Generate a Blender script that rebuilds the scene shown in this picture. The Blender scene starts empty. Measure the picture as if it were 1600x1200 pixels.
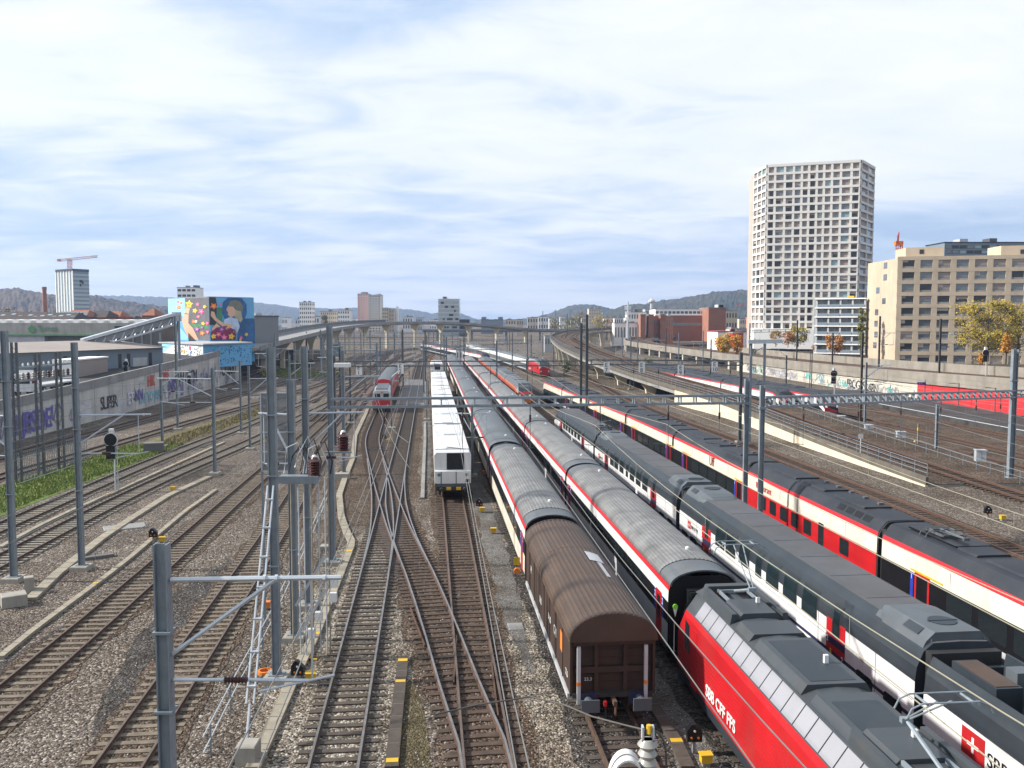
import bpy, bmesh, math, random
from mathutils import Vector, Matrix
R = math.radians
rnd = random.Random(11)
SC = bpy.context.scene
COL = SC.collection
# ---------------------------------------------------------------- camera model (pixels of the 1600x1200 photograph)
FPX, CAMH = 1400.0, 13.8
PITCH = math.atan(100 / 1400)
def at(px, py, z=0.0):
    u = (px - 800) / FPX; v = (600 - py) / FPX
    dy = math.cos(PITCH) + v * math.sin(PITCH); dz = -math.sin(PITCH) + v * math.cos(PITCH)
    t = (z - CAMH) / dz
    return (u * t, dy * t, z)
def ad(px, py, d):
    """point seen at px,py whose distance along y is d"""
    u = (px - 800) / FPX; v = (600 - py) / FPX
    dy = math.cos(PITCH) + v * math.sin(PITCH); dz = -math.sin(PITCH) + v * math.cos(PITCH)
    t = d / dy
    return (u * t, d, CAMH + dz * t)
A = R(5.3); CA, SA = math.cos(A), math.sin(A)
def Y(s, t, z=0.0):
    """yard frame: s along the tracks, t to the right"""
    return (-SA * s + CA * t, CA * s + SA * t, z)
# ---------------------------------------------------------------- mesh builder
class MB:
    def __init__(s): s.v = []; s.f = []; s.m = []
    def add(s, pts, faces, m=0):
        o = len(s.v); s.v += [tuple(p) for p in pts]
        for i, f in enumerate(faces):
            s.f.append(tuple(o + k for k in f)); s.m.append(m[i] if isinstance(m, (list, tuple)) else m)
    def poly(s, pts, m=0): s.add(pts, [tuple(range(len(pts)))], m)
    def box(s, x0, x1, y0, y1, z0, z1, m=0):
        p = [(x, y, z) for z in (z0, z1) for y in (y0, y1) for x in (x0, x1)]
        s.add(p, [(0, 2, 3, 1), (4, 5, 7, 6), (0, 1, 5, 4), (2, 6, 7, 3), (0, 4, 6, 2), (1, 3, 7, 5)], m)
    def cbox(s, c, d, m=0): s.box(c[0]-d[0]/2, c[0]+d[0]/2, c[1]-d[1]/2, c[1]+d[1]/2, c[2]-d[2]/2, c[2]+d[2]/2, m)
    def beam(s, a, b, w, h, m=0, up=(0, 0, 1)):
        a = Vector(a); b = Vector(b); d = (b - a).normalized(); u = Vector(up)
        if abs(d.dot(u)) > .98: u = Vector((0, 1, 0))
        r = d.cross(u).normalized(); u = r.cross(d).normalized()
        p = []
        for q in (a, b):
            for i, j in ((-1, -1), (1, -1), (1, 1), (-1, 1)): p.append(q + r * (w/2*i) + u * (h/2*j))
        s.add(p, [(0, 1, 2, 3), (7, 6, 5, 4), (0, 4, 5, 1), (1, 5, 6, 2), (2, 6, 7, 3), (3, 7, 4, 0)], m)
    def tube(s, pts, r, n=6, m=0, caps=True):
        pts = [Vector(p) for p in pts]; rings = []
        for i, p in enumerate(pts):
            d = (pts[min(i+1, len(pts)-1)] - pts[max(i-1, 0)]).normalized()
            u = Vector((0, 0, 1)) if abs(d.z) < .95 else Vector((1, 0, 0))
            e1 = d.cross(u).normalized(); e2 = d.cross(e1).normalized()
            rr = r[i] if isinstance(r, (list, tuple)) else r
            rings.append([p + (e1 * math.cos(2*math.pi*k/n) + e2 * math.sin(2*math.pi*k/n)) * rr for k in range(n)])
        v = [q for g in rings for q in g]; f = []
        for i in range(len(pts)-1):
            for k in range(n): f.append((i*n+k, i*n+(k+1) % n, (i+1)*n+(k+1) % n, (i+1)*n+k))
        if caps: f.append(tuple(range(n-1, -1, -1))); f.append(tuple((len(pts)-1)*n+k for k in range(n)))
        s.add(v, f, m)
    def lathe(s, prof, c=(0, 0, 0), n=12, m=0, ax='z'):
        v = []; f = []
        for r, h in prof:
            for k in range(n):
                a = 2*math.pi*k/n; p = (r*math.cos(a), r*math.sin(a), h)
                if ax == 'x': p = (h, p[0], p[1])
                if ax == 'y': p = (p[0], h, p[1])
                v.append((p[0]+c[0], p[1]+c[1], p[2]+c[2]))
        for i in range(len(prof)-1):
            for k in range(n): f.append((i*n+k, i*n+(k+1) % n, (i+1)*n+(k+1) % n, (i+1)*n+k))
        f.append(tuple(range(n-1, -1, -1))); f.append(tuple((len(prof)-1)*n+k for k in range(n)))
        s.add(v, f, m)
    def loft(s, secs, m=0, closed=False, caps=True, capm=None):
        """secs: list of equally long point lists; m: material per profile segment"""
        n = len(secs[0]); v = [p for q in secs for p in q]; f = []; ms = []
        for i in range(len(secs)-1):
            for k in range(n if closed else n-1):
                f.append((i*n+k, i*n+(k+1) % n, (i+1)*n+(k+1) % n, (i+1)*n+k)); ms.append(m[k] if isinstance(m, (list, tuple)) else m)
        if caps:
            f.append(tuple(range(n))); f.append(tuple((len(secs)-1)*n+k for k in range(n)))
            cm = capm if capm is not None else (m[0] if isinstance(m, (list, tuple)) else m); ms += [cm, cm]
        s.add(v, f, ms)
    def prism(s, prof, y0, y1, m=0, closed=True, caps=True, capm=None):
        s.loft([[(x, y, z) for x, z in prof] for y in (y0, y1)], m, closed, caps, capm)
    def wall(s, a, b, z0, z1, th, m=0):
        """upright slab from a to b (xy), th thick to its right"""
        a = Vector(a[:2]); b = Vector(b[:2]); d = (b-a).normalized(); r = Vector((d.y, -d.x)) * th
        z0 = z0 if isinstance(z0, tuple) else (z0, z0); z1 = z1 if isinstance(z1, tuple) else (z1, z1)
        p = [(q.x, q.y, z) for q, z in ((a, z0[0]), (b, z0[1]), (b+r, z0[1]), (a+r, z0[0]), (a, z1[0]), (b, z1[1]), (b+r, z1[1]), (a+r, z1[0]))]
        s.add(p, [(0, 1, 2, 3), (4, 5, 6, 7), (0, 1, 5, 4), (1, 2, 6, 5), (2, 3, 7, 6), (3, 0, 4, 7)], m)
    def mesh(s, name, mats, smooth=False, norm=True):
        me = bpy.data.meshes.new(name); me.from_pydata(s.v, [], s.f)
        for mm in (mats if isinstance(mats, (list, tuple)) else [mats]): me.materials.append(mm)
        me.polygons.foreach_set('material_index', s.m)
        if norm:
            b = bmesh.new(); b.from_mesh(me); bmesh.ops.recalc_face_normals(b, faces=b.faces); b.to_mesh(me); b.free()
        if smooth:
            me.polygons.foreach_set('use_smooth', [True]*len(me.polygons))
            try: me.set_sharp_from_angle(angle=R(35))
            except Exception: pass
        me.update(); return me
    def build(s, name, mats, parent=None, smooth=False, loc=None, rz=None, norm=True):
        o = bpy.data.objects.new(name, s.mesh(name, mats, smooth, norm)); COL.objects.link(o)
        if parent: o.parent = parent
        if loc: o.location = loc
        if rz is not None: o.rotation_euler = (0, 0, rz)
        return o
def tag(o, label=None, cat=None, group=None, kind=None):
    if label: o['label'] = label
    if cat: o['category'] = cat
    if group: o['group'] = group
    if kind: o['kind'] = kind
    return o
def thing(name, label, cat, loc=(0, 0, 0), rz=0, group=None):
    o = bpy.data.objects.new(name, None); COL.objects.link(o); o.empty_display_size = .3
    o.location = loc; o.rotation_euler = (0, 0, rz); return tag(o, label, cat, group)
def kids(o): return [c for c in bpy.data.objects if c.parent == o]
KID = {}
def reg(root):
    """remember the tree below a prototype so copies are quick"""
    m = {}
    for c in bpy.data.objects:
        if c.parent: m.setdefault(c.parent.name, []).append(c)
    def rec(o): return (o, [rec(c) for c in m.get(o.name, [])])
    KID[root.name] = rec(root); return root
def dup(root, loc, rz=0, label=None, group=None):
    def rec(node, par):
        o, ch = node; c = o.copy(); COL.objects.link(c)
        if par: c.parent = par
        for k in ch: rec(k, c)
        return c
    r = rec(KID[root.name], None); r.location = loc; r.rotation_euler = (0, 0, rz)
    if label: r['label'] = label
    if group: r['group'] = group
    return r
ORD = 'first second third fourth fifth sixth seventh eighth ninth tenth eleventh twelfth thirteenth fourteenth fifteenth sixteenth seventeenth eighteenth nineteenth twentieth'.split()
# ---------------------------------------------------------------- materials
MT = {}
def mat(name, col, rough=.6, metal=0, var=.18, scale=1.5, bump=0, bscale=30, spec=.5, dirt=0, co='Object'):
    if name in MT: return MT[name]
    m = bpy.data.materials.new(name); m.use_nodes = True; nt = m.node_tree; N = nt.nodes; L = nt.links
    b = N['Principled BSDF']; b.inputs['Roughness'].default_value = rough; b.inputs['Metallic'].default_value = metal
    b.inputs['Specular IOR Level'].default_value = spec
    tc = N.new('ShaderNodeTexCoord')
    nz = N.new('ShaderNodeTexNoise'); nz.inputs['Scale'].default_value = scale; nz.inputs['Detail'].default_value = 6; nz.inputs['Roughness'].default_value = .65
    L.new(tc.outputs[co], nz.inputs['Vector'])
    rp = N.new('ShaderNodeValToRGB'); c = col
    rp.color_ramp.elements[0].position = .3; rp.color_ramp.elements[1].position = .7
    rp.color_ramp.elements[0].color = (c[0]*(1-var), c[1]*(1-var), c[2]*(1-var), 1)
    rp.color_ramp.elements[1].color = (min(1, c[0]*(1+var*.7)), min(1, c[1]*(1+var*.7)), min(1, c[2]*(1+var*.7)), 1)
    L.new(nz.outputs['Fac'], rp.inputs['Fac']); out = rp.outputs['Color']
    if dirt:
        n2 = N.new('ShaderNodeTexNoise'); n2.inputs['Scale'].default_value = scale*.37; n2.inputs['Detail'].default_value = 8; n2.inputs['Roughness'].default_value = .75
        mp = N.new('ShaderNodeMapping'); mp.inputs['Scale'].default_value = (3, 3, .5); L.new(tc.outputs[co], mp.inputs['Vector']); L.new(mp.outputs[0], n2.inputs['Vector'])
        r2 = N.new('ShaderNodeValToRGB'); r2.color_ramp.elements[0].position = .48; r2.color_ramp.elements[1].position = .72
        r2.color_ramp.elements[1].color = (dirt, dirt, dirt, 1); L.new(n2.outputs['Fac'], r2.inputs['Fac'])
        mx = N.new('ShaderNodeMix'); mx.data_type = 'RGBA'; L.new(r2.outputs['Color'], mx.inputs[0]); L.new(out, mx.inputs[6]); mx.inputs[7].default_value = (.07, .06, .05, 1); out = mx.outputs[2]
    L.new(out, b.inputs['Base Color'])
    mr = N.new('ShaderNodeMapRange'); mr.inputs['To Min'].default_value = max(.02, rough-.08); mr.inputs['To Max'].default_value = min(1, rough+.1)
    L.new(nz.outputs['Fac'], mr.inputs['Value']); L.new(mr.outputs[0], b.inputs['Roughness'])
    if bump:
        n3 = N.new('ShaderNodeTexNoise'); n3.inputs['Scale'].default_value = bscale; n3.inputs['Detail'].default_value = 4; L.new(tc.outputs[co], n3.inputs['Vector'])
        bp = N.new('ShaderNodeBump'); bp.inputs['Strength'].default_value = bump; bp.inputs['Distance'].default_value = .05; L.new(n3.outputs['Fac'], bp.inputs['Height']); L.new(bp.outputs[0], b.inputs['Normal'])
    MT[name] = m; return m
def gravel(name, cols, scale, patch=.12, bump=.9, extra=None):
    """loose stones: voronoi cells of differing brightness, with larger stained patches"""
    m = bpy.data.materials.new(name); m.use_nodes = True; nt = m.node_tree; N = nt.nodes; L = nt.links; b = N['Principled BSDF']
    b.inputs['Roughness'].default_value = .9; b.inputs['Specular IOR Level'].default_value = .25
    tc = N.new('ShaderNodeTexCoord')
    vo = N.new('ShaderNodeTexVoronoi'); vo.inputs['Scale'].default_value = scale; L.new(tc.outputs['Object'], vo.inputs['Vector'])
    sp = N.new('ShaderNodeSeparateColor'); L.new(vo.outputs['Color'], sp.inputs[0])
    rp = N.new('ShaderNodeValToRGB'); e = rp.color_ramp.elements
    e[0].position = 0; e[0].color = (*cols[0], 1); e[1].position = 1; e[1].color = (*cols[-1], 1)
    for i, c in enumerate(cols[1:-1]): q = e.new((i+1)/(len(cols)-1)); q.color = (*c, 1)
    L.new(sp.outputs[0], rp.inputs['Fac'])
    def noise(sc, det=6, r=.6):
        n = N.new('ShaderNodeTexNoise'); n.inputs['Scale'].default_value = sc; n.inputs['Detail'].default_value = det; n.inputs['Roughness'].default_value = r; L.new(tc.outputs['Object'], n.inputs['Vector']); return n
    out = rp.outputs['Color']
    def mul(src, fac_noise, lo, hi, p0, p1, tint=(1, 1, 1)):
        r = N.new('ShaderNodeValToRGB'); r.color_ramp.elements[0].position = p0; r.color_ramp.elements[1].position = p1
        r.color_ramp.elements[0].color = (lo*tint[0], lo*tint[1], lo*tint[2], 1); r.color_ramp.elements[1].color = (hi, hi, hi, 1); L.new(fac_noise.outputs['Fac'], r.inputs['Fac'])
        x = N.new('ShaderNodeMix'); x.data_type = 'RGBA'; x.blend_type = 'MULTIPLY'; x.inputs[0].default_value = 1; L.new(src, x.inputs[6]); L.new(r.outputs['Color'], x.inputs[7]); return x.outputs[2]
    out = mul(out, noise(patch), .62, 1.18, .35, .65, (1.1, 1, .9))
    out = mul(out, noise(patch*4.3), .75, 1.15, .3, .7)
    out = mul(out, noise(patch*17), .85, 1.12, .3, .7)
    L.new(out, b.inputs['Base Color'])
    bp = N.new('ShaderNodeBump'); bp.inputs['Strength'].default_value = bump; bp.inputs['Distance'].default_value = .06; bp.invert = True
    L.new(vo.outputs['Distance'], bp.inputs['Height']); L.new(bp.outputs[0], b.inputs['Normal'])
    MT[name] = m; return m
GRAV = [(.019, .014, .010), (.056, .043, .032), (.09, .07, .054), (.122, .098, .077), (.168, .14, .113), (.37, .335, .295)]
gravel('ballast', GRAV, 13)
gravel('ballast_pale', [(.028, .022, .016), (.105, .087, .066), (.17, .145, .112), (.24, .208, .168), (.48, .44, .385)], 13, .2)
gravel('ballast_rust', [(.013, .008, .005), (.044, .028, .018), (.074, .05, .033), (.11, .08, .057), (.2, .155, .115)], 13, .25)
gravel('ballast_oil', [(.01, .009, .008), (.03, .027, .024), (.05, .044, .039), (.08, .07, .062), (.16, .145, .13)], 13, .25)
gravel('fine_gravel', [(.04, .038, .035), (.095, .09, .084), (.14, .134, .126), (.22, .21, .2)], 22, .4, .4)
gravel('asphalt', [(.035, .035, .036), (.055, .055, .056), (.08, .08, .082)], 40, .3, .2)
gravel('earth', [(.06, .045, .03), (.12, .09, .06), (.2, .16, .12)], 6, .3)
gravel('moss', [(.03, .024, .012), (.07, .055, .025), (.1, .083, .04), (.15, .13, .08)], 16, .8)
gravel('grassmat', [(.035, .065, .012), (.075, .13, .018), (.11, .18, .025), (.15, .17, .05)], 8, .35, .5)
gravel('drygrass', [(.07, .06, .025), (.13, .11, .045), (.19, .16, .075), (.1, .12, .03)], 8, .35, .5)
mat('galv', (.2, .235, .262), .5, .15, .2, 2.2, dirt=.3)
mat('galv_pale', (.46, .5, .53), .4, .35, .12, 2.5)
mat('galv_dark', (.09, .1, .108), .55, .2, .2, 2)
mat('oldsteel', (.07, .062, .055), .7, .1, .3, 3)
mat('rust', (.085, .045, .028), .8, .1, .35, 2.5)
mat('railtop', (.3, .28, .26), .35, .8, .3, 2); mat('railtop_dull', (.13, .095, .075), .5, .35, .3, 2); mat('sleeper_tan', (.15, .12, .085), .85, 0, .4, 2.5)
mat('wood', (.06, .046, .035), .85, 0, .4, 3)
mat('woodrust', (.06, .037, .025), .85, 0, .45, 2)
mat('concsleeper', (.2, .175, .135), .85, 0, .3, 2)
mat('conc', (.3, .28, .24), .85, 0, .2, .5, dirt=.45)
mat('conc_pale', (.5, .46, .38), .85, 0, .15, .4, dirt=.35)
mat('conc_grey', (.24, .235, .225), .85, 0, .2, .3, dirt=.5)
mat('conc_dark', (.13, .125, .12), .85, 0, .25, .4, dirt=.4)
mat('creamwall', (.62, .55, .4), .8, 0, .1, .3, dirt=.3)
mat('trough', (.27, .235, .175), .85, 0, .25, 1.2, dirt=.3)
mat('white', (.62, .62, .61), .35, 0, .08, .6, dirt=.32)
mat('cream', (.62, .57, .47), .35, 0, .08, .5, dirt=.3)
mat('lgrey', (.42, .43, .44), .45, 0, .08, .6, dirt=.25)
mat('mgrey', (.08, .092, .103), .5, 0, .2, .8, dirt=.35, spec=.35)
mat('dgrey', (.022, .03, .038), .5, 0, .2, .8, dirt=.2, spec=.35)
mat('roofgrey', (.15, .15, .148), .6, 0, .4, .9, dirt=.6)
mat('roofsmooth', (.1, .112, .122), .55, 0, .3, .5, dirt=.4, spec=.3)
mat('roofdeck', (.08, .082, .088), .7, 0, .25, .4, dirt=.4, spec=.3)
mat('roofdark', (.02, .024, .032), .6, 0, .3, .5, dirt=.3, spec=.3)
mat('red', (.4, .009, .013), .38, 0, .16, .5, dirt=.26)
mat('redstripe', (.43, .014, .022), .4, 0, .06, .5)
mat('darkred', (.2, .012, .016), .4, 0, .1, .5)
mat('copper', (.42, .1, .05), .4, .1, .12, .5)
mat('black', (.007, .007, .009), .4, 0, .2, .8, spec=.3)
mat('rubber', (.016, .016, .017), .75, 0, .3, 2)
mat('blue', (.02, .04, .3), .4, 0, .1, 1)
mat('navy', (.02, .022, .06), .4, 0, .1, 1)
mat('yellow', (.55, .34, .015), .55, 0, .12, 3)
mat('orange', (.6, .17, .02), .5, 0, .1, 2)
mat('green', (.28, .7, .05), .5, 0, .1, 2)
mat('brown', (.034, .016, .009), .65, 0, .3, 1.2, dirt=.2)
mat('brownroof', (.058, .033, .02), .6, 0, .3, .8, dirt=.35)
mat('porcelain', (.06, .024, .022), .25, 0, .2, 2)
mat('porcelain_grey', (.27, .26, .235), .35, 0, .1, 2)
mat('underframe', (.03, .027, .025), .8, .1, .4, 2)
mat('wire', (.2, .2, .19), .5, .5, .1, 2)
mat('copperwire', (.45, .42, .3), .4, .5, .1, 2)
mat('glass', (.012, .017, .02), .06, 0, .1, .5, spec=.9)
mat('tealglass', (.1, .19, .2), .08, 0, .15, .5, spec=.9)
mat('signwhite', (.66, .66, .64), .5, 0, .04, 2)
def text_mesh(name, s, size, m, parent, loc, ex, ey, extrude=.004, spacing=1.0, bold=0):
    """flat lettering; ex = reading direction, ey = up direction of the letters"""
    cu = bpy.data.curves.new(name, 'FONT'); cu.body = s; cu.size = size; cu.extrude = extrude; cu.space_character = spacing; cu.offset = bold; cu.resolution_u = 3
    o = bpy.data.objects.new(name, cu); COL.objects.link(o)
    dg = bpy.context.evaluated_depsgraph_get(); me = bpy.data.meshes.new_from_object(o.evaluated_get(dg)); me.name = name
    bpy.data.objects.remove(o); bpy.data.curves.remove(cu)
    o = bpy.data.objects.new(name, me); COL.objects.link(o); me.materials.clear(); me.materials.append(m)
    ex = Vector(ex).normalized(); ey = Vector(ey).normalized(); ez = ex.cross(ey)
    M = Matrix((ex, ey, ez)).transposed().to_4x4(); M.translation = Vector(loc)
    me.transform(M)
    if parent: o.parent = parent
    return o
# ---------------------------------------------------------------- camera, light, sky
cam = bpy.data.objects.new('camera', bpy.data.cameras.new('camera')); COL.objects.link(cam)
cam.location = (0, 0, CAMH); cam.rotation_euler = (R(90)-PITCH, 0, 0); cam.data.sensor_width = 36; cam.data.lens = 31.5; cam.data.clip_end = 30000; cam.data.clip_start = .1
SC.camera = cam
SUN_EL, SUN_AZ = R(33), R(-90)     # from the left of the view
sd = bpy.data.lights.new('sun', 'SUN'); sd.energy = 5.0; sd.angle = R(3); sd.color = (1, .95, .87)
so = bpy.data.objects.new('sun', sd); COL.objects.link(so)
tosun = Vector((-math.cos(SUN_EL), .02, math.sin(SUN_EL)))
so.rotation_euler = tosun.to_track_quat('Z', 'Y').to_euler()
W = bpy.data.worlds.new('World'); SC.world = W; W.use_nodes = True
def sky():
    nt = W.node_tree; N = nt.nodes; L = nt.links; bg = N['Background']
    st = N.new('ShaderNodeTexSky'); st.sky_type = 'NISHITA'; st.sun_disc = False; st.sun_elevation = SUN_EL; st.sun_rotation = SUN_AZ
    st.air_density = 1.2; st.dust_density = 1.5
    bg.inputs['Strength'].default_value = .074
    tc = N.new('ShaderNodeTexCoord'); sx = N.new('ShaderNodeSeparateXYZ'); L.new(tc.outputs['Generated'], sx.inputs[0])
    def math_(op, a, b=None, clamp=False):
        n = N.new('ShaderNodeMath'); n.operation = op; n.use_clamp = clamp
        for i, q in enumerate((a, b)):
            if q is None: continue
            if isinstance(q, (int, float)): n.inputs[i].default_value = q
            else: L.new(q, n.inputs[i])
        return n.outputs[0]
    z = sx.outputs['Z']; zc = math_('MAXIMUM', z, 0.0); den = math_('ADD', zc, .13)
    cx = math_('DIVIDE', sx.outputs['X'], den); cy = math_('DIVIDE', sx.outputs['Y'], den)
    cv = N.new('ShaderNodeCombineXYZ'); L.new(cx, cv.inputs[0]); L.new(cy, cv.inputs[1])
    mp = N.new('ShaderNodeMapping'); mp.inputs['Rotation'].default_value = (0, 0, R(-25)); mp.inputs['Scale'].default_value = (.8, 1.25, 1); mp.inputs['Location'].default_value = (3.1, 1.7, 0); L.new(cv.outputs[0], mp.inputs[0])
    n1 = N.new('ShaderNodeTexNoise'); n1.inputs['Scale'].default_value = .62; n1.inputs['Detail'].default_value = 9; n1.inputs['Roughness'].default_value = .52; n1.inputs['Distortion'].default_value = .4; L.new(mp.outputs[0], n1.inputs['Vector'])
    n2 = N.new('ShaderNodeTexNoise'); n2.inputs['Scale'].default_value = 2.6; n2.inputs['Detail'].default_value = 9; n2.inputs['Roughness'].default_value = .58; n2.inputs['Distortion'].default_value = .6; L.new(mp.outputs[0], n2.inputs['Vector'])
    # elevation profile of the cloud cover: clear band low down, thick white above
    el = N.new('ShaderNodeValToRGB'); e = el.color_ramp.elements
    e[0].position = 0; e[0].color = (.6,)*3+(1,); e[1].position = 1; e[1].color = (.5,)*3+(1,)
    for p, c in ((.035, .66), (.06, .33), (.085, .21), (.12, .52), (.17, .8), (.24, .68), (.31, .46), (.38, .38)): q = e.new(p); q.color = (c, c, c, 1)
    L.new(z, el.inputs['Fac'])
    s1 = math_('ADD', math_('MULTIPLY', math_('SUBTRACT', n1.outputs['Fac'], .5), 1.7), el.outputs['Color'])
    s2 = math_('ADD', math_('MULTIPLY', math_('SUBTRACT', n2.outputs['Fac'], .5), 1.15), s1, True)
    cr = N.new('ShaderNodeValToRGB'); e = cr.color_ramp.elements
    e[0].position = .0; e[0].color = (3.9, 5.2, 7.2, 1); e[1].position = 1; e[1].color = (9.6, 9.6, 9.6, 1)
    for p, c in ((.26, (5.3, 6.5, 8.2)), (.44, (6.9, 7.6, 8.8)), (.6, (8.3, 8.7, 9.2))): q = e.new(p); q.color = (*c, 1)
    L.new(s2, cr.inputs['Fac'])
    mx = N.new('ShaderNodeMix'); mx.data_type = 'RGBA'; mx.inputs[0].default_value = .88; L.new(st.outputs[0], mx.inputs[6]); L.new(cr.outputs[0], mx.inputs[7])
    L.new(mx.outputs[2], bg.inputs['Color'])
sky()
vs = SC.view_settings; vs.view_transform = 'Standard'; vs.look = 'None'; vs.exposure = .76; vs.gamma = 1; vs.use_curve_mapping = False
SC.cycles.use_denoising = True; SC.cycles.denoiser = 'OPENIMAGEDENOISE'; SC.cycles.max_bounces = 5; SC.cycles.diffuse_bounces = 2; SC.cycles.glossy_bounces = 2; SC.cycles.volume_bounces = 0; SC.cycles.transparent_max_bounces = 8
# ---------------------------------------------------------------- paths
class Path:
    def __init__(s, pts, n=24, smooth=True):
        P = [Vector((*p, 0)[:3]) for p in pts]
        if smooth and len(P) > 2:
            q = []
            for i in range(len(P)-1):
                a, b, c, d = P[max(i-1, 0)], P[i], P[i+1], P[min(i+2, len(P)-1)]
                k = max(2, int((c-b).length/4))
                for j in range(k):
                    t = j/k; t2 = t*t; t3 = t2*t
                    q.append(.5*((2*b)+(c-a)*t+(2*a-5*b+4*c-d)*t2+(3*b-a-3*c+d)*t3))
            q.append(P[-1]); P = q
        s.p = P; s.d = [0]
        for i in range(1, len(P)): s.d.append(s.d[-1]+(P[i]-P[i-1]).length)
        s.len = s.d[-1]
    def pos(s, x):
        if x <= 0: return s.p[0]+(s.p[0]-s.p[1]).normalized()*(-x)
        for i in range(1, len(s.p)):
            if x <= s.d[i]:
                f = (x-s.d[i-1])/max(1e-9, s.d[i]-s.d[i-1]); return s.p[i-1].lerp(s.p[i], f)
        return s.p[-1]+(s.p[-1]-s.p[-2]).normalized()*(x-s.len)
    def dir(s, x): return (s.pos(x+.5)-s.pos(x-.5)).normalized()
    def seat(s, x0, L):
        """location and heading of a vehicle of length L whose near end is x0 along the path"""
        a = s.pos(x0+L*.15); b = s.pos(x0+L*.85); c = (a+b)/2; d = b-a
        return (c.x, c.y, c.z), math.atan2(-d.x, d.y)
    def off(s, x, o, dz=0):
        d = s.dir(x); return s.pos(x)+Vector((d.y, -d.x, 0)).normalized()*o+Vector((0, 0, dz))
def sweep(mb, path, prof, x0, x1, step=4, m=0, closed=True):
    n = max(1, int((x1-x0)/step)); secs = []
    for i in range(n+1):
        x = x0+(x1-x0)*i/n; p = path.pos(x); d = path.dir(x); r = Vector((d.y, -d.x, 0)).normalized()
        secs.append([p+r*a+Vector((0, 0, b)) for a, b in prof])
    mb.loft(secs, m, closed, closed)
# ================================================================ ground
def sheet(name, pts, m, kind='structure', **k):
    mb = MB(); mb.poly(pts); o = mb.build(name, MT[m], norm=False); return tag(o, kind=kind, **k)
GX = 9000
sheet('ground', [(-GX, -300, -.06), (GX, -300, -.06), (GX, 12000, -.06), (-GX, 12000, -.06)], 'earth')
def strip(name, L, Rr, m, z, kind='structure', **k):
    """flat band between two polylines of (x, y)"""
    mb = MB(); n = len(L); mb.add([(x, y, z) for x, y in L]+[(x, y, z) for x, y in Rr], [(i, i+1, n+i+1, n+i) for i in range(n-1)])
    return tag(mb.build(name, MT[m], norm=False), kind=kind, **k)
strip('yard_ballast', [(-58, -20), (-58, 130), (-64, 220), (-75, 350), (-75, 620)], [(90, -20), (90, 130), (80, 220), (75, 350), (75, 620)], 'ballast', 0)
def yst(name, s0, s1, t0, t1, m, z, wob=.25):
    L = []; Q = []; n = max(2, int((s1-s0)/3)); r = random.Random(name+str(t0))
    for i in range(n+1):
        s = s0+(s1-s0)*i/n; k = min(1, .12+min(i, n-i)/3.5); tm = (t0+t1)/2+r.uniform(-.3, .3)*(1-k); hw = (t1-t0)/2*k; L.append(Y(s, tm-hw+r.uniform(-wob, wob)*k)[:2]); Q.append(Y(s, tm+hw+r.uniform(-wob, wob)*k)[:2])
    return strip(name, L, Q, m, z)
# paler and rustier beds between the lines of rails
yst('pale_ballast_bed', 15, 60, -6.2, -.6, 'ballast_pale', .006)
yst('pale_ballast_bed', 12, 75, 2.9, 5.2, 'ballast_pale', .006)
yst('gravel_footpath', 34, 110, 3.1, 4.5, 'fine_gravel', .012)
yst('gravel_footpath', 14, 60, 7.4, 9.2, 'fine_gravel', .012)
yst('gravel_footpath', 75, 130, -.9, .4, 'fine_gravel', .012, .3)
yst('rusty_ballast_bed', 60, 190, -8.4, -.9, 'ballast_rust', .008)
yst('rusty_ballast_bed', 40, 260, 14.6, 17.6, 'ballast_rust', .008)
yst('rusty_ballast_bed', 15, 230, 33.2, 36.4, 'ballast_rust', .008)
yst('gravel_footpath', 20, 140, 25.3, 29.5, 'fine_gravel', .01)
# ================================================================ tracks
RAILP = [(-.04, .205), (.04, .205), (.042, .16), (.02, .14), (.02, .06), (.075, .04), (-.075, .04), (-.02, .06), (-.02, .14), (-.042, .16)]
def track(path, x0, x1, sl='wood', rails=True, sleeper_to=260, lab=None, z=0, top='railtop_dull'):
    root = bpy.data.objects.new('railway_track', None); COL.objects.link(root); tag(root, kind='structure')
    for o_ in (-.7525, .7525):
        mb = MB(); n = max(2, int((x1-x0)/2.5)); secs = []
        for i in range(n+1):
            x = x0+(x1-x0)*i/n; p = path.off(x, o_, z); d = path.dir(x); r = Vector((d.y, -d.x, 0)).normalized()
            secs.append([p+r*a+Vector((0, 0, b)) for a, b in RAILP])
        mb.loft(secs, [1]+[0]*9, True, True); mb.build('rail', [MT['rust'], MT[top]], root)
    mb = MB(); x = x0; rr = random.Random(int(x0*7+x1))
    while x < min(x1, x0+sleeper_to):
        p = path.pos(x); d = path.dir(x); q = Vector((d.y, -d.x, 0)).normalized()*(1.25+rr.uniform(-.03, .05)); c = p+Vector((0, 0, z))
        w = rr.uniform(-.015, .015)
        mb.beam(c-q+Vector((0, w, .0)), c+q+Vector((0, -w, .0)), .25, .1 if sl != 'concsleeper' else .13)
        x += .6
    if mb.v: tag(mb.build('sleeper_bed', MT[sl], root), kind='stuff')
    return root
def yp(pts): return Path([Y(s, t) for s, t in pts])
P_TA = yp([(4, -3), (120, -2.95), (420, -2.7)]); P_W = yp([(4, 1.75), (120, 1.75), (300, 1.75)])
P_Q = Path([Y(10, 1.68), Y(20, 1.64), (-.8, 27.2), (-1.7, 31.4), (-3, 38), (-5, 47.6), (-7, 56.1), (-9.6, 68.4), (-12.6, 83.4), (-15.9, 101.2), (-18.0, 119), (-20.0, 138), Y(172, -7.7), Y(320, -8.1)])
P_T2 = yp([(4, 6.1), (60, 6.15), (320, 6.2)]); P_T3 = yp([(4, 10.65), (320, 10.55)])
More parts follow.
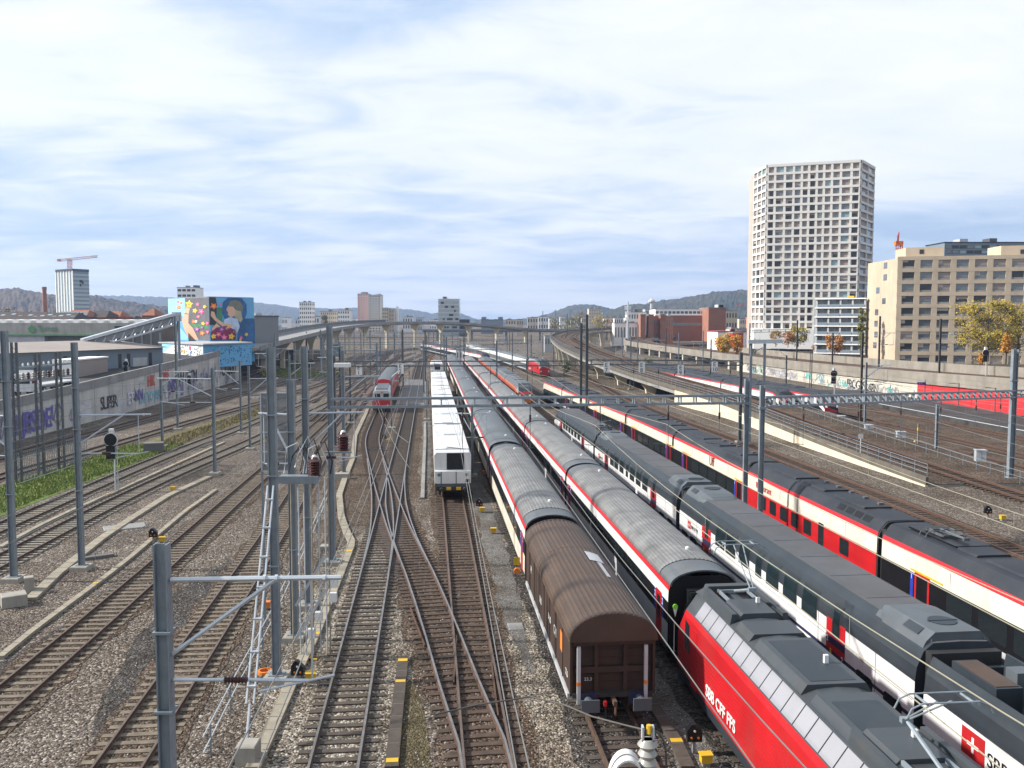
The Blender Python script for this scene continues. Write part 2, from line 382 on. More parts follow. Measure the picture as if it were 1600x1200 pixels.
P_T4 = yp([(4, 15.9), (30, 15.72), (60, 15.45), (100, 15.15), (140, 14.75), (180, 14.65), (270, 14.6)])
P_T5 = yp([(4, 23.2), (60, 23.15), (92, 22.9), (116, 22.0), (157, 20.2), (230, 17.6)])
P_R1 = Path([Y(4, 34.75), Y(50, 34.75), Y(95, 34.7), (21, 140), (18.5, 200), (16.5, 260)])
P_T7 = Path([(15.5, 150), (12.5, 180), (8.2, 214), (-12, 343), (-23, 410)])
P_T10 = Path([(-4, 250), (-8, 269), (-31.5, 368), (-50, 440)])
P_TL = [Path([(-51.4, 20), (-51, 88), (-50.5, 130), (-50, 200), (-50, 380)]),
        Path([(-46.3, 20), (-45.6, 60), (-44.2, 90), (-43.4, 120), (-41.9, 146), (-41, 190), (-41, 380)]),
        Path([(-31.5, 20), (-33.2, 45), (-34.3, 70), (-34.9, 88), (-34.7, 120), (-34.8, 160), (-36, 380)]),
        Path([(-27, 20), (-28.6, 42), (-29.7, 61), (-30.1, 78), (-29.5, 102), (-29.9, 140), (-31.5, 380)]),
        Path([(-17.2, 18), (-18.3, 31), (-19.4, 46), (-22, 76), (-25.6, 119), (-30.6, 178), (-36, 260)]),
        Path([(-11.2, 18), (-12.1, 26.8), (-14.2, 46.4), (-15.8, 60.7), (-19.6, 91), (-22.5, 115), (-29, 185), (-40, 300)])]
P_X = [yp([(100, -11.2), (180, -11.6), (400, -12)]), yp([(122, -15.4), (200, -15.8), (400, -16.4)]), yp([(150, -20), (400, -21)])]
P_T8 = Path([(55, 10), (50.8, 50), (47, 85), (43.1, 121), (37.8, 162), (32.5, 203), (28, 240), (24, 300)])
P_T9 = Path([(50.4, 10), (46.2, 50), (42.4, 92), (39, 127), (35.5, 152), (31, 180), (25, 225)])
P_R4 = Path([(60.3, 10), (56.2, 50), (52.4, 85), (48.6, 121), (43.4, 162), (38.2, 203), (33.5, 240)])
P_R5 = Path([(66.5, 30), (63.4, 65), (59.6, 100), (55.8, 130), (50.5, 170), (44.3, 220)])
for p, a, b, sl in ((P_TA, 8, 400, 'wood'), (P_W, 8, 290, 'woodrust'), (P_Q, 8, 300, 'woodrust'), (P_T2, 8, 300, 'wood'), (P_T3, 8, 290, 'wood'), (P_T4, 8, 260, 'woodrust'), (P_T5, 8, 215, 'woodrust'), (P_R1, 8, 250, 'woodrust'), (P_T7, 0, 250, 'wood'), (P_T10, 0, 190, 'wood')):
    track(p, a, b, sl, z=.005 if p is P_Q else .0, top='railtop' if p in (P_TA, P_Q) else 'railtop_dull')
for i, p in enumerate(P_TL): track(p, 2, p.len-5, 'concsleeper' if i in (2, 3) else 'sleeper_tan')
for p in P_X+[P_T8, P_T9, P_R4, P_R5]: track(p, 1, p.len-2, 'woodrust')
# wing and check rails of the crossing
mb = MB()
for (s0, t0, s1, t1) in ((50.5, -2.28, 55.5, -2.3), (37, -.25, 42, -.95), (33, .85, 38, 1.12), (30, 2.3, 35, 2.42)):
    mb.beam(Y(s0, t0, .1), Y(s1, t1, .1), .05, .15)
tag(mb.build('crossing_check_rails', MT['rust']), kind='structure')
for q in ([(47, -3), (58, -3.12), (70, -3.78), (82, -4.78), (89, -5.42)], [(47.6, -.55), (56, -1.62), (66, -2.5), (78, -2.93), (88, -2.97)]): p = yp(q); track(p, .5, p.len-.5, sleeper_to=0, z=.009, top='railtop')
# stained beds under the rails and the brown ground of the right yard
def bed(path, a, b, w, m, z, seed=1):
    r = random.Random(seed); L = []; Q = []; x = a
    while x < b: p = path.off(x, -w-r.uniform(-.2, .25)); q = path.off(x, w+r.uniform(-.2, .25)); L.append((p.x, p.y)); Q.append((q.x, q.y)); x += 1.3
    return strip('track_bed', L, Q, m, z)
for i, (p, a, b, w, m) in enumerate(((P_W, 6, 285, 1.5, 'ballast_rust'), (P_Q, 22, 250, 1.55, 'ballast_rust'), (P_TA, 60, 300, 1.5, 'ballast_rust'), (P_T2, 6, 60, 1.5, 'ballast_oil'), (P_T3, 6, 60, 1.6, 'ballast_oil'), (P_TL[4], 4, 230, 1.45, 'ballast_rust'), (P_TL[5], 4, 250, 1.45, 'ballast_rust'), (P_TL[3], 4, 300, 1.3, 'ballast_oil'), (P_TL[2], 4, 300, 1.3, 'ballast_oil'), (P_TL[1], 4, 300, 1.5, 'ballast_oil'), (P_TL[0], 4, 300, 1.5, 'ballast_oil'))): bed(p, a, b, w, m, .014+.001*i, i)
strip('right_yard_bed', [(38.5, 20), (40.5, 70), (38.5, 100), (36.5, 130), (31, 180), (27, 230)], [(68, 20), (64, 70), (61, 104), (58, 140), (54, 175), (46, 230)], 'ballast_rust', .016)
yst('dark_oil_bed', 30, 52, -13.2, -9.4, 'ballast_oil', .008, .5); yst('dark_oil_bed', 22, 45, -17.6, -14.9, 'ballast_oil', .008, .5)
# ================================================================ left: road ramp, its wall and the flyover
LW = [(-57, 20, 3.2), (-57, 60, 4.1), (-57, 102, 4.95), (-57.5, 134, 6.1), (-58.6, 150, 6.5), (-60, 172, 7.05), (-62.5, 206, 7.9)]
FLY = [(-62.5, 206, 7.9), (-66, 257, 9.1), (-71, 349, 11.1), (-67, 420, 12.4), (-53, 455, 13.0), (-36, 490, 12.7), (-15, 520, 11.0), (2, 542, 9.2), (30, 560, 8.0), (90, 585, 7.6), (180, 600, 7.6)]
PLW = Path(LW); PF = Path(FLY)
mb = MB(); n = len(LW)
mb.add([(-420, y, z-1.0) for x, y, z in LW]+[(x-.3, y, z-1.0) for x, y, z in LW]+[(-420, 320, 8), (-75, 320, 8), (-420, 420, 5), (-90, 420, 5)], [(i, i+1, n+i+1, n+i) for i in range(n-1)]+[(n-1, 2*n, 2*n+1, 2*n-1), (2*n, 2*n+2, 2*n+3, 2*n+1)])
tag(mb.build('raised_ground', MT['asphalt'], norm=False), kind='structure')
mat('rampwall', (.5, .485, .45), .85, 0, .18, .25, dirt=.45)
root = thing('retaining_wall', 'long grey concrete ramp wall covered in graffiti behind the left tracks', 'wall')
mb = MB(); sec = []
for i in range(60):
    x = PLW.len*i/59; p = PLW.pos(x); sec.append([(p.x, p.y, -.1), (p.x, p.y, p.z-1.15), (p.x-.4, p.y, p.z-1.15), (p.x-.4, p.y, -.1)])
mb.loft(sec, 0, True); mb.build('wall_face', MT['rampwall'], root)
mb = MB(); sec = []
for i in range(60):
    x = PLW.len*i/59; p = PLW.pos(x); sec.append([(p.x+.12, p.y, p.z-1.15), (p.x+.12, p.y, p.z), (p.x-.3, p.y, p.z), (p.x-.3, p.y, p.z-1.15)])
mb.loft(sec, 0, True); mb.build('parapet', MT['conc_grey'], root)
mb = MB()
for i in range(34):
    x = PLW.len*(.15+.85*i/34); p = PLW.pos(x); mb.box(p.x+.002, p.x+.014, p.y-.03, p.y+.03, 0, p.z-1.15); mb.box(p.x+.122, p.x+.13, p.y-.025, p.y+.025, p.z-1.15, p.z)
mb.build('joint_line', MT['conc_dark'], root)
def graff(word, y0, zc, size, m, bold=.02, sp=.95):
    p = PLW.pos(0); 
    # lettering runs away from the camera along the wall
    def X(y):
        for a, b in zip(PLW.p, PLW.p[1:]):
            if a.y <= y <= b.y: return a.x+(b.x-a.x)*(y-a.y)/(b.y-a.y)
        return PLW.p[-1].x
    ln = len(word)*size*.62; text_mesh('graffiti', word, size, m, root, (X(y0)+.1, y0, zc), (X(y0+ln)-X(y0), ln, 0), (0, 0, 1), .004, sp, bold)
mat('paint_violet', (.12, .1, .33), .7); mat('paint_black', (.04, .04, .05), .7); mat('paint_red', (.5, .08, .05), .7); mat('paint_cyan', (.2, .42, .48), .7); mat('paint_pale', (.6, .6, .66), .7)
graff('JPSDE', 103.5, .7, 3.4, MT['paint_violet'], .05, .8)
graff('SUPER', 124, 1.3, 2.6, MT['paint_black'], .02, .7); graff('ET', 133.4, 1.3, 2.4, MT['paint_pale'], .05, .8); graff('NN', 136.2, 1.5, 2.3, MT['paint_violet'], .05)
graff('HIK', 142, 3.3, 2.3, MT['paint_red'], .08); graff('ORE', 149, 3.7, 2.2, MT['paint_red'], .08)
graff('LAF TO JASM', 138, .9, 2.1, MT['paint_cyan'], .08)
graff('ENR', 151.5, 1.6, 3, MT['paint_violet'], .03, .8); graff('WV SICM', 158, 2.2, 3.4, MT['paint_black'], .03, .8); graff('OUSUD', 188, 2.0, 4.6, MT['paint_black'], .04, .75); graff('ESA', 202, 3.4, 2.6, MT['paint_violet'], .02)
rs = random.Random(44)
mat('paint_faded', (.27, .26, .3), .8, 0, .3, .5); mat('paint_dull', (.2, .17, .3), .8, 0, .4, .5); mat('paint_wash', (.5, .5, .5), .8, 0, .3, .5)
def xw(y):
    for a, b in zip(PLW.p, PLW.p[1:]):
        if a.y <= y <= b.y: return a.x+(b.x-a.x)*(y-a.y)/(b.y-a.y), b.z
    return PLW.p[-1].x, PLW.p[-1].z
for k in range(64):
    y0 = rs.uniform(88, 204); x0, zz = xw(y0); z0 = rs.uniform(.4, max(.8, zz-3.6)); mb = MB(); w = rs.uniform(.05, .11); y = y0; z = z0; pts = []
    for i in range(rs.randrange(7, 15)):
        pts.append((y, z)); y = y+rs.uniform(-.25, .75); z = min(max(z0-.3, z+rs.uniform(-1.3, 1.3)), z0+1.9)
    P = Path([(a, b, 0) for a, b in pts]); o = .06+.0006*k
    for a, b in zip(P.p, P.p[1:]):
        d = (b-a); d = d.normalized() if d.length > 1e-6 else Vector((1, 0, 0)); nx, ny = -d.y*w, d.x*w
        mb.poly([(xw(q)[0]+o, q, r_) for q, r_ in ((a.x+nx, a.y+ny), (b.x+nx, b.y+ny), (b.x-nx, b.y-ny), (a.x-nx, a.y-ny))])
    mb.build('graffiti', MT[rs.choice(('paint_faded', 'paint_dull', 'paint_black', 'paint_wash', 'paint_violet', 'paint_dull', 'paint_faded'))], root, norm=False)
for k in range(11):
    y0 = rs.uniform(92, 200); x0, zz = xw(y0); z0 = rs.uniform(.1, .8); h = rs.uniform(1.2, 2.2); L = rs.uniform(2, 5); mb = MB(); n = 9; top = [(xw(y0+L*i/n)[0]+.03, y0+L*i/n, z0+h+rs.uniform(-.25, .25)) for i in range(n+1)]; bot = [(a, b, z0+rs.uniform(-.1, .15)) for a, b, _ in top]
    mb.add(top+bot, [(i, i+1, n+2+i, n+1+i) for i in range(n)]); mb.build('graffiti_patch', MT[rs.choice(('paint_wash', 'paint_faded', 'paint_dull'))], root, norm=False)
# road flyover
root = thing('road_flyover', 'long curved concrete road flyover on flared piers crossing the yard', 'bridge')
mb = MB(); sweep(mb, PF, [(-4.6, -.5), (4.6, -.5), (4.6, -.85), (2.2, -1.55), (-2.2, -1.55), (-4.6, -.85)], 0, PF.len, 6); mb.build('deck', MT['conc_grey'], root)
for sgn, nm in ((-1, 'parapet'), (1, 'parapet')):
    mb = MB(); sweep(mb, PF, [(sgn*4.75, -1.15), (sgn*4.75, .0), (sgn*4.45, .0), (sgn*4.45, -1.15)], 0, PF.len, 6); mb.build(nm, MT['conc_grey'], root)
mb = MB(); sweep(mb, PF, [(-4.9, .02), (-4.9, 1.1), (-4.8, 1.1), (-4.8, .02)], 0, 240, 6); mb.build('noise_barrier', MT['galv_dark'], root)
for i in range(17):
    x = 26+i*26
    p = PF.pos(x); d = PF.dir(x); r = Vector((d.y, -d.x, 0)).normalized(); top = p.z-1.58
    mb = MB(); hgt = max(2.2, min(4.2, top*.45)); secs = []
    for z, w, th in ((-.1, .6, .6), (top-hgt, .6, .6), (top-hgt*.5, 1.25, .7), (top+.05, 2.5, .8)):
        secs.append([p*1+r*a*w+d*b*th-Vector((0, 0, p.z-z)) for a, b in ((-1, -1), (1, -1), (1, 1), (-1, 1))])
    mb.loft(secs, 0, True); mb.build('pier', MT['creamwall'], root)
# lower bridge behind the flyover
root = thing('low_road_bridge', 'dark low bridge crossing the far end of the yard behind the flyover', 'bridge')
mb = MB(); mb.beam((-60, 600, 6.2), (260, 640, 6.6), 9, 1.3); mb.build('deck', MT['conc_dark'], root)
mb = MB(); mb.beam((-60, 595.2, 7.3), (260, 635.2, 7.7), .2, .9); mb.build('railing', MT['galv'], root)
for i in range(14):
    x = -50+i*23; mb = MB(); mb.box(x-.6, x+.6, 600+x*.125+7, 603+x*.125+7, -.1, 5.8); mb.build('pier', MT['conc_grey'], root)
# ================================================================ right: ramp track, viaduct, platform
R2 = [(42.5, 20, .0), (40.6, 50, .02), (38.9, 74, .2), (37.8, 84, .5), (36.2, 102, 1.05), (34.8, 126, 1.7), (31.2, 148, 2.4), (25.7, 180, 3.5), (20.2, 232, 5.0), (18, 276, 6.3), (20, 347, 7.6), (36, 440, 8.6), (72, 520, 9.0), (140, 575, 9.0)]
PR2 = Path(R2)
track(PR2, 2, PR2.len-4, 'woodrust', sleeper_to=240, z=.02)
track(Path([(PR2.off(x, 3.9).x, PR2.off(x, 3.9).y, PR2.pos(x).z) for x in range(105, int(PR2.len)-8, 14)]), 2, 380, 'woodrust', sleeper_to=200, z=.02)
X0 = 54; XW = 128
mat('conc_mossy', (.115, .1, .08), .9, 0, .35, .6, dirt=.5)
root = thing('ramp_viaduct', 'concrete rail ramp with cream wall and railing rising into a curved viaduct', 'bridge')
mb = MB(); sweep(mb, PR2, [(-4.4, -.05), (7.4, -.05), (7.4, -.75), (4, -1.5), (-1.8, -1.5), (-4.4, -.75)], X0, PR2.len-2, 5); mb.build('deck', MT['conc_grey'], root)
mb = MB(); sweep(mb, PR2, [(-4.2, -.01), (7.2, -.01)], X0, PR2.len-2, 5, 0, False); mb.build('ballast_bed', MT['ballast_rust'], root)
mb = MB(); sweep(mb, PR2, [(-4.65, -.05), (-4.65, .62), (-4.42, .62), (-4.42, -.05)], X0, PR2.len-2, 5); mb.build('parapet', MT['conc_mossy'], root)
mb = MB(); sec = []
for i in range(30):
    x = X0+(XW-X0)*i/29; p = PR2.off(x, -4.7); q = PR2.off(x, -4.44); z = max(.02, p.z-.06); sec.append([(p.x, p.y, -.05), (p.x, p.y, z), (q.x, q.y, z), (q.x, q.y, -.05)])
mb.loft(sec, 0, True); mb.build('side_wall', MT['creamwall'], root)
mb = MB()
for o_ in (-4.53,):
    for h in (.95, 1.35, 1.68): mb.tube([PR2.off(x, o_, h) for x in range(X0, 330, 6)], .028, 5)
    for x in range(X0, 330, 2): mb.beam(PR2.off(x, o_, .62), PR2.off(x, o_, 1.7), .05, .05)
mb.build('railing', MT['galv'], root)
for x in range(150, 480, 21):
    p = PR2.pos(x); top = p.z-1.45
    for o_ in ((-1.5, 4.4) if x > 200 else (-1.2, 4.6)):
        c = PR2.off(x, o_); mb = MB(); secs = []
        for z, w in ((-.1, .85), (top*.45, .95), (top, 1.75)):
            secs.append([(c.x+a*w, c.y+b*.8, z) for a, b in ((-1, -1), (1, -1), (1, 1), (-1, 1))])
        mb.loft(secs, 0, True); mb.build('pier', MT['creamwall'], root)
# second railing to the right of the ramp track
root = thing('track_fence', 'thin grey pipe fence along the gravel beside the cabinets', 'fence')
FP = Path([PR2.off(x, 3.6)*1 for x in range(20, 112, 8)], smooth=False)
mb = MB()
for h in (.5, 1.0): mb.tube([p+Vector((0, 0, h)) for p in FP.p], .025, 5)
mb.build('rail_pipe', MT['galv'], root)
mb = MB()
for x in range(0, int(FP.len), 2): p = FP.pos(x); mb.beam(p-Vector((0, 0, .5)), p+Vector((0, 0, 1.02)), .05, .05)
mb.build('post_row', MT['galv'], root)
# rear embankment with graffiti wall, red wall, and its viaduct
def wx(d): return 71-.08*(d-124)
V2 = Path([(wx(d), d, z) for d, z in ((40, 5.9), (90, 5.75), (124, 5.65), (160, 5.0), (200, 4.6), (240, 4.45), (300, 4.45), (350, 4.6))]+[(50, 392, 5), (56, 430, 5.6), (78, 480, 6.4), (120, 530, 7), (200, 580, 7.4)])
root = thing('embankment_wall', 'cream retaining wall with graffiti and a bright red stretch behind the platform', 'wall')
mat('redwall', (.5, .016, .02), .7, 0, .18, .4, dirt=.3)
mat('conc_brown', (.23, .205, .17), .85, 0, .25, .3, dirt=.5)
def vband(o0, o1, zf0, zf1, x0, x1, nm, m):
    mb = MB(); sec = []; n = max(2, int((x1-x0)/5))
    for i in range(n+1):
        x = x0+(x1-x0)*i/n; p = V2.off(x, o0); q = V2.off(x, o1); sec.append([(p.x, p.y, zf0(p)), (p.x, p.y, zf1(p)), (q.x, q.y, zf1(p)), (q.x, q.y, zf0(p))])
    mb.loft(sec, 0, True); mb.build(nm, MT[m], root)
vband(0, .4, lambda p: -.05, lambda p: p.z-2.05, 112, 205, 'wall_face', 'conc_pale')
vband(0, .4, lambda p: -.05, lambda p: p.z-2.05, 0, 112, 'red_wall', 'redwall')
root = thing('rear_viaduct', 'pale concrete viaduct carrying rear tracks on square piers', 'bridge')
vband(-.35, .35, lambda p: p.z-2.05, lambda p: p.z-.1, 0, V2.len-2, 'parapet', 'conc_brown')
mb = MB(); sweep(mb, V2, [(.3, -.7), (12, -.7), (12, -1.6), (.3, -1.6)], 0, V2.len-2, 5); mb.build('deck', MT['conc_grey'], root)
mb = MB(); sweep(mb, V2, [(.36, -.66), (11.9, -.66)], 0, V2.len-2, 5, 0, False); mb.build('ballast_bed', MT['ballast_rust'], root)
vband(11.8, 12.2, lambda p: -.05, lambda p: p.z+.9, 0, 250, 'rear_wall', 'conc_brown')
for x in range(212, 400, 16):
    for o_ in (.9, 9):
        c = V2.off(x, o_); mb = MB(); mb.box(c.x-.9, c.x+.9, c.y-.9, c.y+.9, -.1, c.z-1.5); mb.build('pier', MT['conc_pale'], root)
for o_ in (3, 7.2):
    track(Path([V2.off(x, o_, -.64) for x in range(4, int(V2.len)-8, 12)]), 2, V2.len-30, 'woodrust', sleeper_to=10)
rw = bpy.data.objects['embankment_wall']
def graffr(word, yy, zc, size, m, bold=.03, sp=.8):
    text_mesh('graffiti', word, size, m, rw, (wx(yy)-.05, yy, zc), (.08, -1, 0), (0, 0, 1), .004, sp, bold)
mat('paint_teal', (.05, .4, .38), .7); mat('paint_grey', (.3, .3, .33), .7)
for w, y, z, s, m in (('SWEER', 236, .6, 2.6, 'paint_black'), ('OS HNE RGBN', 222, .3, 2.4, 'paint_grey'), ('TEMS', 207, .3, 2.2, 'paint_grey'), ('WB', 198, .8, 2.2, 'paint_teal'), ('@', 191, .9, 2.6, 'paint_teal'), ('ARX', 185, .5, 2, 'paint_grey'), ('FROGBS', 178, .4, 2.5, 'paint_black'), ('DARN', 170.5, .3, 2.2, 'paint_black')):
    graffr(w, y, z, s, MT[m])
for k in range(60):
    y0 = rs.uniform(150, 236); z0 = rs.uniform(.2, .9); mb = MB(); w = rs.uniform(.05, .12); y = y0; z = z0; pts = []
    for i in range(rs.randrange(7, 15)): pts.append((y, z)); y += rs.uniform(-.25, .8); z = min(max(z0-.2, z+rs.uniform(-1.1, 1.1)), z0+1.5)
    P = Path([(a, b, 0) for a, b in pts])
    for a, b in zip(P.p, P.p[1:]):
        d = b-a; d = d.normalized() if d.length > 1e-6 else Vector((1, 0, 0)); nx, ny = -d.y*w, d.x*w
        mb.poly([(wx(q)-.06-.0006*k, q, r_) for q, r_ in ((a.x+nx, a.y+ny), (b.x+nx, b.y+ny), (b.x-nx, b.y-ny), (a.x-nx, a.y-ny))])
    mb.build('graffiti', MT[rs.choice(('paint_faded', 'paint_grey', 'paint_black', 'paint_wash', 'paint_teal', 'paint_grey', 'paint_faded'))], rw, norm=False)
# platform
mb = MB(); PL = [(67.5, 30), (64.4, 65), (60.9, 105), (57.6, 141), (54.5, 170)]
n = len(PL); mb.add([(x, y, .55) for x, y in PL]+[(wx(y)-.05, y, .55) for x, y in PL]+[(x, y, 0) for x, y in PL], [(i, i+1, n+i+1, n+i) for i in range(n-1)]+[(i, i+1, 2*n+i+1, 2*n+i) for i in range(n-1)])
tag(mb.build('platform', MT['asphalt'], norm=False), kind='structure')
mb = MB(); mb.add([(x+.6, y, .556) for x, y in PL]+[(x+.95, y, .556) for x, y in PL], [(i, i+1, n+i+1, n+i) for i in range(n-1)])
tag(mb.build('platform_edge_line', MT['signwhite'], norm=False), kind='structure')
# high ground behind the rear viaduct
mb = MB(); mb.add([(85, 20, 2), (75, 250, 2), (72, 330, 2), (600, 20, 2), (600, 700, 3), (200, 700, 3)], [(0, 3, 4, 5, 2, 1)]); tag(mb.build('rear_high_ground', MT['ballast_rust'], norm=False), kind='structure')
# grass strip on the left, sheets plus blades
GL = [(-43.6, 30), (-43.2, 62), (-42.4, 80), (-41.8, 98), (-41, 120), (-39.4, 140)]; GR = [(-35.2, 30), (-36.0, 62), (-36.3, 80), (-36.6, 98), (-36.4, 120), (-36.4, 140)]
strip('grass_strip', GL[:4], GR[:4], 'grassmat', .02); strip('dry_grass_strip', GL[3:], GR[3:], 'drygrass', .02)
def blades(name, n, xr, yr, m, h=.22):
    mb = MB(); r = random.Random(3)
    for i in range(n):
        y = r.uniform(*yr); f = (y-yr[0])/(yr[1]-yr[0]); x = r.uniform(*xr); a = r.uniform(0, 6.28); hh = h*r.uniform(.5, 1.6); w = .06
        dx, dy = math.cos(a)*w, math.sin(a)*w; mb.add([(x-dx, y-dy, .02), (x+dx, y+dy, .02), (x+r.uniform(-.1, .1), y+r.uniform(-.1, .1), hh)], [(0, 1, 2)])
    return tag(mb.build(name, MT[m], norm=False), kind='stuff')
mat('blade', (.15, .19, .032), .7, 0, .5, .4); mat('blade_dry', (.16, .13, .055), .8, 0, .4, .4)
blades('grass', 12000, (-42.2, -36.5), (50, 99), 'blade'); blades('dry_grass', 4000, (-40, -36.7), (98, 140), 'blade_dry')
q = [at(*k) for k in ((622, 1204), (626, 1120), (632, 1070), (641, 1062), (655, 1085), (668, 1140), (674, 1204))]; mb = MB(); mb.poly([(x, y, .012) for x, y, _ in q]); tag(mb.build('moss_patch', MT['moss'], norm=False), kind='structure')
mb = MB(); r = random.Random(17)
for i in range(2600):
    s = r.uniform(14, 130); t_ = r.choice((-5.3, -.7, 3.6, 8.4, -8.6, -13, -24, 29, 31.5, 25.8))+r.gauss(0, .5); x, y, _ = Y(s, t_); h = r.uniform(.05, .16); a = r.uniform(0, 6.28)
    mb.add([(x-.035*math.cos(a), y-.035*math.sin(a), .01), (x+.035*math.cos(a), y+.035*math.sin(a), .01), (x+r.uniform(-.06, .06), y+r.uniform(-.06, .06), h)], [(0, 1, 2)])
tag(mb.build('dry_weeds', MT['blade_dry'], norm=False), kind='stuff')
mb = MB(); r = random.Random(23)
for i in range(6500):
    s = 20+34*r.random()**1.6; t_ = r.uniform(-16, 9); x, y, _ = Y(s, t_); q = r.uniform(.018, .045); a = r.uniform(0, 3); c, d = math.cos(a)*q, math.sin(a)*q
    mb.add([(x+c, y+d, .02), (x-d, y+c*1.2, .02), (x-c, y-d, .02), (x+d, y-c, .02), (x+q*.2, y, .02+q*1.3)], [(0, 1, 4), (1, 2, 4), (2, 3, 4), (3, 0, 4)], r.choice((0, 0, 1, 2)))
mat('stone_pale', (.36, .33, .29), .9, 0, .3, 2); mat('stone_mid', (.17, .145, .12), .9, 0, .3, 2); mat('stone_dark', (.06, .05, .043), .9, 0, .3, 2)
tag(mb.build('loose_gravel', [MT['stone_pale'], MT['stone_mid'], MT['stone_dark']], norm=False), kind='stuff')
# earth heap in the rear
mb = MB(); c = (-45.5, 232); v = []
for i in range(9):
    for j in range(9):
        u, w = (i-4)/4, (j-4)/4; q = max(0, 1-(u*u+w*w)**.5); v.append((c[0]+u*9, c[1]+w*12, -.05+4.2*q**.7+.5*rnd.random()*q))
mb.add(v, [(i*9+j, i*9+j+1, i*9+j+10, i*9+j+9) for i in range(8) for j in range(8)]); 
tag(mb.build('earth_heap', MT['earth'], smooth=True), 'brown heap of bare earth beyond the left tracks', 'earth heap')
mb = MB(); r = random.Random(9)
for i in range(1500):
    x = c[0]-6+r.uniform(-9, 9); y = c[1]-6+r.uniform(-8, 8); mb.add([(x-.3, y, -.02), (x+.3, y, -.02), (x+r.uniform(-.3, .3), y, r.uniform(.4, 1.5))], [(0, 1, 2)])
tag(mb.build('weeds', MT['blade'], norm=False), kind='stuff')
# ================================================================ hills
mat('hill_autumn', (.085, .06, .042), .95, 0, .6, .006); mat('hill_green', (.035, .045, .03), .95, 0, .55, .006); mat('hill_far', (.05, .06, .055), .95, 0, .4, .002)
def forest(name, c1, c2, c3, sc):
    m = bpy.data.materials.new(name); m.use_nodes = True; nt = m.node_tree; N = nt.nodes; L = nt.links; b = N['Principled BSDF']; b.inputs['Roughness'].default_value = 1; b.inputs['Specular IOR Level'].default_value = .1
    tc = N.new('ShaderNodeTexCoord'); n = N.new('ShaderNodeTexNoise'); n.inputs['Scale'].default_value = sc; n.inputs['Detail'].default_value = 8; n.inputs['Roughness'].default_value = .7; L.new(tc.outputs['Object'], n.inputs['Vector'])
    rp = N.new('ShaderNodeValToRGB'); e = rp.color_ramp.elements; e[0].position = .36; e[0].color = (*c1, 1); e[1].position = .66; e[1].color = (*c3, 1); q = e.new(.5); q.color = (*c2, 1); L.new(n.outputs['Fac'], rp.inputs['Fac']); L.new(rp.outputs['Color'], b.inputs['Base Color'])
    v = N.new('ShaderNodeTexVoronoi'); v.inputs['Scale'].default_value = sc*12; L.new(tc.outputs['Object'], v.inputs['Vector'])
    bp = N.new('ShaderNodeBump'); bp.invert = True; bp.inputs['Strength'].default_value = 1; bp.inputs['Distance'].default_value = 4; L.new(v.outputs['Distance'], bp.inputs['Height']); L.new(bp.outputs[0], b.inputs['Normal']); MT[name] = m
forest('forest_autumn', (.035, .035, .024), (.075, .056, .042), (.125, .085, .05), .006)
forest('forest_dark', (.022, .03, .022), (.042, .046, .034), (.075, .06, .042), .006)
def hill(name, sil, D, depth, m, tree=6.0, step=3):
    """ridge whose skyline passes through the given points; a solid height field with a slope to each side"""
    from mathutils import noise as ns
    xs = []; px = sil[0][0]
    while px <= sil[-1][0]:
        for (a, ya), (b, yb) in zip(sil, sil[1:]):
            if a <= px <= b: py = ya+(yb-ya)*(px-a)/(b-a); break
        xs.append((px, py)); px += step
    rows = 25; v = []
    for px, py in xs:
        x, _, h = ad(px, py, D)
        for k in range(rows):
            u = (k-12)/12; base = math.cos(u*math.pi/2)**1.3
            z = max(-2, h*base)+((ns.noise(Vector((x/22, u*depth/60, D)))*1.1+ns.noise(Vector((x/7, u*depth/25, 3)))*.7)*tree if abs(u) < .95 and h > 10 else 0)
            v.append((x*(1+u*depth/D), D+u*depth, z if abs(u) < 1 else -3))
    n = len(xs); mb = MB(); mb.add(v, [(i*rows+k, (i+1)*rows+k, (i+1)*rows+k+1, i*rows+k+1) for i in range(n-1) for k in range(rows-1)])
    return tag(mb.build(name, MT[m], norm=False), kind='structure')
hill('hill', [(-60, 450), (0, 452), (30, 452), (60, 458), (85, 461), (100, 463), (150, 462), (170, 468), (220, 475), (262, 480), (320, 486), (400, 494), (430, 501)], 1900, 700, 'forest_autumn', 4.5, 2)
hill('hill', [(60, 470), (140, 462), (200, 463), (262, 465), (330, 467), (400, 473), (437, 477), (470, 482), (487, 481), (520, 483), (555, 481), (600, 481), (620, 482), (650, 485), (675, 490), (700, 486), (720, 490), (747, 500), (760, 503)], 4800, 1300, 'forest_dark', 6)
hill('hill', [(740, 500), (800, 499), (832, 497), (862, 489), (887, 479), (907, 476), (925, 476), (950, 481), (975, 490), (1000, 500)], 3000, 700, 'forest_dark', 4.5, 2)
hill('hill', [(930, 500), (950, 487), (975, 477), (1012, 475), (1035, 470), (1062, 467), (1087, 462), (1125, 456), (1170, 454), (1260, 452), (1400, 455), (1700, 462)], 2300, 800, 'forest_dark', 4.5, 2)
# ================================================================ haze
mb = MB(); mb.box(-8600, 8600, -250, 7000, -8, 330); hz = mb.build('haze', [], norm=True); hz.data.materials.clear()
hm = bpy.data.materials.new('haze'); hm.use_nodes = True; N = hm.node_tree.nodes; N.remove(N['Principled BSDF']); pv = N.new('ShaderNodeVolumePrincipled'); pv.inputs['Density'].default_value = 1.45e-4; pv.inputs['Color'].default_value = (.5, .66, .98, 1); pv.inputs['Anisotropy'].default_value = .2
hm.node_tree.links.new(pv.outputs[0], N['Material Output'].inputs['Volume']); hz.data.materials.append(hm); tag(hz, kind='stuff')
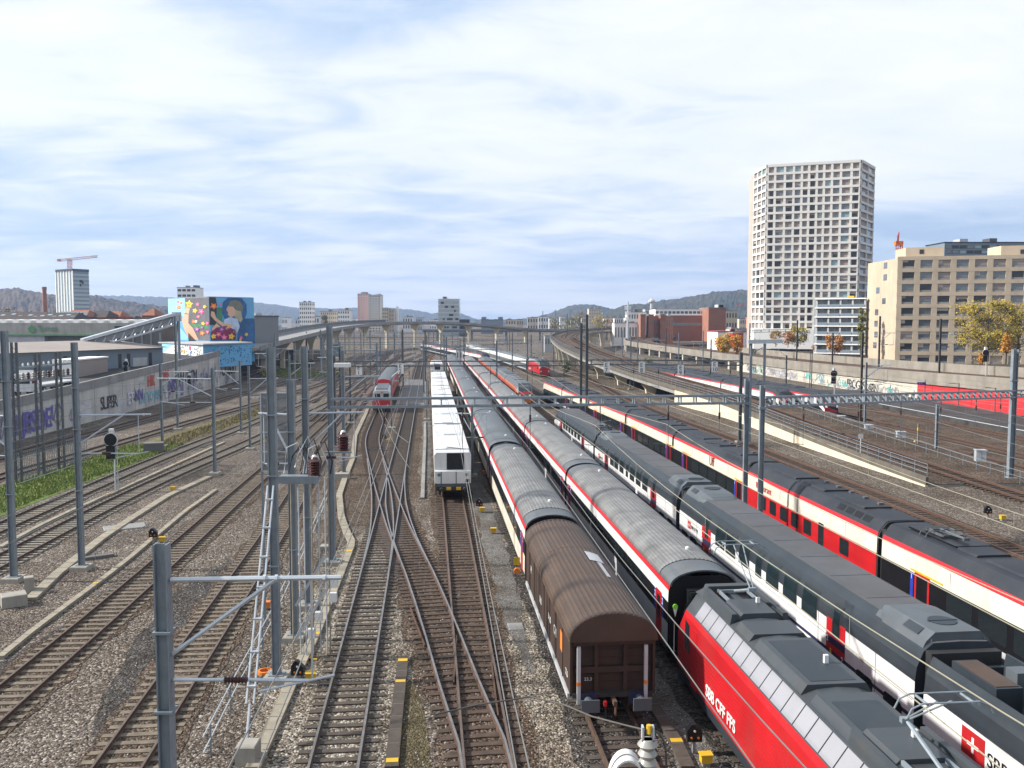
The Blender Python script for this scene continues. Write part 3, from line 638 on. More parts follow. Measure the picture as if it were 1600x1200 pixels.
# ================================================================ rolling stock
def mirror(half):
    """half profile from lower right up to the ridge -> full open profile right to left"""
    return half+[(-x, z) for x, z in reversed(half) if abs(x) > 1e-6]
def mm(ms): return ms+list(reversed(ms))
def bogie(par, y, wheel=.45):
    mb = MB()
    for s in (-1, 1): mb.box(s*.98-.07, s*.98+.07, y-1.6, y+1.6, .42, .72); mb.box(s*.98-.1, s*.98+.1, y-.3, y+.3, .3, .85)
    mb.box(-.95, .95, y-.25, y+.25, .45, .75)
    b = mb.build('bogie', MT['underframe'], par)
    for q in (-1.25, 1.25):
        w = MB()
        for s in (-.75, .75): w.lathe([(wheel, s-.06), (wheel, s+.06)], (0, y+q, .18+wheel), 14, 0, 'x')
        w.tube([(-.75, y+q, .18+wheel), (.75, y+q, .18+wheel)], .09); w.build('wheelset', MT['rust'], b)
def arc(x0, z0, z1, n, ribs=0, rib=.022, pw=.62):
    """roof curve from the gutter (x0,z0) to the ridge (0,z1)"""
    P = []
    N_ = n*3 if ribs else n
    for i in range(N_+1):
        u = i/N_; a = u*math.pi/2; x = x0*math.cos(a); z = z0+(z1-z0)*math.sin(a)**pw if False else z0+(z1-z0)*math.sin(a)
        if ribs and 2 < i < N_-0: 
            if i % 3 == 1: z += rib
        P.append((x, z))
    P[-1] = (0, P[-1][1]); return P
def poly_on(mb, prof_pts, y0, y1, off=.006, m=0):
    """panel lying on a side profile (points (x,z)), pushed outward (x sign) by off"""
    for (xa, za), (xb, zb) in zip(prof_pts, prof_pts[1:]):
        s = 1 if xa > 0 else -1; dx, dz = xb-xa, zb-za; l = (dx*dx+dz*dz)**.5; nx, nz = (dz/l*s, -dx/l*s) if True else 0
        nx = abs(nx)*s; nz = abs(nz)
        q = [(xa+nx*off, za+nz*off), (xb+nx*off, zb+nz*off)]
        mb.add([(q[0][0], y0, q[0][1]), (q[0][0], y1, q[0][1]), (q[1][0], y1, q[1][1]), (q[1][0], y0, q[1][1])], [(0, 1, 2, 3)], m)
def rpane(mb, s, x, yc, zc, w, h, r=.1, m=0, off=.008):
    """rounded window pane on a vertical side"""
    P = []
    for cx, cz, a0 in ((w/2-r, h/2-r, 0), (-w/2+r, h/2-r, 90), (-w/2+r, -h/2+r, 180), (w/2-r, -h/2+r, 270)):
        for k in range(4): a = R(a0+30*k); P.append((s*(x+off), yc+cx+r*math.cos(a), zc+cz+r*math.sin(a)))
    mb.poly(P, m)
# ---------------------------------------------------------------- single-deck coach (grey ribbed or smooth roof)
def coach(name, label, L=25.9, ribbed=True, cab=False, detail=True, group=None, lower='lgrey'):  # lower: cream where sunlit, grey paints the same band in shadow
    t = thing(name, label, 'coach', group=group)
    side = [(1.36, .78), (1.42, 1.05), (1.42, 1.98), (1.42, 2.82), (1.40, 3.28), (1.34, 3.46)]
    sm = [MT['dgrey'], MT[lower], MT['black'], MT['white'], MT['redstripe']]
    mb = MB()
    for s in (1, -1): mb.prism([(x*s, z) for x, z in side], -L/2, L/2, [0, 1, 2, 3, 4], False, False)
    mb.box(-1.3, 1.3, -L/2+.03, L/2-.03, .78, .84, 0)
    for e in (-1, 1):   # end walls
        mb.poly([(x, e*(L/2-.12), z) for x, z in [(-1.38, .8), (1.38, .8), (1.38, 3.4), (.9, 3.8), (-.9, 3.8), (-1.38, 3.4)]], 2)
    mb.build('body', sm, t)
    rm = MT['roofgrey'] if ribbed else MT['roofsmooth']
    half = arc(1.335, 3.462, 4.08, 11 if ribbed else 12, ribbed); prof = mirror(half)
    mb = MB(); mb.prism(prof, -L/2+1.6, L/2-1.6, 0, False, True)
    r2 = mirror(arc(1.335, 3.462, 4.06, 12))
    for e in (-1, 1):
        mb.prism(r2, e*(L/2-1.6), e*L/2, 1, False, False)
        inner = [(x*.96, z-.05) for x, z in r2]; mb.loft([[(x, e*L/2, z) for x, z in r2], [(x, e*L/2, z) for x, z in inner], [(x, e*(L/2-.5), z) for x, z in inner]], 1, False, False)
    roof = mb.build('roof', [rm, MT['roofsmooth']], t, True)
    mb = MB()
    for y in (-L/2+3.1, L/2-3.1): mb.lathe([(.1, 4.0), (.1, 4.16), (.06, 4.2)], (.25, y, 0), 8)
    mb.build('roof_vent', MT['white'], roof)
    mb = MB()
    for y in (-L/2+1.6, L/2-1.6) if ribbed else (-L/2+4, 0, L/2-4): mb.prism([(x*1.004, z+.012) for x, z in r2], y-.04, y+.04, 0, False, False)
    mb.build('roof_seam', MT['dgrey'], roof)
    mb = MB()
    for y in (-6.5, -2, 2, 6.5): mb.box(-1.2, 1.2, y-1.5, y+1.5, .42, .8)
    mb.build('equipment_box', MT['underframe'], t)
    if detail:
        for y in (-9.2, 9.2): bogie(t, y)
        for e in (-1, 1):
            g = MB(); g.box(-.62, .62, e*(L/2-.13), e*(L/2+.28), .95, 3.25)
            for k in range(4): g.box(-.68, .68, e*(L/2-.1+k*.1)-.02, e*(L/2-.1+k*.1)+.02, .9, 3.32)
            g.build('gangway', MT['rubber'], t)
    n = 10 if detail else 0
    if detail:
        for i in range(n):
            y = -8.1+i*1.8
            for s in (-1, 1):
                w = MB(); rpane(w, s, 1.42, y, 2.4, 1.45, .72); f = w.build('window', MT['glass'], t)
    for y in ((-L/2+1.35, L/2-1.35)):
        for s in (-1, 1):
            d = MB(); d.box(s*1.40-.03, s*1.40+.035, y-.42, y+.42, .95, 2.9) if s > 0 else d.box(-1.435, -1.37, y-.42, y+.42, .95, 2.9)
            dd = d.build('door', MT['red'], t)
            w = MB(); rpane(w, s, 1.435, y, 2.25, .46, .95, .08); w.build('door_window', MT['glass'], dd)
            b = MB(); b.box(min(s*1.40, s*1.432), max(s*1.40, s*1.432), y+.47, y+.68, 1.98, 2.82); bb = b.build('class_panel', MT['blue'], t)
            b = MB(); b.box(min(s*1.40, s*1.432), max(s*1.40, s*1.432), y-.68, y-.47, 1.98, 2.82); b.build('class_panel', MT['blue'], t)
            if detail and s < 0:
                text_mesh('class_number', '2', .34, MT['signwhite'], bb, (-1.436, y+.66, 2.5), (0, -1, 0), (0, 0, 1)); text_mesh('class_number', '2', .34, MT['signwhite'], bb, (-1.436, y-.49, 2.5), (0, -1, 0), (0, 0, 1))
    if cab:
        c = MB(); e = -L/2
        c.loft([[(x*k, e-o, .9+(z-.9)*kz) for x, z in [(1.4, .9), (1.42, 2.0), (1.36, 3.1), (1.0, 3.75), (0, 3.98), (-1.0, 3.75), (-1.36, 3.1), (-1.42, 2.0), (-1.4, .9)]] for k, kz, o in ((1, 1, 0), (.97, .97, .35), (.9, .55, .8))], [0]*8, False, True, 0)
        cb = c.build('cab', [MT['dgrey']], t)
        w = MB(); w.poly([(-.95, e-.3, 3.62), (.95, e-.3, 3.62), (1.05, e-.62, 2.9), (-1.05, e-.62, 2.9)]); w.build('windscreen', MT['tealglass'], cb)
    return t
def put(o, path, x0, L, label=None, group=None, first=False):
    loc, rz = path.seat(x0, L)
    if first: o.location = loc; o.rotation_euler = (0, 0, rz); return o
    return dup(o, loc, rz, label, group)
GT2 = 'grey roofed coaches of the train coupled behind the brown wagon'
GT3 = 'grey roofed coaches of the train coupled to the red locomotive'
def ys(path, s): return s-path_s0[id(path)]
path_s0 = {id(P_T2): 4, id(P_T3): 4, id(P_W): 4, id(P_T4): 4, id(P_T5): 4, id(P_TA): 4}
cA = reg(coach('railway_coach', 'ribbed grey roofed coach directly behind the brown covered wagon', lower='cream', group=GT2))
put(cA, P_T2, ys(P_T2, 43.75), 26.4, first=True)
cB = reg(coach('railway_coach', 'smooth grey roofed driving coach with a teal cab windscreen facing the ribbed coach', ribbed=False, cab=True, lower='cream', group=GT2))
put(cB, P_T2, ys(P_T2, 71.3), 26.4, first=True)
cC = reg(coach('railway_coach', 'smooth grey roofed coach coupled behind the driving coach with the teal windscreen', ribbed=False, detail=False, lower='cream', group=GT2))
put(cC, P_T2, ys(P_T2, 97.8), 26.4, first=True)
for i in range(5):
    s = 97.8+26.4*(i+1); put(cC, P_T2, ys(P_T2, s), 26.4, '%s smooth grey roofed coach beyond the driving coach with the teal windscreen' % ORD[i+1])
cD = reg(coach('railway_coach', 'ribbed grey roofed coach coupled directly to the red locomotive', group=GT3)); put(cD, P_T3, ys(P_T3, 33.3), 26.4, first=True)  # grey lower sides: shadow of the neighbouring train put into the livery colour
put(cD, P_T3, ys(P_T3, 59.8), 26.4, 'second ribbed grey roofed coach behind the red locomotive')
cE = reg(coach('railway_coach', 'third grey roofed coach behind the red locomotive', detail=False, group=GT3)); put(cE, P_T3, ys(P_T3, 86.3), 26.4, first=True)
for i in range(5): put(cE, P_T3, ys(P_T3, 112.8+26.5*i), 26.4, '%s grey roofed coach behind the red locomotive' % ORD[i+3])
# green end-of-train disc hung on the coach by the locomotive
mb = MB(); mb.lathe([(.1, -.02), (.1, .02)], (0, 0, 0), 14, 0, 'y'); mb.add([(-.09, 0, -.06), (.09, 0, -.06), (0, 0, -.42), (0, -.02, -.06)], [(0, 1, 2), (0, 3, 2), (1, 3, 2)], 1)
tag(mb.build('end_marker', [MT['green'], MT['signwhite']], loc=Y(33.2, 9.42, 2.75), rz=A), 'small green and white marker hung on the coach end beside the red locomotive', 'marker')
# ---------------------------------------------------------------- brown covered wagon
def covered_wagon():
    L = 14.1; t = thing('covered_wagon', 'brown covered freight wagon with arched ribbed roof and buffers', 'freight wagon')
    mb = MB(); mb.box(-1.38, 1.38, -L/2, L/2, 1.05, 1.2, 1)
    for s in (-1, 1): mb.box(min(s*1.38, s*1.44), max(s*1.38, s*1.44), -L/2+.05, L/2-.05, 1.1, 3.04, 0)
    for e in (-1, 1): mb.box(-1.38, 1.38, e*(L/2-.3)-.03, e*(L/2-.3)+.03, 1.1, 3.04, 2)
    body = mb.build('body', [MT['brown'], MT['underframe'], MT['brown']], t)
    mb = MB()
    for s in (-1, 1):
        for k in range(9):
            y = -L/2+.1+k*(L-.2)/8; mb.box(min(s*1.44, s*1.465), max(s*1.44, s*1.465), y-.04, y+.04, 1.1, 3.02)
        mb.box(min(s*1.44, s*1.47), max(s*1.44, s*1.47), -L/2, L/2, 2.94, 3.06)
    mb.build('side_rib', MT['brown'], body)
    mb = MB(); half = [(1.52, 3.02)]+arc(1.5, 3.08, 3.98, 12, True, .022); mb.prism(mirror(half), -L/2-.12, L/2+.12, 0, False, True); roof = mb.build('roof', MT['brownroof'], t)
    mb = MB(); pr = mirror([(x*1.006, z+.02) for x, z in arc(1.5, 3.08, 3.98, 14)])
    for y in (-L/2+.02, L/2-.02): mb.prism(pr, y-.09, y+.09, 0, False, False)
    mb.prism([(x*.997, z-.008) for x, z in pr], 1.7, 1.76, 0, False, False)
    mb.build('roof_hoop', MT['brown'], roof)
    mb = MB(); pts = [(x, z+.03) for x, z in arc(1.5, 3.08, 3.98, 24) if x < 1.0 and x > .2]
    mb.prism(pts[:8], -.4, 1.0, 0, False, False); mb.prism(pts[2:5], -2.6, -.5, 0, False, False); mb.build('roof_patch', MT['lgrey'], roof)
    for e in (-1, 1):
        en = MB(); y = e*(L/2-.26)
        en.box(-1.36, 1.36, min(y, e*L/2), max(y, e*L/2), 2.86, 3.04); en.box(-1.3, 1.3, min(y, e*(L/2-.1)), max(y, e*(L/2-.1)), 1.88, 2.08)
        for x in (-.55, .45): en.box(x-.07, x+.07, min(y, e*(L/2-.12)), max(y, e*(L/2-.12)), 1.1, 2.86)
        en.poly([(x, e*(L/2-.05), z) for x, z in mirror(arc(1.45, 3.06, 3.9, 12))])
        for k in range(6): en.box(-1.3, 1.3, min(y, y+e*.012), max(y, y+e*.012), 1.2+k*.28, 1.21+k*.28+.02)
        en.build('end_frame', MT['brown'], t)
        for x in (-1.18, 1.12):
            p = MB(); p.box(x-.06, x+.06, e*(L/2+.02)-.05, e*(L/2+.02)+.05, .85, 2.84); p.box(x-.065, x+.065, e*(L/2+.03)-.05, e*(L/2+.03)+.05, 1.5, 1.62, 1); p.build('end_post', [MT['lgrey'], MT['orange']], t)
        for x in (-.88, .88):
            b = MB(); b.lathe([(.16, 0), (.16, .35), (.12, .36), (.12, .55)], (x, e*(L/2+.02) if e > 0 else -(L/2+.57), 1.02), 12, 0, 'y'); b.cbox((x, e*(L/2+.6), 1.02), (.62, .06, .42)); b.cbox((x, e*(L/2+.0), 1.02), (.66, .08, .4), 1); b.build('buffer', [MT['mgrey'], MT['navy']], t)
        h = MB(); h.cbox((0, e*(L/2+.2), 1.0), (.12, .5, .16)); h.tube([(0, e*(L/2+.3), 1.05), (.02, e*(L/2+.4), .9), (0, e*(L/2+.42), .6)], .05); h.build('coupling_hook', MT['rust'], t)
        h = MB(); h.tube([(-.3, e*(L/2+.1), 1.0), (-.33, e*(L/2+.28), .95), (-.3, e*(L/2+.3), .65), (-.28, e*(L/2+.25), .45)], .035); h.cbox((-.32, e*(L/2+.28), .95), (.1, .12, .16), 1); h.build('brake_hose', [MT['rubber'], MT['red']], t)
    mb = MB()
    for s in (-1, 1): mb.box(min(s*1.3, s*1.5), max(s*1.3, s*1.5), -L/2+.4, L/2-.4, .88, 1.06)
    mb.build('sill', MT['lgrey'], t)
    for y in (-4.6, 4.6): bogie(t, y)
    for s, (y, z, tx, sz, m) in [(-1, q) for q in ((1.5, 1.7, 'SBB', .42, 'signwhite'), (-1.3, 1.9, '31 85', .34, 'signwhite'), (-2.9, 1.9, 'CH', .5, 'signwhite'), (4.9, 2.0, 'H', .5, 'signwhite'), (-5.9, 1.5, '22,5', .3, 'signwhite'))]:
        text_mesh('stencil', tx, sz, MT[m], t, (-1.452, y, z), (0, -1, 0), (0, 0, 1))
    mb = MB(); mb.box(-1.453, -1.445, -5.2, -4.6, 1.9, 2.6); mb.build('hazard_sticker', MT['orange'], t)
    text_mesh('stencil', '23,3 t', .16, MT['signwhite'], t, (-.95, -L/2+.255, 1.55), (1, 0, 0), (0, 0, 1))
    return t
w = covered_wagon(); put(w, P_T2, ys(P_T2, 28.9), 14.5, first=True)
# ---------------------------------------------------------------- red electric locomotive
def pantograph(par, y, z, up=0, d=1, m='galv'):
    """single-arm pantograph; d: direction of the knee"""
    mb = MB()
    for s in (-.5, .5): mb.beam((s, y-.7, z+.08), (s, y+.7, z+.08), .07, .1)
    for q in (-.6, .6): mb.beam((-.55, y+q, z+.08), (.55, y+q, z+.08), .07, .1)
    for a in (-.5, .5):
        for b in (-.6, .6): mb.lathe([(.07, -.12), (.11, -.06), (.07, 0), (.11, .06)], (a, y+b, z), 8, 1)
    kz = z+.25+up*.45; ky = y+d*(1.5-.25*up); hy = y-d*(.25-.1*up); hz = z+.4+up*1.45
    mb.tube([(0, y-d*.4, z+.15), (0, ky, kz)], .05); mb.tube([(-.05, ky, kz), (-.16, hy, hz)], .022); mb.tube([(.05, ky, kz), (.16, hy, hz)], .022); mb.cbox((0, ky, kz), (.26, .12, .12))
    for q in (-.25, .25):
        mb.tube([(-.95, hy+q, hz-.22), (-.85, hy+q, hz-.02), (-.62, hy+q, hz+.08), (.62, hy+q, hz+.08), (.85, hy+q, hz-.02), (.95, hy+q, hz-.22)], .019)
    mb.tube([(-.5, hy-.25, hz+.05), (-.5, hy+.25, hz+.05)], .03); mb.tube([(.5, hy-.25, hz+.05), (.5, hy+.25, hz+.05)], .03)
    mb.build('pantograph', [MT[m], MT['porcelain']], par)
def electric_loco(label):
    L = 18.2; t = thing('electric_locomotive', label, 'locomotive'); h = L/2
    P = [(1.40, .55), (1.49, 1.0), (1.49, 3.18), (1.42, 3.38), (1.02, 3.95), (.55, 4.12), (0, 4.16)]
    full = mirror(P); nseg = len(full)-1
    secs = []
    for y, kx, kz, zb in ((-h, .86, .56, .55), (-h+.35, .9, .66, .55), (-h+1.25, .945, .955, .55), (-h+2.2, 1, 1, .55), (h-2.2, 1, 1, .55), (h-1.25, .945, .955, .55), (h-.35, .9, .66, .55), (h, .86, .56, .55)):
        secs.append([(x*kx, y, zb+(z-zb)*kz) for x, z in full])
    m = mm([0, 1, 1, 2, 2, 2]); mb = MB(); mb.loft(secs, m, False, True, 1)
    mat('locogrey', (.045, .053, .06), .5, 0, .2, .8, dirt=.4, spec=.35)
    body = mb.build('body', [MT['dgrey'], MT['red'], MT['locogrey']], t)
    mb = MB()
    for s in (-1, 1):
        for k in range(11): z = 1.15+k*.135; mb.box(min(s*1.488, s*1.502), max(s*1.488, s*1.502), -h+2.9, h-2.9, z, z+.035)
    mb.build('side_rib', MT['red'], body)
    for s in (-1, 1):
        for k in range(17):
            y0 = -h+2.6+k*.77; mb = MB(); poly_on(mb, [(s*1.40, 3.42), (s*1.04, 3.935)], y0, y0+.72, .012); mb.build('roof_louvre', MT['lgrey'] if False else MT['panel'], t)
    for e in (-1, 1):
        for s in (-1, 1):
            mb = MB(); y = e*(h-1.85); bx = lambda q: 1.49*(1-.055*max(0, (q-(h-2.2))/.95))+.012; mb.poly([(s*bx(h-2.2), e*(h-2.2), 1.95), (s*bx(h-1.38), e*(h-1.38), 1.95), (s*bx(h-1.55), e*(h-1.55), 2.98), (s*bx(h-2.2), e*(h-2.2), 2.98)]); mb.build('cab_side_window', MT['glass'], t)
            mb = MB(); mb.box(min(s*1.47, s*1.5), max(s*1.47, s*1.5), e*(h-2.75)-.35, e*(h-2.75)+.35, .9, 3.0); mb.build('cab_door', MT['red'], t)
        mb = MB(); y0, y1 = h-.36, h-1.2
        mb.poly([(-1.2, e*(y0-.02+.03), 2.28+.55), (1.2, e*(y0-.02+.03), 2.28+.55), (1.15, e*(y1+.05+.03), 3.72), (-1.15, e*(y1+.05+.03), 3.72)]); mb.build('windscreen', MT['glass'], t)
        for s in (-1, 1):
            mb = MB(); mb.lathe([(.17, -.03), (.17, .03)], (s*.95, e*(h+.0), 1.45), 12, 0, 'y'); mb.build('headlight', MT['signwhite'], t)
            mb = MB(); mb.lathe([(.15, 0), (.15, .4), (.24, .41), (.24, .47)], (s*.88, h-.02 if e > 0 else -h-.45, 1.02), 12, 0, 'y'); mb.build('buffer', MT['mgrey'], t)
        mb = MB(); mb.box(-1.3, 1.3, e*(h-.5)-.3, e*(h-.5)+.3, .25, .6); mb.build('snow_plough', MT['dgrey'], t)
    roof = MB()
    for y0, y1, z, wd in ((-h+2.6, -1.9, 4.2, .95), (-1.4, 2.0, 4.24, .98), (2.5, h-5.4, 4.2, .95)):
        roof.prism([(wd, 3.98), (wd*.82, z), (-wd*.82, z), (-wd, 3.98)], y0, y1, 0, True)
    rf = roof.build('roof_hood', MT['locogrey'], t)
    mb = MB(); mb.box(-.62, .62, -1.2, 1.8, 4.235, 4.25); mb.box(-.6, .6, -h+3.6, -2.4, 4.195, 4.212); mb.build('roof_grille', MT['dgrey'], rf)
    for y in (-4.6, 0, 5.2):
        mb = MB(); mb.box(.28, .4, y-.05, y+.05, 4.2, 4.48); mb.build('roof_antenna', MT['signwhite'], rf)
    for e in (-1, 1):
        mb = MB(); a_, b_ = sorted((e*(h-2.0), e*(h-4.9))); mb.box(-.78, .78, a_, b_, 4.09, 4.15); mb.build('pantograph_well', MT['black'], t)  # flat black plate: the darkness of a deep well put into its colour
        mb = MB(); mb.loft([[(x, e*(h-q), z) for x, z in ((1.0, 3.9), (.8*k, zt), (-.8*k, zt), (-1.0, 3.9))] for q, k, zt in ((1.25, .8, 4.06), (1.75, 1, 4.34), (2.15, 1, 4.36))], 0, False, True)
        for s in (-1, 1): a_, b_ = sorted((e*(h-2.1), e*(h-5.0))); mb.prism([(s*1.0, 3.95), (s*.93, 4.3), (s*.76, 4.3), (s*.76, 4.1)], a_, b_, 0, True)
        mb.build('roof_cowl', MT['locogrey'], t)
        mb = MB(); a_, b_ = sorted((e*(h-3.5), e*(h-5.0))); mb.prism([(.76, 4.1), (.55, 4.31), (-.55, 4.31), (-.76, 4.1)], a_, b_, 0, True); mb.build('roof_hatch', MT['locogrey'], t)
    pantograph(t, h-3.0, 4.17, 1.0, -1); pantograph(t, -h+3.0, 4.17, .9, 1)
    for y in (-5, 5): bogie(t, y, .55)
    mb = MB(); mb.box(-1.2, 1.2, -2.6, 2.6, .3, .6); mb.build('transformer_tank', MT['underframe'], t)
    for s in (-1, 1):
        o = text_mesh('lettering', 'SBB CFF FFS', .56, MT['signwhite'], t, (s*1.512, 4.9, 1.32), (0, s, 0), (0, 0, 1), .004, 1.0, .012)
        if s > 0: o.data.transform(Matrix.Translation((0, -10, 0)))
    return t
mat('panel', (.25, .25, .27), .4, 0, .06, .5, dirt=.15)
lo = reg(electric_loco('bright red electric locomotive with white lettering and pantographs at the front of the grey coaches'))
put(lo, P_T3, ys(P_T3, 14.2), 18.6, first=True)
l2, r2_ = P_T7.seat(66, 18.6)
dup(lo, l2, r2_, 'distant red electric locomotive heading a white train by the viaduct piers')
# ---------------------------------------------------------------- double-deck unit
mat('dd_white', (.62, .62, .62), .3, 0, .07, .6, dirt=.3)
DDP = [(1.33, .42), (1.41, .7), (1.41, 1.86), (1.41, 1.99), (1.41, 3.05), (1.36, 3.48), (1.16, 3.96), (.86, 4.2)]
def ddwin(par, s, yc, w, lo_=2.62, hi=3.82, nm='window'):
    pts = [(1.41, lo_), (1.41, 3.05), (1.36, 3.48), (1.26, 3.72)]
    mb = MB(); poly_on(mb, [(s*x, z) for x, z in pts], yc-w/2, yc+w/2, .012, 0)
    f = mb.build(nm, MT['rubber'], par)
    mb = MB(); poly_on(mb, [(s*x, z) for x, z in [(1.41, lo_+.07), (1.41, 3.05), (1.36, 3.48), (1.285, 3.66)]], yc-w/2+.07, yc+w/2-.07, .02, 0); mb.build('pane', MT['tealdark'], f)
mat('tealdark', (.012, .022, .026), .16, 0, .5, .5, spec=.45)
def doubledeck(label, L=24.4, kind='mid', group=None, cab=False):
    t = thing('double_deck_car', label, 'rail car', group=group); h = L/2
    ms = [MT['dgrey'], MT['dd_white'], MT['navy'], MT['dd_white'], MT['dgrey'], MT['dgrey'], MT['dgrey'], MT['roofdeck']]
    full = mirror(DDP+[(0, 4.23)])
    mb = MB(); idx = [0, 1, 2, 3, 4, 5, 6, 7]
    if cab:
        secs = [[(x*kx, y, .42+(z-.42)*kz) for x, z in full] for y, kx, kz in ((-h, 1, 1), (h-3.6, 1, 1), (h-2.2, .985, .97), (h-.9, .93, .86), (h-.2, .86, .62), (h, .8, .45))]
    else: secs = [[(x, y, z) for x, z in full] for y in (-h, h)]
    mb.loft(secs, mm(idx), False, True, 0); mb.build('body', ms, t)
    mb = MB(); mb.box(-.8, .8, -h+.2, h-(4 if cab else .2), 4.235, 4.25)
    for s in (-1, 1): mb.box(s*.84-.02, s*.84+.02, -h+.1, h-(4 if cab else .1), 4.2, 4.26)
    mb.build('roof_deck', MT['roofdeck'], t)
    mb = MB()
    for k in range(7): y = -h+4.2+k*2.7; mb.box(-.8, .8, y-.015, y+.015, 4.25, 4.258) if y < h-4.5 else None
    mb.build('roof_seam', MT['dgrey'], t)
    # raised air units at the ends
    ends = () if cab else (-1, 1)
    for e in ends:
        mb = MB(); y1 = e*(h-.15); y0 = e*(h-3.4)
        secs = []
        for y, k, zt in ((y0, .7, 4.26), (y0+e*.35, .84, 4.38), (y0+e*.9, .93, 4.44), (y1, .93, 4.47)): secs.append([(1.12, y, 3.97), (1.0*k/.93, y, 4.21), (.72*k/.93, y, zt), (-.72*k/.93, y, zt), (-1.0*k/.93, y, 4.21), (-1.12, y, 3.97)])
        mb.loft(secs, 0, False, True); hd = mb.build('air_unit', MT['mgrey'], t)
        mb = MB(); mb.lathe([(.42, 4.455), (.42, 4.485)], (.1, y1-e*1.0, 0), 18); mb.box(-.38, .58, y1-e*1.0-.03, y1-e*1.0+.03, 4.485, 4.5)
        for s in (-1, 1):
            a = [(s*.98, 4.24), (s*.76, 4.42)]
            poly_on(mb, a, min(y1-e*.5, y1-e*1.35), max(y1-e*.5, y1-e*1.35), .02)
        mb.build('grille', MT['dgrey'], hd)
    if cab:
        mb = MB(); ym = -h+2.3
        mb.box(-.74, .74, ym-2, ym+2, 4.252, 4.27); wl = mb.build('roof_well', MT['black'], t); pantograph(t, ym, 4.38, .1, 1, 'galv_dark')
    # windows and doors
    doors = (-7.1, 7.4) if not cab else (-7.1, 5.6)
    for s in (-1, 1):
        for y in doors:
            d = MB(); poly_on(d, [(s*1.33, .42), (s*1.41, .7), (s*1.41, 1.86)], y-.72, y+.72, .012, 0); poly_on(d, [(s*1.41, 2.0), (s*1.41, 2.22)], y-.72, y+.72, .012, 0); poly_on(d, [(s*1.41, 2.5), (s*1.41, 3.05), (s*1.40, 3.12)], y-.72, y+.72, .012, 0)
            poly_on(d, [(s*1.41, 2.22), (s*1.41, 2.5)], y-.72, y+.72, .012, 1); poly_on(d, [(s*1.41, 1.86), (s*1.41, 2.0)], y-.72, y+.72, .012, 1)
            dd = d.build('door', [MT['red'], MT['navy']], t)
            w = MB(); poly_on(w, [(s*1.41, .75), (s*1.41, 1.7)], y-.55, y-.08, .02); poly_on(w, [(s*1.41, .75), (s*1.41, 1.7)], y+.08, y+.55, .02); w.build('door_window', MT['glass'], dd)
            if s < 0:
                text_mesh('class_number', '2', .3, MT['signwhite'], dd, (-1.43, y+.68, 2.25), (0, -1, 0), (0, 0, 1)); text_mesh('class_number', '2', .3, MT['signwhite'], dd, (-1.43, y-.46, 1.83), (0, -1, 0), (0, 0, 1))
                w = MB(); w.box(-1.43, -1.422, y+.28, y+.4, 1.88, 2.05); w.build('door_lamp', MT['yellow'], dd)
            ddwin(t, s, y-.02, .62, 2.55, 3.75)
        ws = [-4.9, -3.1, -1.3, -.0+.25, 2.0, 3.8, 5.3] if not cab else [-4.9, -3.1, -1.3, .4, 2.1, 3.7]
        for i, y in enumerate(ws): ddwin(t, s, y, .72 if (i == 3 and not cab) else 1.35)
        for y in ([-11, -9.2, 9.6, 11.2] if not cab else [-11, -9.2]):
            w = MB(); rpane(w, s, 1.41, y, 1.45, 1.1, 1.25, .15, 0, .014); w.build('lower_window', MT['glass'], t)
        for y in (-3.9, -1.6, .8, 3.4):
            w = MB(); w.box(min(s*1.41, s*1.424), max(s*1.41, s*1.424), y-.5, y+.5, 1.05, 1.4); w.build('vent', MT['black'], t)
    for y in (-9.9, -5.7, 6.0, 9.0) if not cab else (-9.9, -5.7, 4.4):
        w = MB(); w.box(-1.4175, -1.411, y-.012, y+.012, .72, 3.06); w.build('panel_seam', MT['mgrey'], t)
    w = MB(); w.box(-1.4172, -1.411, -h+.1, h-(4 if cab else .1), 2.44, 2.455); w.build('panel_seam', MT['mgrey'], t)
    ly = h-1.6 if not cab else 7.2; o = MB(); o.box(-1.424, -1.412, ly-.5, ly, 2.4, 2.8); lg = o.build('logo', MT['red'], t)
    o = MB(); o.box(-1.43, -1.426, ly-.37, ly-.13, 2.575, 2.625); o.box(-1.43, -1.426, ly-.275, ly-.225, 2.48, 2.72); o.build('logo_cross', MT['signwhite'], lg)
    text_mesh('lettering', 'SBB CFF FFS', .24, MT['black'], t, (-1.425, ly-.6, 2.5), (0, -1, 0), (0, 0, 1))
    for e in (-1, 1):
        if cab and e > 0: continue
        g = MB(); g.box(-1.1, 1.1, e*(h-.02), e*(h+.32), .7, 4.0); g.build('gangway', MT['rubber'], t)
    for y in (-8.4, 8.4): bogie(t, y)
    if cab:
        w = MB(); w.poly([(-1.05, h-.18, 2.9), (1.05, h-.18, 2.9), (1.0, h-.86, 3.72), (-1.0, h-.86, 3.72)]); w.build('windscreen', MT['glass'], t)
    return t
GD = 'double deck cars of the white and grey train'
d1 = reg(doubledeck('white and grey double deck car alongside the red locomotive, coupled to the power car', group=GD)); put(d1, P_T4, ys(P_T4, 24.8), 24.4, first=True)
put(d1, P_T4, ys(P_T4, 49.9), 24.4, 'middle double deck car of the white and grey train, between the other two')
d3 = reg(doubledeck('end double deck car with rounded cab and a folded pantograph', 24.2, cab=True, group=GD)); put(d3, P_T4, ys(P_T4, 75), 24.2, first=True)
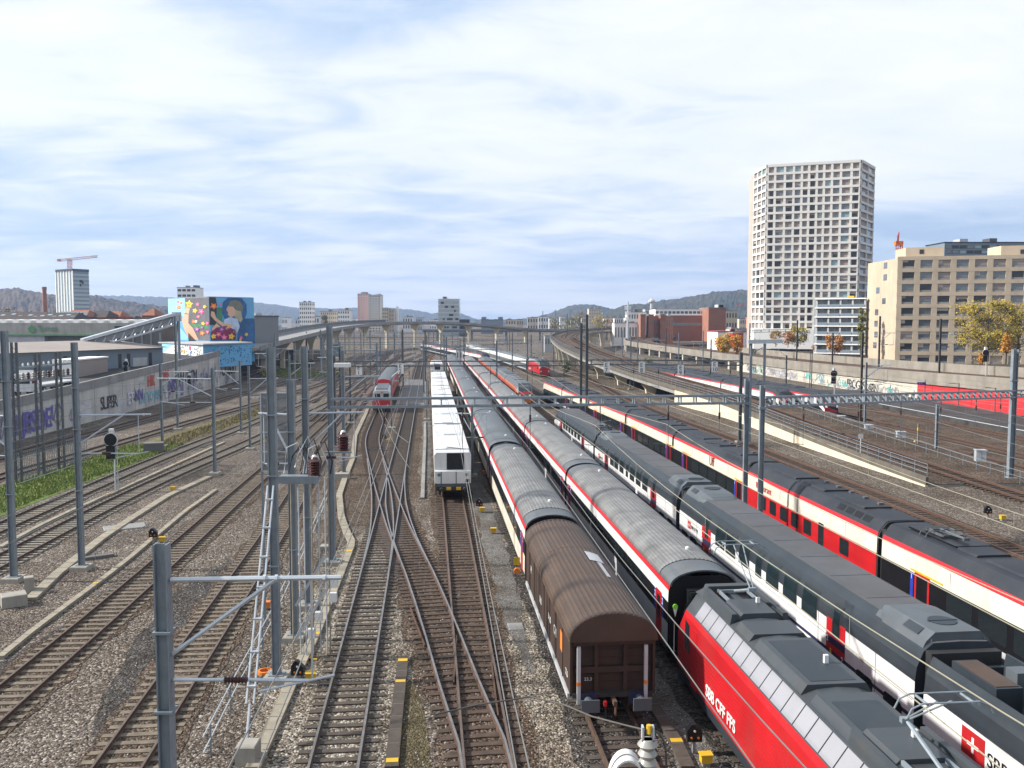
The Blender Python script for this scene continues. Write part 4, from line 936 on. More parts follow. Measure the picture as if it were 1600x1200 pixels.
# power car with open equipment on its roof
def power_car():
    L = 15; h = L/2; t = thing('power_car', 'white power car with black lettering and exposed roof equipment beside the red locomotive', 'rail car', group=GD)
    ms = [MT['dgrey'], MT['dd_white'], MT['navy'], MT['dd_white'], MT['dgrey'], MT['dgrey'], MT['dgrey']]
    P = [(1.33, .42), (1.41, .7), (1.41, 1.86), (1.41, 1.99), (1.41, 2.95), (1.36, 3.5), (1.16, 4.0)]
    mb = MB()
    for s in (-1, 1): mb.prism([(s*x, z) for x, z in P], -h, h, [0, 1, 2, 3, 4, 5], False, False)
    inner = [(1.1, 3.98), (1.0, 3.3), (-1.0, 3.3), (-1.1, 3.98)]; mb.prism(inner, -h, h, 4, False, False)
    for s in (-1, 1): mb.add([(s*1.16, -h, 4.0), (s*1.16, h, 4.0), (s*1.1, h, 3.98), (s*1.1, -h, 3.98)], [(0, 1, 2, 3)], 4)
    for e in (-1, 1): mb.poly([(x, e*h, z) for x, z in [(1.33, .42), (1.41, 3), (1.3, 3.3), (-1.3, 3.3), (-1.41, 3), (-1.33, .42)]], 4)
    mb.build('body', ms, t)
    def eq(nm, m, *bs):
        b = MB()
        for q in bs: b.box(*q)
        return b.build(nm, MT[m], t)
    eq('cooling_unit', 'dgrey', (-.95, -.2, h-2.6, h-.6, 3.3, 4.1)); eq('cooling_grille', 'brownroof', (-.9, -.25, h-2.5, h-.7, 4.1, 4.12))
    eq('resistor_box', 'underframe', (-.2, .75, h-4.3, h-2.9, 3.3, 4.05)); eq('resistor_lid', 'oldsteel', (-.15, .7, h-4.2, h-3, 4.05, 4.1))
    eq('white_case', 'lgrey', (.0, .9, h-6, h-4.6, 3.3, 4.08)); eq('equipment_stand', 'mgrey', (.2, .7, h-1.8, h-1.3, 3.3, 4.15))
    for k, (x, y) in enumerate(((-.5, h-5.2), (-.6, h-7.0), (.5, h-7.6))):
        b = MB(); b.lathe([(.12, 3.3), (.2, 3.36), (.12, 3.44), (.2, 3.5), (.12, 3.58), (.2, 3.64), (.12, 3.72), (.19, 3.78), (.08, 3.86), (.08, 4.0)], (x, y, 0), 12); b.build('roof_insulator', MT['porcelain'], t)
    b = MB(); r = random.Random(4)
    for k in range(7):
        x, y = r.uniform(-.8, .7), h-3-r.uniform(0, 7); p = [(x, y, 3.5)]
        for q in range(4): p.append((p[-1][0]+r.uniform(-.4, .4), p[-1][1]-r.uniform(.2, .6), 3.5+r.uniform(0, .5)))
        b.tube(p, .025, 5)
    b.build('roof_cable', MT['galv_pale'], t)
    b = MB()
    for k in range(4): b.lathe([(.28, -.12), (.28, .12)], (.5-.4*(k % 2), h-6.6-k*.8, 3.66), 12, 0, 'x')
    b.build('blower', MT['mgrey'], t)
    pantograph(t, -1.2, 3.6, .35, 1)
    o = MB(); o.box(-1.424, -1.412, h-2.9, h-1.9, 2.12, 2.85); lg = o.build('logo', MT['red'], t)
    o = MB(); o.box(-1.43, -1.426, h-2.65, h-2.15, 2.44, 2.53); o.box(-1.43, -1.426, h-2.45, h-2.35, 2.28, 2.7); o.build('logo_cross', MT['signwhite'], lg)
    text_mesh('lettering', 'SBB CFF FFS', .55, MT['black'], t, (-1.425, h-3.0, 2.25), (0, -1, 0), (0, 0, 1))
    g = MB(); g.box(-1.1, 1.1, h-.02, h+.3, .7, 3.6); g.build('gangway', MT['dgrey'], t)
    for y in (-5, 5): bogie(t, y)
    return t
pc = power_car(); put(pc, P_T4, ys(P_T4, 9.3), 15, first=True)
# ---------------------------------------------------------------- low white express unit (restaurant train)
GUP = [(1.36, .5), (1.44, .9), (1.45, 1.15), (1.45, 2.42), (1.43, 3.27), (1.37, 3.47), (1.26, 3.63), (1.0, 3.95), (.8, 4.02)]
def express(label, L=17.8, kind='plain', nose=0, group=None, name='express_train_car', bandm='black', detail=True, stripe='redstripe', whitem='cream', roofm='roofdark'):
    t = thing(name, label, 'rail car', group=group); h = L/2
    low = 'red' if kind == 'restaurant' else bandm
    ms = [MT['dgrey'], MT['lgrey' if kind != 'restaurant' else 'red'], MT[low], MT[whitem], MT[stripe], MT[roofm], MT[roofm], MT[roofm], MT[roofm]]
    full = mirror(GUP+[(0, 4.04)]); mb = MB()
    S = [(-h, 1, 1), (h, 1, 1)]
    if nose: S = [(-h, 1, 1), (h-5, 1, 1), (h-3.4, .99, 1.0), (h-2.2, .96, .97), (h-1.1, .9, .85), (h-.4, .8, .64), (h, .68, .44)]
    if nose < 0: S = [(-y, a, b) for y, a, b in S]
    mb.loft([[(x*kx, y, .5+(z-.5)*kz) for x, z in full] for y, kx, kz in S], mm(list(range(9))), False, True, 0)
    mb.build('body', ms, t)
    mb = MB()
    for y in (-4.5, 0.2, 4.2):
        if nose and y*nose > 4: continue
        mb.prism([(.78, 4.03), (.7, 4.12), (-.7, 4.12), (-.78, 4.03)], y-1.7, y+1.7, 0, True)
    rf = mb.build('roof_unit', MT[roofm], t)
    if detail:
        for k in range(5):
            mb = MB(); y = -5.6+k*1.6; mb.box(.3, .55, y-.12, y+.12, 4.12, 4.22); mb.build('roof_box', MT['mgrey'], rf)
        for k in range(4):
            y = -h+1.2+k*.95
            for s in (-1, 1): mb = MB(); poly_on(mb, [(s*1.24, 3.65), (s*1.02, 3.93)], y, y+.75, .012); mb.build('roof_hatch', MT['black'], t)
    for e in (-1, 1):
        if nose and e == (1 if nose > 0 else -1): continue
        g = MB(); g.prism([(x*.985, z-.03) for x, z in full], e*h, e*(h+.1), 0, False, True); g.box(-1.25, 1.25, min(e*h, e*(h+.34)), max(e*h, e*(h+.34)), .6, 3.7); g.build('gangway', MT['rubber'], t)
    if detail:
        for s in (-1, 1):
            if kind == 'restaurant':
                for y in (-5.5, -3.3+.6, -.9, .9, 2.6, 4.3, 6.0):
                    w = MB(); rpane(w, s, 1.452, y, 1.85, 1.05 if y != -3.3+.6 else .7, .85 if y != -3.3+.6 else 1.3, .1, 0, .008); f = w.build('window', MT['glass'], t)
            else:
                for y in (-6.3, -4.1, -1.9, .3, 2.5):
                    w = MB(); rpane(w, s, 1.452, y, 1.85, 1.8, .95, .1, 0, .008); w.build('window', MT['glass'], t)
                for y in ((5.3,) if not nose else ()) + ((-7.9,) if kind == 'plain2' else ()):
                    d = MB(); x0, x1 = min(s*1.448, s*1.47), max(s*1.448, s*1.47); d.box(x0, x1, y-.6, y-.45, .8, 2.5); d.box(x0, x1, y+.45, y+.6, .8, 2.5); d.box(x0, x1, y-.45, y+.45, 2.38, 2.5); d.box(x0, x1, y-.45, y+.45, .8, .95)
                    dd = d.build('door', MT['red'], t); d = MB(); d.box(x0+.004, x1-.004, y-.44, y+.44, .96, 2.37); d.build('door_leaf', MT['black'], dd)
                    b = MB(); b.box(x0, x1-.006, y+.7, y+.95, 1.2, 2.42); b.build('class_panel', MT['blue'], dd)
                    b = MB(); b.box(x0, x1, y-1.6, y+.95, 2.5, 2.58); b.build('class_stripe', MT['yellow'], dd)
                    if s < 0: text_mesh('class_number', '1', .32, MT['signwhite'], dd, (-1.474, y+.92, 2.12), (0, -1, 0), (0, 0, 1))
        mb = MB()
        for y in (-5.6, 3.2):
            for s in (-1, 1): mb.box(min(s*1.446, s*1.452), max(s*1.446, s*1.452), y-.03, y+.03, 2.45, 3.2)
        mb.build('panel_line', MT['lgrey'], t)
        for y in (-h+1.0,): bogie(t, y)
    if kind == 'restaurant': text_mesh('lettering', 'Restaurant', .62, MT['redstripe'], t, (-1.462, 7.3, 2.62), (0, -1, 0), (0, 0, 1))
    if nose:
        e = 1 if nose > 0 else -1
        def P(y, x, z, kx=1): return (x, e*(h-y), z)
        w = MB(); w.poly([P(1.95, -.78, 3.93), P(1.95, .78, 3.93), P(.98, .92, 3.4), P(.38, .95, 2.74), P(.38, -.95, 2.74), P(.98, -.92, 3.4)]); w.build('windscreen', MT['glass'], t)
        w = MB(); w.poly([P(.36, -.98, 2.7), P(.36, .98, 2.7), P(-.04, .9, 2.0), P(-.06, .8, 1.35), P(-.06, -.8, 1.35), P(-.04, -.9, 2.0)]); w.build('nose_panel', MT['red'], t)
        for s in (-1, 1):
            w = MB(); w.poly([P(.1, s*.95, 2.3), P(-.06, s*.9, 2.02), P(-.09, s*.62, 2.0), P(.06, s*.66, 2.28)]); w.build('headlight', MT['signwhite'], t)
        w = MB(); w.cbox((0, e*(h+.1), .75), (1.3, .5, .5)); w.build('coupler', MT['black'], t)
        w = MB(); 
        for s in (-1, 1): w.poly([(s*1.46, e*(h-3.2), 1.5), (s*1.46, e*(h-6), 1.5), (s*1.46, e*(h-6), 2.4), (s*1.44, e*(h-3.2), 2.4)])
        w.build('cab_side_window', MT['glass'], t)
    return t
GE = 'cars of the white express train with a red roof stripe'
e1 = reg(express('white express car with a black roof pantograph well, coupled in front of the restaurant car', group=GE)); put(e1, P_T5, ys(P_T5, 23.0), 17.8, first=True)
e2 = reg(express('white restaurant car with a red lower band and square windows', kind='restaurant', group=GE)); put(e2, P_T5, ys(P_T5, 41.3), 17.8, first=True)
e3 = reg(express('white express car with two red doors directly beyond the restaurant car', kind='plain2', group=GE)); put(e3, P_T5, ys(P_T5, 59.7), 17.8, first=True)
text_mesh('lettering', 'Uff', 1.0, MT['darkred'], e3, (-1.47, -1.2, 2.6), (0, -1, 0), (0, 0, 1))
for i in range(3): put(e3, P_T5, ys(P_T5, 78.1+18.3*i), 17.8, '%s white express car beyond the restaurant car' % ORD[i+1])
e4 = reg(express('white express end car with a rounded nose beside the distant red locomotive', nose=1, group=GE)); put(e4, P_T5, ys(P_T5, 133), 17.8, first=True)
# folded pantograph on the near car
mb = MB(); mb.box(-.8, .8, -1.9, 1.9, 4.05, 4.12); pw = mb.build('pantograph_well', MT['black'], e1, loc=(0, 5.8, .03)); pantograph(e1, 6.0, 4.14, -.2, -1, 'galv_dark')
# rear trains with red noses facing the camera
GB = 'white and red trains standing beside the graffiti wall'
b1 = reg(express('white train nose with red front beside the graffiti wall', L=22, nose=-1, group=GB, name='train_driving_car', whitem='white', detail=False)); b2 = reg(express('white train car with red roof stripe coupled behind the nose by the graffiti wall', L=22, group=GB, name='train_car', whitem='white', detail=False))
def rl(path, y):   # distance along a path at which it reaches y
    lo_, hi_ = 0, path.len
    for _ in range(40):
        m_ = (lo_+hi_)/2
        if path.pos(m_).y < y: lo_ = m_
        else: hi_ = m_
    return lo_
x = rl(P_T8, 120.5); put(b1, P_T8, x, 22, first=True)
put(b2, P_T8, x+22.5, 22, first=True)
for i in range(2): put(b2, P_T8, x+45+22.5*i, 22, '%s white car of the train along the graffiti wall' % ORD[i+2])
x = rl(P_T9, 126.5); put(b1, P_T9, x, 22, 'white train nose with red front half hidden behind the ramp railing')
for i in range(3): put(b2, P_T9, x+22.5+22.5*i, 22, '%s white car of the train next to the ramp railing' % ORD[i+1])
# distant white train on the curve with a red nose, and the coaches behind the distant locomotive
GF = 'white cars of the distant train on the curve'
put(b1, P_T10, 18, 22, 'distant white train end with a red nose on the curve', GF)
for i in range(5): put(b2, P_T10, 40.5+22.5*i, 22, '%s white car on the distant curve behind the red nose' % ORD[i], GF)
c7 = reg(express('first white coach behind the distant red locomotive', L=24, group='white coaches behind the distant red locomotive', name='railway_coach', whitem='white', roofm='roofsmooth', stripe='white', bandm='mgrey', detail=False)); put(c7, P_T7, 85.2, 24, first=True)
for i in range(5): put(c7, P_T7, 85.2+24.5*(i+1), 24, '%s white coach behind the distant red locomotive' % ORD[i+1])
# copper coloured train
GC = 'copper coloured cars standing in line with the double deck train'
k1 = reg(express('copper coloured driving car with orange nose and grey roof equipment', L=20, nose=-1, group=GC, name='copper_driving_car', whitem='copper', bandm='mgrey', stripe='copper', roofm='mgrey', detail=False)); put(k1, P_T4, ys(P_T4, 137.5), 20, first=True)
k2 = reg(express('copper coloured car coupled directly behind the driving car', L=20, group=GC, name='copper_train_car', whitem='copper', bandm='mgrey', stripe='copper', roofm='mgrey', detail=False)); put(k2, P_T4, ys(P_T4, 158), 20, first=True)
for i in range(3): put(k2, P_T4, ys(P_T4, 178.5+20.5*i), 20, '%s copper coloured car behind the driving car' % ORD[i+1])
mb = MB(); mb.box(-.95, .95, -10.06, -9.9, 1.0, 1.6); mb.build('nose_panel', MT['orange'], k1)
# ---------------------------------------------------------------- white works train
def works(label, L, cabend=0, n=2, group='white cars of the works train'):
    t = thing('works_train_car', label, 'works car', group=group); h = L/2
    mb = MB()
    top = 3.75; prof = [(1.38, 1.25), (1.4, 3.55), (1.25, top), (-1.25, top), (-1.4, 3.55), (-1.38, 1.25)]
    y0 = -h+(2.2 if cabend else .1)
    mb.prism(prof, y0, h-.1, 0, True); mb.build('body', MT['white'], t)
    for k in range(n):
        a = y0+k*(h-y0)/n; b = y0+(k+1)*(h-y0)/n
        mb = MB(); mb.box(-1.3, 1.3, a+.12, b-.12, top+.002, top+.05); lid = mb.build('roof_panel', MT['white'], t)
        mb = MB(); mb.box(-.5, .5, a+.16, a+.5, top+.05, top+.09); mb.box(-1.32, 1.32, a-.02, a+.08, top+.003, top+.03); mb.build('roof_step', MT['lgrey'], lid)
        if k % 2: mb = MB(); mb.box(-.1, 1.1, b-.5, b-.16, top+.055, top+.07); mb.build('roof_skylight', MT['navy'], lid)
    if cabend:
        mb = MB(); mb.prism([(1.38, 1.25), (1.4, 3.54), (1.25, 3.74), (-1.25, 3.74), (-1.4, 3.54), (-1.38, 1.25)], -h+.6, y0, 0, True)
        mb.loft([[(x, -h+.3, z) for x, z in ((1.36, 1.25), (1.36, 2.35), (-1.36, 2.35), (-1.36, 1.25))], [(x, -h+.6, z) for x, z in ((1.36, 1.25), (1.36, 2.42), (-1.36, 2.42), (-1.36, 1.25))]], 0, True, True)
        cb = mb.build('cab', MT['white'], t)
        w = MB(); w.box(-.45, .88, -h+.555, -h+.599, 2.45, 3.7); w.build('windscreen', MT['glass'], cb)
        for x_ in (-.88, .25): w = MB(); w.box(x_-.03, x_+.03, -h+.27, -h+.3, 1.3, 2.33); w.build('cab_rib', MT['mgrey'], cb)
        w = MB(); w.box(-1.37, 1.37, -h+.26, -h+.3, 1.26, 1.42); w.build('bumper_bar', MT['mgrey'], cb)
        w = MB(); w.box(.95, 1.25, -h+.27, -h+.299, 1.5, 1.75); w.build('lamp_panel', MT['black'], cb)
        for x_ in (-1.05, 1.05): w = MB(); w.lathe([(.13, -.05), (.13, .02)], (x_, -h+.27, 2.1), 10, 0, 'y'); w.build('headlight', MT['tealglass'], cb)
    mb = MB(); mb.box(-1.3, 1.3, -h, h, .95, 1.25); mb.build('underframe', MT['underframe'], t)
    for e in (-1, 1):
        for x_ in (-.88, .88):
            b = MB(); b.lathe([(.14, 0), (.14, .35), (.23, .36), (.23, .42)], (x_, h-.1 if e > 0 else -h-.32, 1.05), 12, 0, 'y'); b.build('buffer', MT['underframe'], t)
    b = MB()
    for x_ in (-.5, .25): b.box(x_, x_+.35, -h-.06, -h, .98, 1.2)
    b.build('warning_plate', MT['yellow'], t)
    b = MB()
    for x_ in (-1.28, 1.28): b.box(x_-.06, x_+.06, -h-.05, -h+.05, .6, 1.5)
    b.build('step_post', MT['oldsteel'], t)
    for y in (-h+2.6, h-2.6): bogie(t, y)
    return t
w1 = reg(works('white works train car with a black windscreen above its sloping front', 19, 1)); put(w1, P_W, ys(P_W, 67), 19.3, first=True)
w2 = reg(works('first boxy white works car beyond the black windscreen', 16.4)); put(w2, P_W, ys(P_W, 86.6), 16.8, first=True)
for i in range(3): put(w2, P_W, ys(P_W, 103.6+16.9*i), 16.8, '%s boxy white works car beyond the black windscreen' % ORD[i+1])
put(w1, P_W, ys(P_W, 155), 19.3, 'more distant white works car with its own black windscreen')
put(w1, P_W, ys(P_W, 205), 19.3, 'separate white works car at the far end of its track')
# ---------------------------------------------------------------- red shunter and red carriage
def shunter():
    t = thing('shunting_locomotive', 'old red and silver locomotive seen head on beside the relay boxes', 'locomotive'); L = 14; h = L/2
    mb = MB(); mb.box(-1.42, 1.42, -h, h, .95, 2.2, 0); mb.build('body', MT['red'], t)
    mb = MB(); mb.box(-1.42, 1.42, -h-.02, h+.02, 2.2, 2.36); mb.build('waist_band', MT['signwhite'], t)
    mb = MB(); mb.loft([[(x*k, y, z) for x, z in ((1.42, 2.36), (1.36, 3.4), (.9, 3.85), (-.9, 3.85), (-1.36, 3.4), (-1.42, 2.36))] for y, k in ((-h+.05, .98), (h-.05, .98))], 0, True, True); cb = mb.build('cab', MT['lgrey'], t)
    for x0, x1 in ((-1.15, -.2), (.3, 1.15)):
        w = MB(); w.box(x0, x1, -h+.02, -h+.06, 2.55, 3.3); w.build('windscreen', MT['tealdark'], cb)
    w = MB(); w.lathe([(.16, -.08), (.16, .04)], (.05, -h, 3.5), 10, 0, 'y'); w.build('headlight', MT['orange'], t)
    for x in (-1, 1): w = MB(); w.lathe([(.13, -.06), (.13, .02)], (x*.95, -h, 1.25), 10, 0, 'y'); w.build('headlight', MT['signwhite'], t)
    mb = MB(); mb.box(-1.35, 1.35, -h, h, .5, .95); mb.build('underframe', MT['underframe'], t)
    mb = MB(); mb.box(-.95, .95, -h+1.2, h-1.2, 3.85, 4.05); mb.build('roof', MT['mgrey'], t)
    for x in (-.88, .88): b = MB(); b.lathe([(.14, 0), (.14, .35), (.24, .36), (.24, .42)], (x, -h-.4, 1.05), 12, 0, 'y'); b.build('buffer', MT['underframe'], t)
    for y in (-4, 4): bogie(t, y)
    return t
sh = shunter(); sh.scale = (.95, 1, .87); put(sh, P_Q, rl(P_Q, 133), 14, first=True)
def red_carriage():
    t = thing('red_carriage', 'red carriage with a dark grey roof coupled behind the red and silver locomotive', 'carriage'); L = 40; h = L/2
    prof = [(1.42, .9), (1.44, 2.1), (1.4, 3.3), (1.3, 3.5)]
    mb = MB(); 
    for s in (-1, 1): mb.prism([(s*x, z) for x, z in prof], -h, h, [0, 0, 0], False, False)
    mb.poly([(-1.4, -h, .9), (1.4, -h, .9), (1.4, -h, 3.4), (.8, -h, 3.9), (-.8, -h, 3.9), (-1.4, -h, 3.4)], 1); mb.poly([(-1.4, h, .9), (1.4, h, .9), (1.4, h, 3.4), (.8, h, 3.9), (-.8, h, 3.9), (-1.4, h, 3.4)], 1)
    mb.build('body', [MT['red'], MT['oldsteel']], t)
    mb = MB(); mb.prism(mirror(arc(1.33, 3.49, 4.05, 10)), -h, h, 0, False, True); mb.build('roof', MT['roofsmooth'], t, True)
    mb = MB(); mb.prism(mirror([(1.44, 3.2), (1.36, 3.55), (.9, 3.95), (0, 4.1)]), -h-.25, -h+.5, 0, False, True); mb.build('front_hood', MT['redstripe'], t)
    for x in (-.75, .75): w = MB(); w.box(x-.5, x+.5, -h-.03, -h-.005, 2.4, 3.2); w.build('windscreen', MT['black'], t)
    for k in range(16):
        for s in (-1, 1): w = MB(); rpane(w, s, 1.43, -h+3+k*2.3, 2.5, 1.3, .8, .1, 0, .02); w.build('window', MT['glass'], t)
    for y in (-16, -4, 8, 17): bogie(t, y)
    return t
rc = red_carriage(); put(rc, P_Q, rl(P_Q, 147.8), 40, first=True)
# ================================================================ masts, gantries, wires
def hsec(mb, x, y, z0, z1, w=.32, d=.26, m=0, tf=.03):
    for s in (-1, 1): mb.box(x+s*(w/2-tf/2)-tf/2, x+s*(w/2-tf/2)+tf/2, y-d/2, y+d/2, z0, z1, m)
    mb.box(x-w/2+tf, x+w/2-tf, y-.012, y+.012, z0, z1, m)
def mast(label, x, y, h, w=.32, arms=(), z0=0, group=None, name='catenary_mast', m='galv', foot=True, old=False):
    t = thing(name, label, 'mast', (x, y, z0), 0, group)
    mb = MB()
    if old:
        for s in (-1, 1): mb.box(s*w/2-.04, s*w/2+.04, -.09, .09, .2, h)
        k = .6
        while k < h-.3: mb.beam((-w/2, 0, k), (w/2, 0, k+.32), .03, .03); mb.beam((w/2, 0, k+.32), (-w/2, 0, k+.64), .03, .03); k += .64
    else:
        hsec(mb, 0, 0, .25, h, w*.84)
        mb.box(-w/2-.1, w/2+.1, -.24, .24, .25, .29)
        for q in (h*.35, h*.62, h*.8): mb.box(-w/2-.02, w/2+.02, -.175, .175, q, q+.05)
    mb.build('pole', MT[m], t)
    if foot: f = MB(); f.loft([[(a*k, b*k, z) for a, b in ((-1, -1), (1, -1), (1, 1), (-1, 1))] for z, k in ((-.05, .48), (.22, .46), (.26, .43))], 0, True); f.build('foot', MT['conc'], t)
    for s, reach, za in arms:
        mb = MB(); r = .052
        mb.tube([(s*w/2, 0, za), (s*(w/2+reach), 0, za+.05)], r); mb.tube([(s*w/2, 0, za-1.55), (s*(w/2+reach*.62), 0, za+.02)], r*.95)
        mb.tube([(s*w/2, 0, za-2.1), (s*(w/2+reach*.3), 0, za-2.1)], r*.7); mb.tube([(s*(w/2+reach*.3+.5), 0, za-2.1), (s*(w/2+reach*.8), 0, za-2.12)], r*.7)
        mb.tube([(s*(w/2+reach*.95), 0, za-2.0), (s*(w/2+reach*.5), 0, za-2.35)], r*.5)
        mb.tube([(s*(w/2+reach*.82), 0, za), (s*(w/2+reach*.82), 0, za-2.05)], r*.4)
        for q in (.55, .62, .9): mb.lathe([(r*1.5, -.03), (r*1.5, .03)], (s*(w/2+reach*q), 0, za+.03), 8, 0, 'x')
        b = mb.build('bracket_arm', MT['galv_pale'], t)
        i = MB(); c = w/2+reach*.3
        pf = []
        for k in range(7): pf += [(.05, k*.07), (.09, k*.07+.03), (.05, k*.07+.06)]
        i.lathe([(a, s*(c+b2)) for a, b2 in pf], (0, 0, za-2.1), 10, 0, 'x'); i.build('insulator', MT['porcelain'], b)
    return t
def hgt(px, ty, x, y, z0=0): return ad(px, ty, y)[2]-z0
def pmast(label, bx, by, ty, w=.3, arms=(), z0=0, **k):
    x, y, _ = at(bx, by, z0); return mast(label, x, y, hgt(bx, ty, x, y, z0), w, arms, z0, **k)
GL_ = 'grey steel masts in the row beside the left tracks'
mast('large grey mast cut off by the bottom edge with a long tubular bracket arm', -7.15, 18, 9.25, .33, ((1, 3.5, 8.5),))
pmast('tall grey mast on a pale block beside the two concrete channel heads', 22, 908, 517, .36, ((-1, 3.2, 8.8),), group=GL_)
pmast('tall grey mast whose white bracket arms reach over the left signal', 128, 890, 535, .34, ((1, 3.9, 8.6),), group=GL_)
pmast('grey mast on a pale block carrying a long arm toward the graffiti wall', 336, 742, 575, .3, ((-1, 4.8, 8.6),), group=GL_)
pmast('grey mast standing at the end of the green grass strip', 254, 699, 568, .27, ((1, 3, 8.2),), group=GL_)
pmast('tall thin mast rising in front of the painted warehouse from the left tracks', 278, 672, 495, .26, group=GL_)
pmast('slim mast standing in the dry grass before the graffiti wall', 377, 678, 563, .24, ((-1, 3, 7.6),), group=GL_)
pmast('slim mast just beyond the relay boxes near the dry grass', 391, 703, 572, .24, ((1, 3, 7.6),), group=GL_)
GC_ = 'grey steel masts of the central cluster'
pmast('thick grey mast carrying the brown insulators, beside the yellow dwarf signal', 433, 1064, 543, .36, group=GC_)
pmast('short grey mast standing second in the central cluster', 461, 1000, 593, .36, ((-1, 1.2, 9.8),), group=GC_)
pmast('third grey mast of the central cluster with switch insulators on its side', 482, 950, 541, .34, ((1, 2.6, 9.4),), group=GC_)
pmast('tall grey mast behind the gantry post with a lattice stay at its foot', 538, 742, 548, .32, ((1, 3.2, 8.8),), group=GC_)
pmast('thin dark mast behind the central cluster near the white lamp box', 548, 662, 567, .22, m='galv_dark', group=GC_)
pmast('slim post standing in front of the old red locomotive', 612, 670, 592, .16, ((1, 3, 8.2),), m='galv', group=GC_)
pmast('slender post at the corner of the dark crossing pad', 667, 657, 592, .14, m='galv', group=GC_)
pmast('dark tall mast rising beside the red carriage', 630, 607, 515, .3, m='galv_dark', group=GC_)
pmast('thin mast between the red carriage and the outer left tracks', 571, 617, 575, .22, group=GC_)
pmast('double headed grey mast standing between the works train and the grey coaches', 738, 745, 632, .22, ((1, 1.4, 5.6), (-1, 1.4, 5.6)), group=GC_)
# old lattice portal by the graffiti wall
t = thing('switch_portal', 'old lattice portal with four posts and a shelf of white insulators before the graffiti wall', 'portal')
PT = [at(30, 754), at(65, 744), at(97, 735), at(122, 726)]
zt = [hgt(px, ty, *q[:2]) for px, ty, q in zip((26, 62, 94, 120), (535, 551, 550, 546), PT)]
for q, z in zip(PT, zt):
    mb = MB()
    for s in (-1, 1): mb.beam((q[0]+s*.26, q[1], 0), (q[0]+s*.2, q[1], z), .15, .2)
    k = .4
    while k < z-.6: mb.beam((q[0]-.18, q[1], k), (q[0]+.18, q[1], k+.4), .03, .03); mb.beam((q[0]+.18, q[1], k+.4), (q[0]-.18, q[1], k+.8), .03, .03); k += .8
    mb.build('post', MT['galv_dark'], t)
mb = MB(); a, b = PT[0], PT[3]
for z in (zt[0]-2.2, 8.6): mb.beam((a[0], a[1], z), (b[0], b[1], z), .22, .16)
mb.build('cross_beam', MT['galv'], t)
for k in range(12):
    u = (k+.5)/12; x = a[0]+(b[0]-a[0])*u; y = a[1]+(b[1]-a[1])*u; i = MB(); i.lathe([(.07, 8.68), (.18, 8.75), (.1, 8.85), (.18, 8.95), (.1, 9.05), (.16, 9.15), (.05, 9.3)], (x, y-.05, 0), 10); i.build('insulator', MT['porcelain_grey' if k % 2 else 'porcelain'], t)
    i = MB(); i.lathe([(.03, zt[0]-2.1), (.1, zt[0]-2.0), (.05, zt[0]-1.8)], (x, y, 0), 8); i.build('insulator', MT['signwhite'], t)
tf = thing('mesh_fence', 'thin vertical bar fence with white insulators below the lattice portal', 'fence')
mb = MB(); 
for k in range(40): u = k/39; x, y, _ = at(132-108*u+4, 720+36*u); mb.box(x-.02, x+.02, y-.02, y+.02, 0, 2.6)
for z in (.3, 1.4, 2.5): mb.beam(at(136, 720, z), at(28, 756, z), .04, .04)
mb.build('bar_grille', MT['galv'], tf)
# gantries
def gantry(label, a, b, za, zb, posts, depth=.56, bat=.95, ext=0, name='overhead_gantry', m='galv', sparse=False):
    t = thing(name, label, 'gantry', (a[0], a[1], 0)); A_ = Vector((0, 0, za)); B_ = Vector((b[0]-a[0], b[1]-a[1], zb)); d = (B_-A_).normalized(); Bx = B_+d*ext; up = Vector((0, 0, 1)); sd_ = d.cross(up).normalized()
    mb = MB()
    for o in (-.2, .2):
        mb.beam(A_+sd_*o-up*.05, Bx+sd_*o-up*.05, .09, .12); mb.beam(A_+sd_*o-up*(depth-.05), Bx+sd_*o-up*(depth-.05), .09, .12)
    L = (Bx-A_).length; k = .5
    while k < L:
        p = A_+d*k
        for o in (-.2, .2): mb.beam(p+sd_*o-up*.1, p+sd_*o-up*(depth-.1), .2, .03, 0, d)
        mb.beam(p-sd_*.2-up*.06, p+sd_*.2-up*.06, .12, .05); k += bat
    mb.build('beam', MT[m], t)
    for (x, y, h, w) in posts:
        p = MB(); hsec(p, x-a[0], y-a[1], .25, h, w, w*.92); p.box(x-a[0]-.3, x-a[0]+.3, y-a[1]-.3, y-a[1]+.3, .25, .3); p.box(x-a[0]-w/2-.05, x-a[0]+w/2+.05, y-a[1]-.2, y-a[1]+.2, za-.75, za-.6); pp = p.build('post', MT[m], t)
        f = MB(); f.box(x-a[0]-.45, x-a[0]+.45, y-a[1]-.45, y-a[1]+.45, -.05, .25); f.build('foot', MT['conc'], pp)
    # suspended wire holders
    if not sparse:
        for u in (.12, .3, .46, .63, .8, .93):
            q = A_.lerp(B_, u)-up*depth; h = MB(); h.tube([q, q-up*.5], .03); pf = [(.04, 0)]
            for i in range(5): pf += [(.085, -.04-.08*i), (.045, -.08-.08*i)]
            h.lathe(pf, tuple(q-up*.5), 8, 1); h.tube([q-up*.9, q-up*2.4], .02); h.tube([q-up*2.3-d*.9, q-up*2.45+d*.2], .022); h.build('wire_hanger', [MT['galv_dark'], MT['porcelain']], t)
    return t
c4 = at(520, 882); gr = (14.2, 54, 0); gr2 = (14.75, 52.6, 0); g5 = at(1578, 750)
gantry('long grey ladder girder gantry crossing the trains in the middle of the yard', c4, gr, 9.44, 9.3, ((c4[0], c4[1], 13.5, .31), (gr[0], gr[1], 10.25, .27)))
gantry('grey ladder girder gantry reaching over the ramp to the platform', gr2, g5, 9.3, 7.8, ((gr2[0], gr2[1], 9.95, .28), (g5[0], g5[1], 11.3, .45)), .66, 1.05, 5)
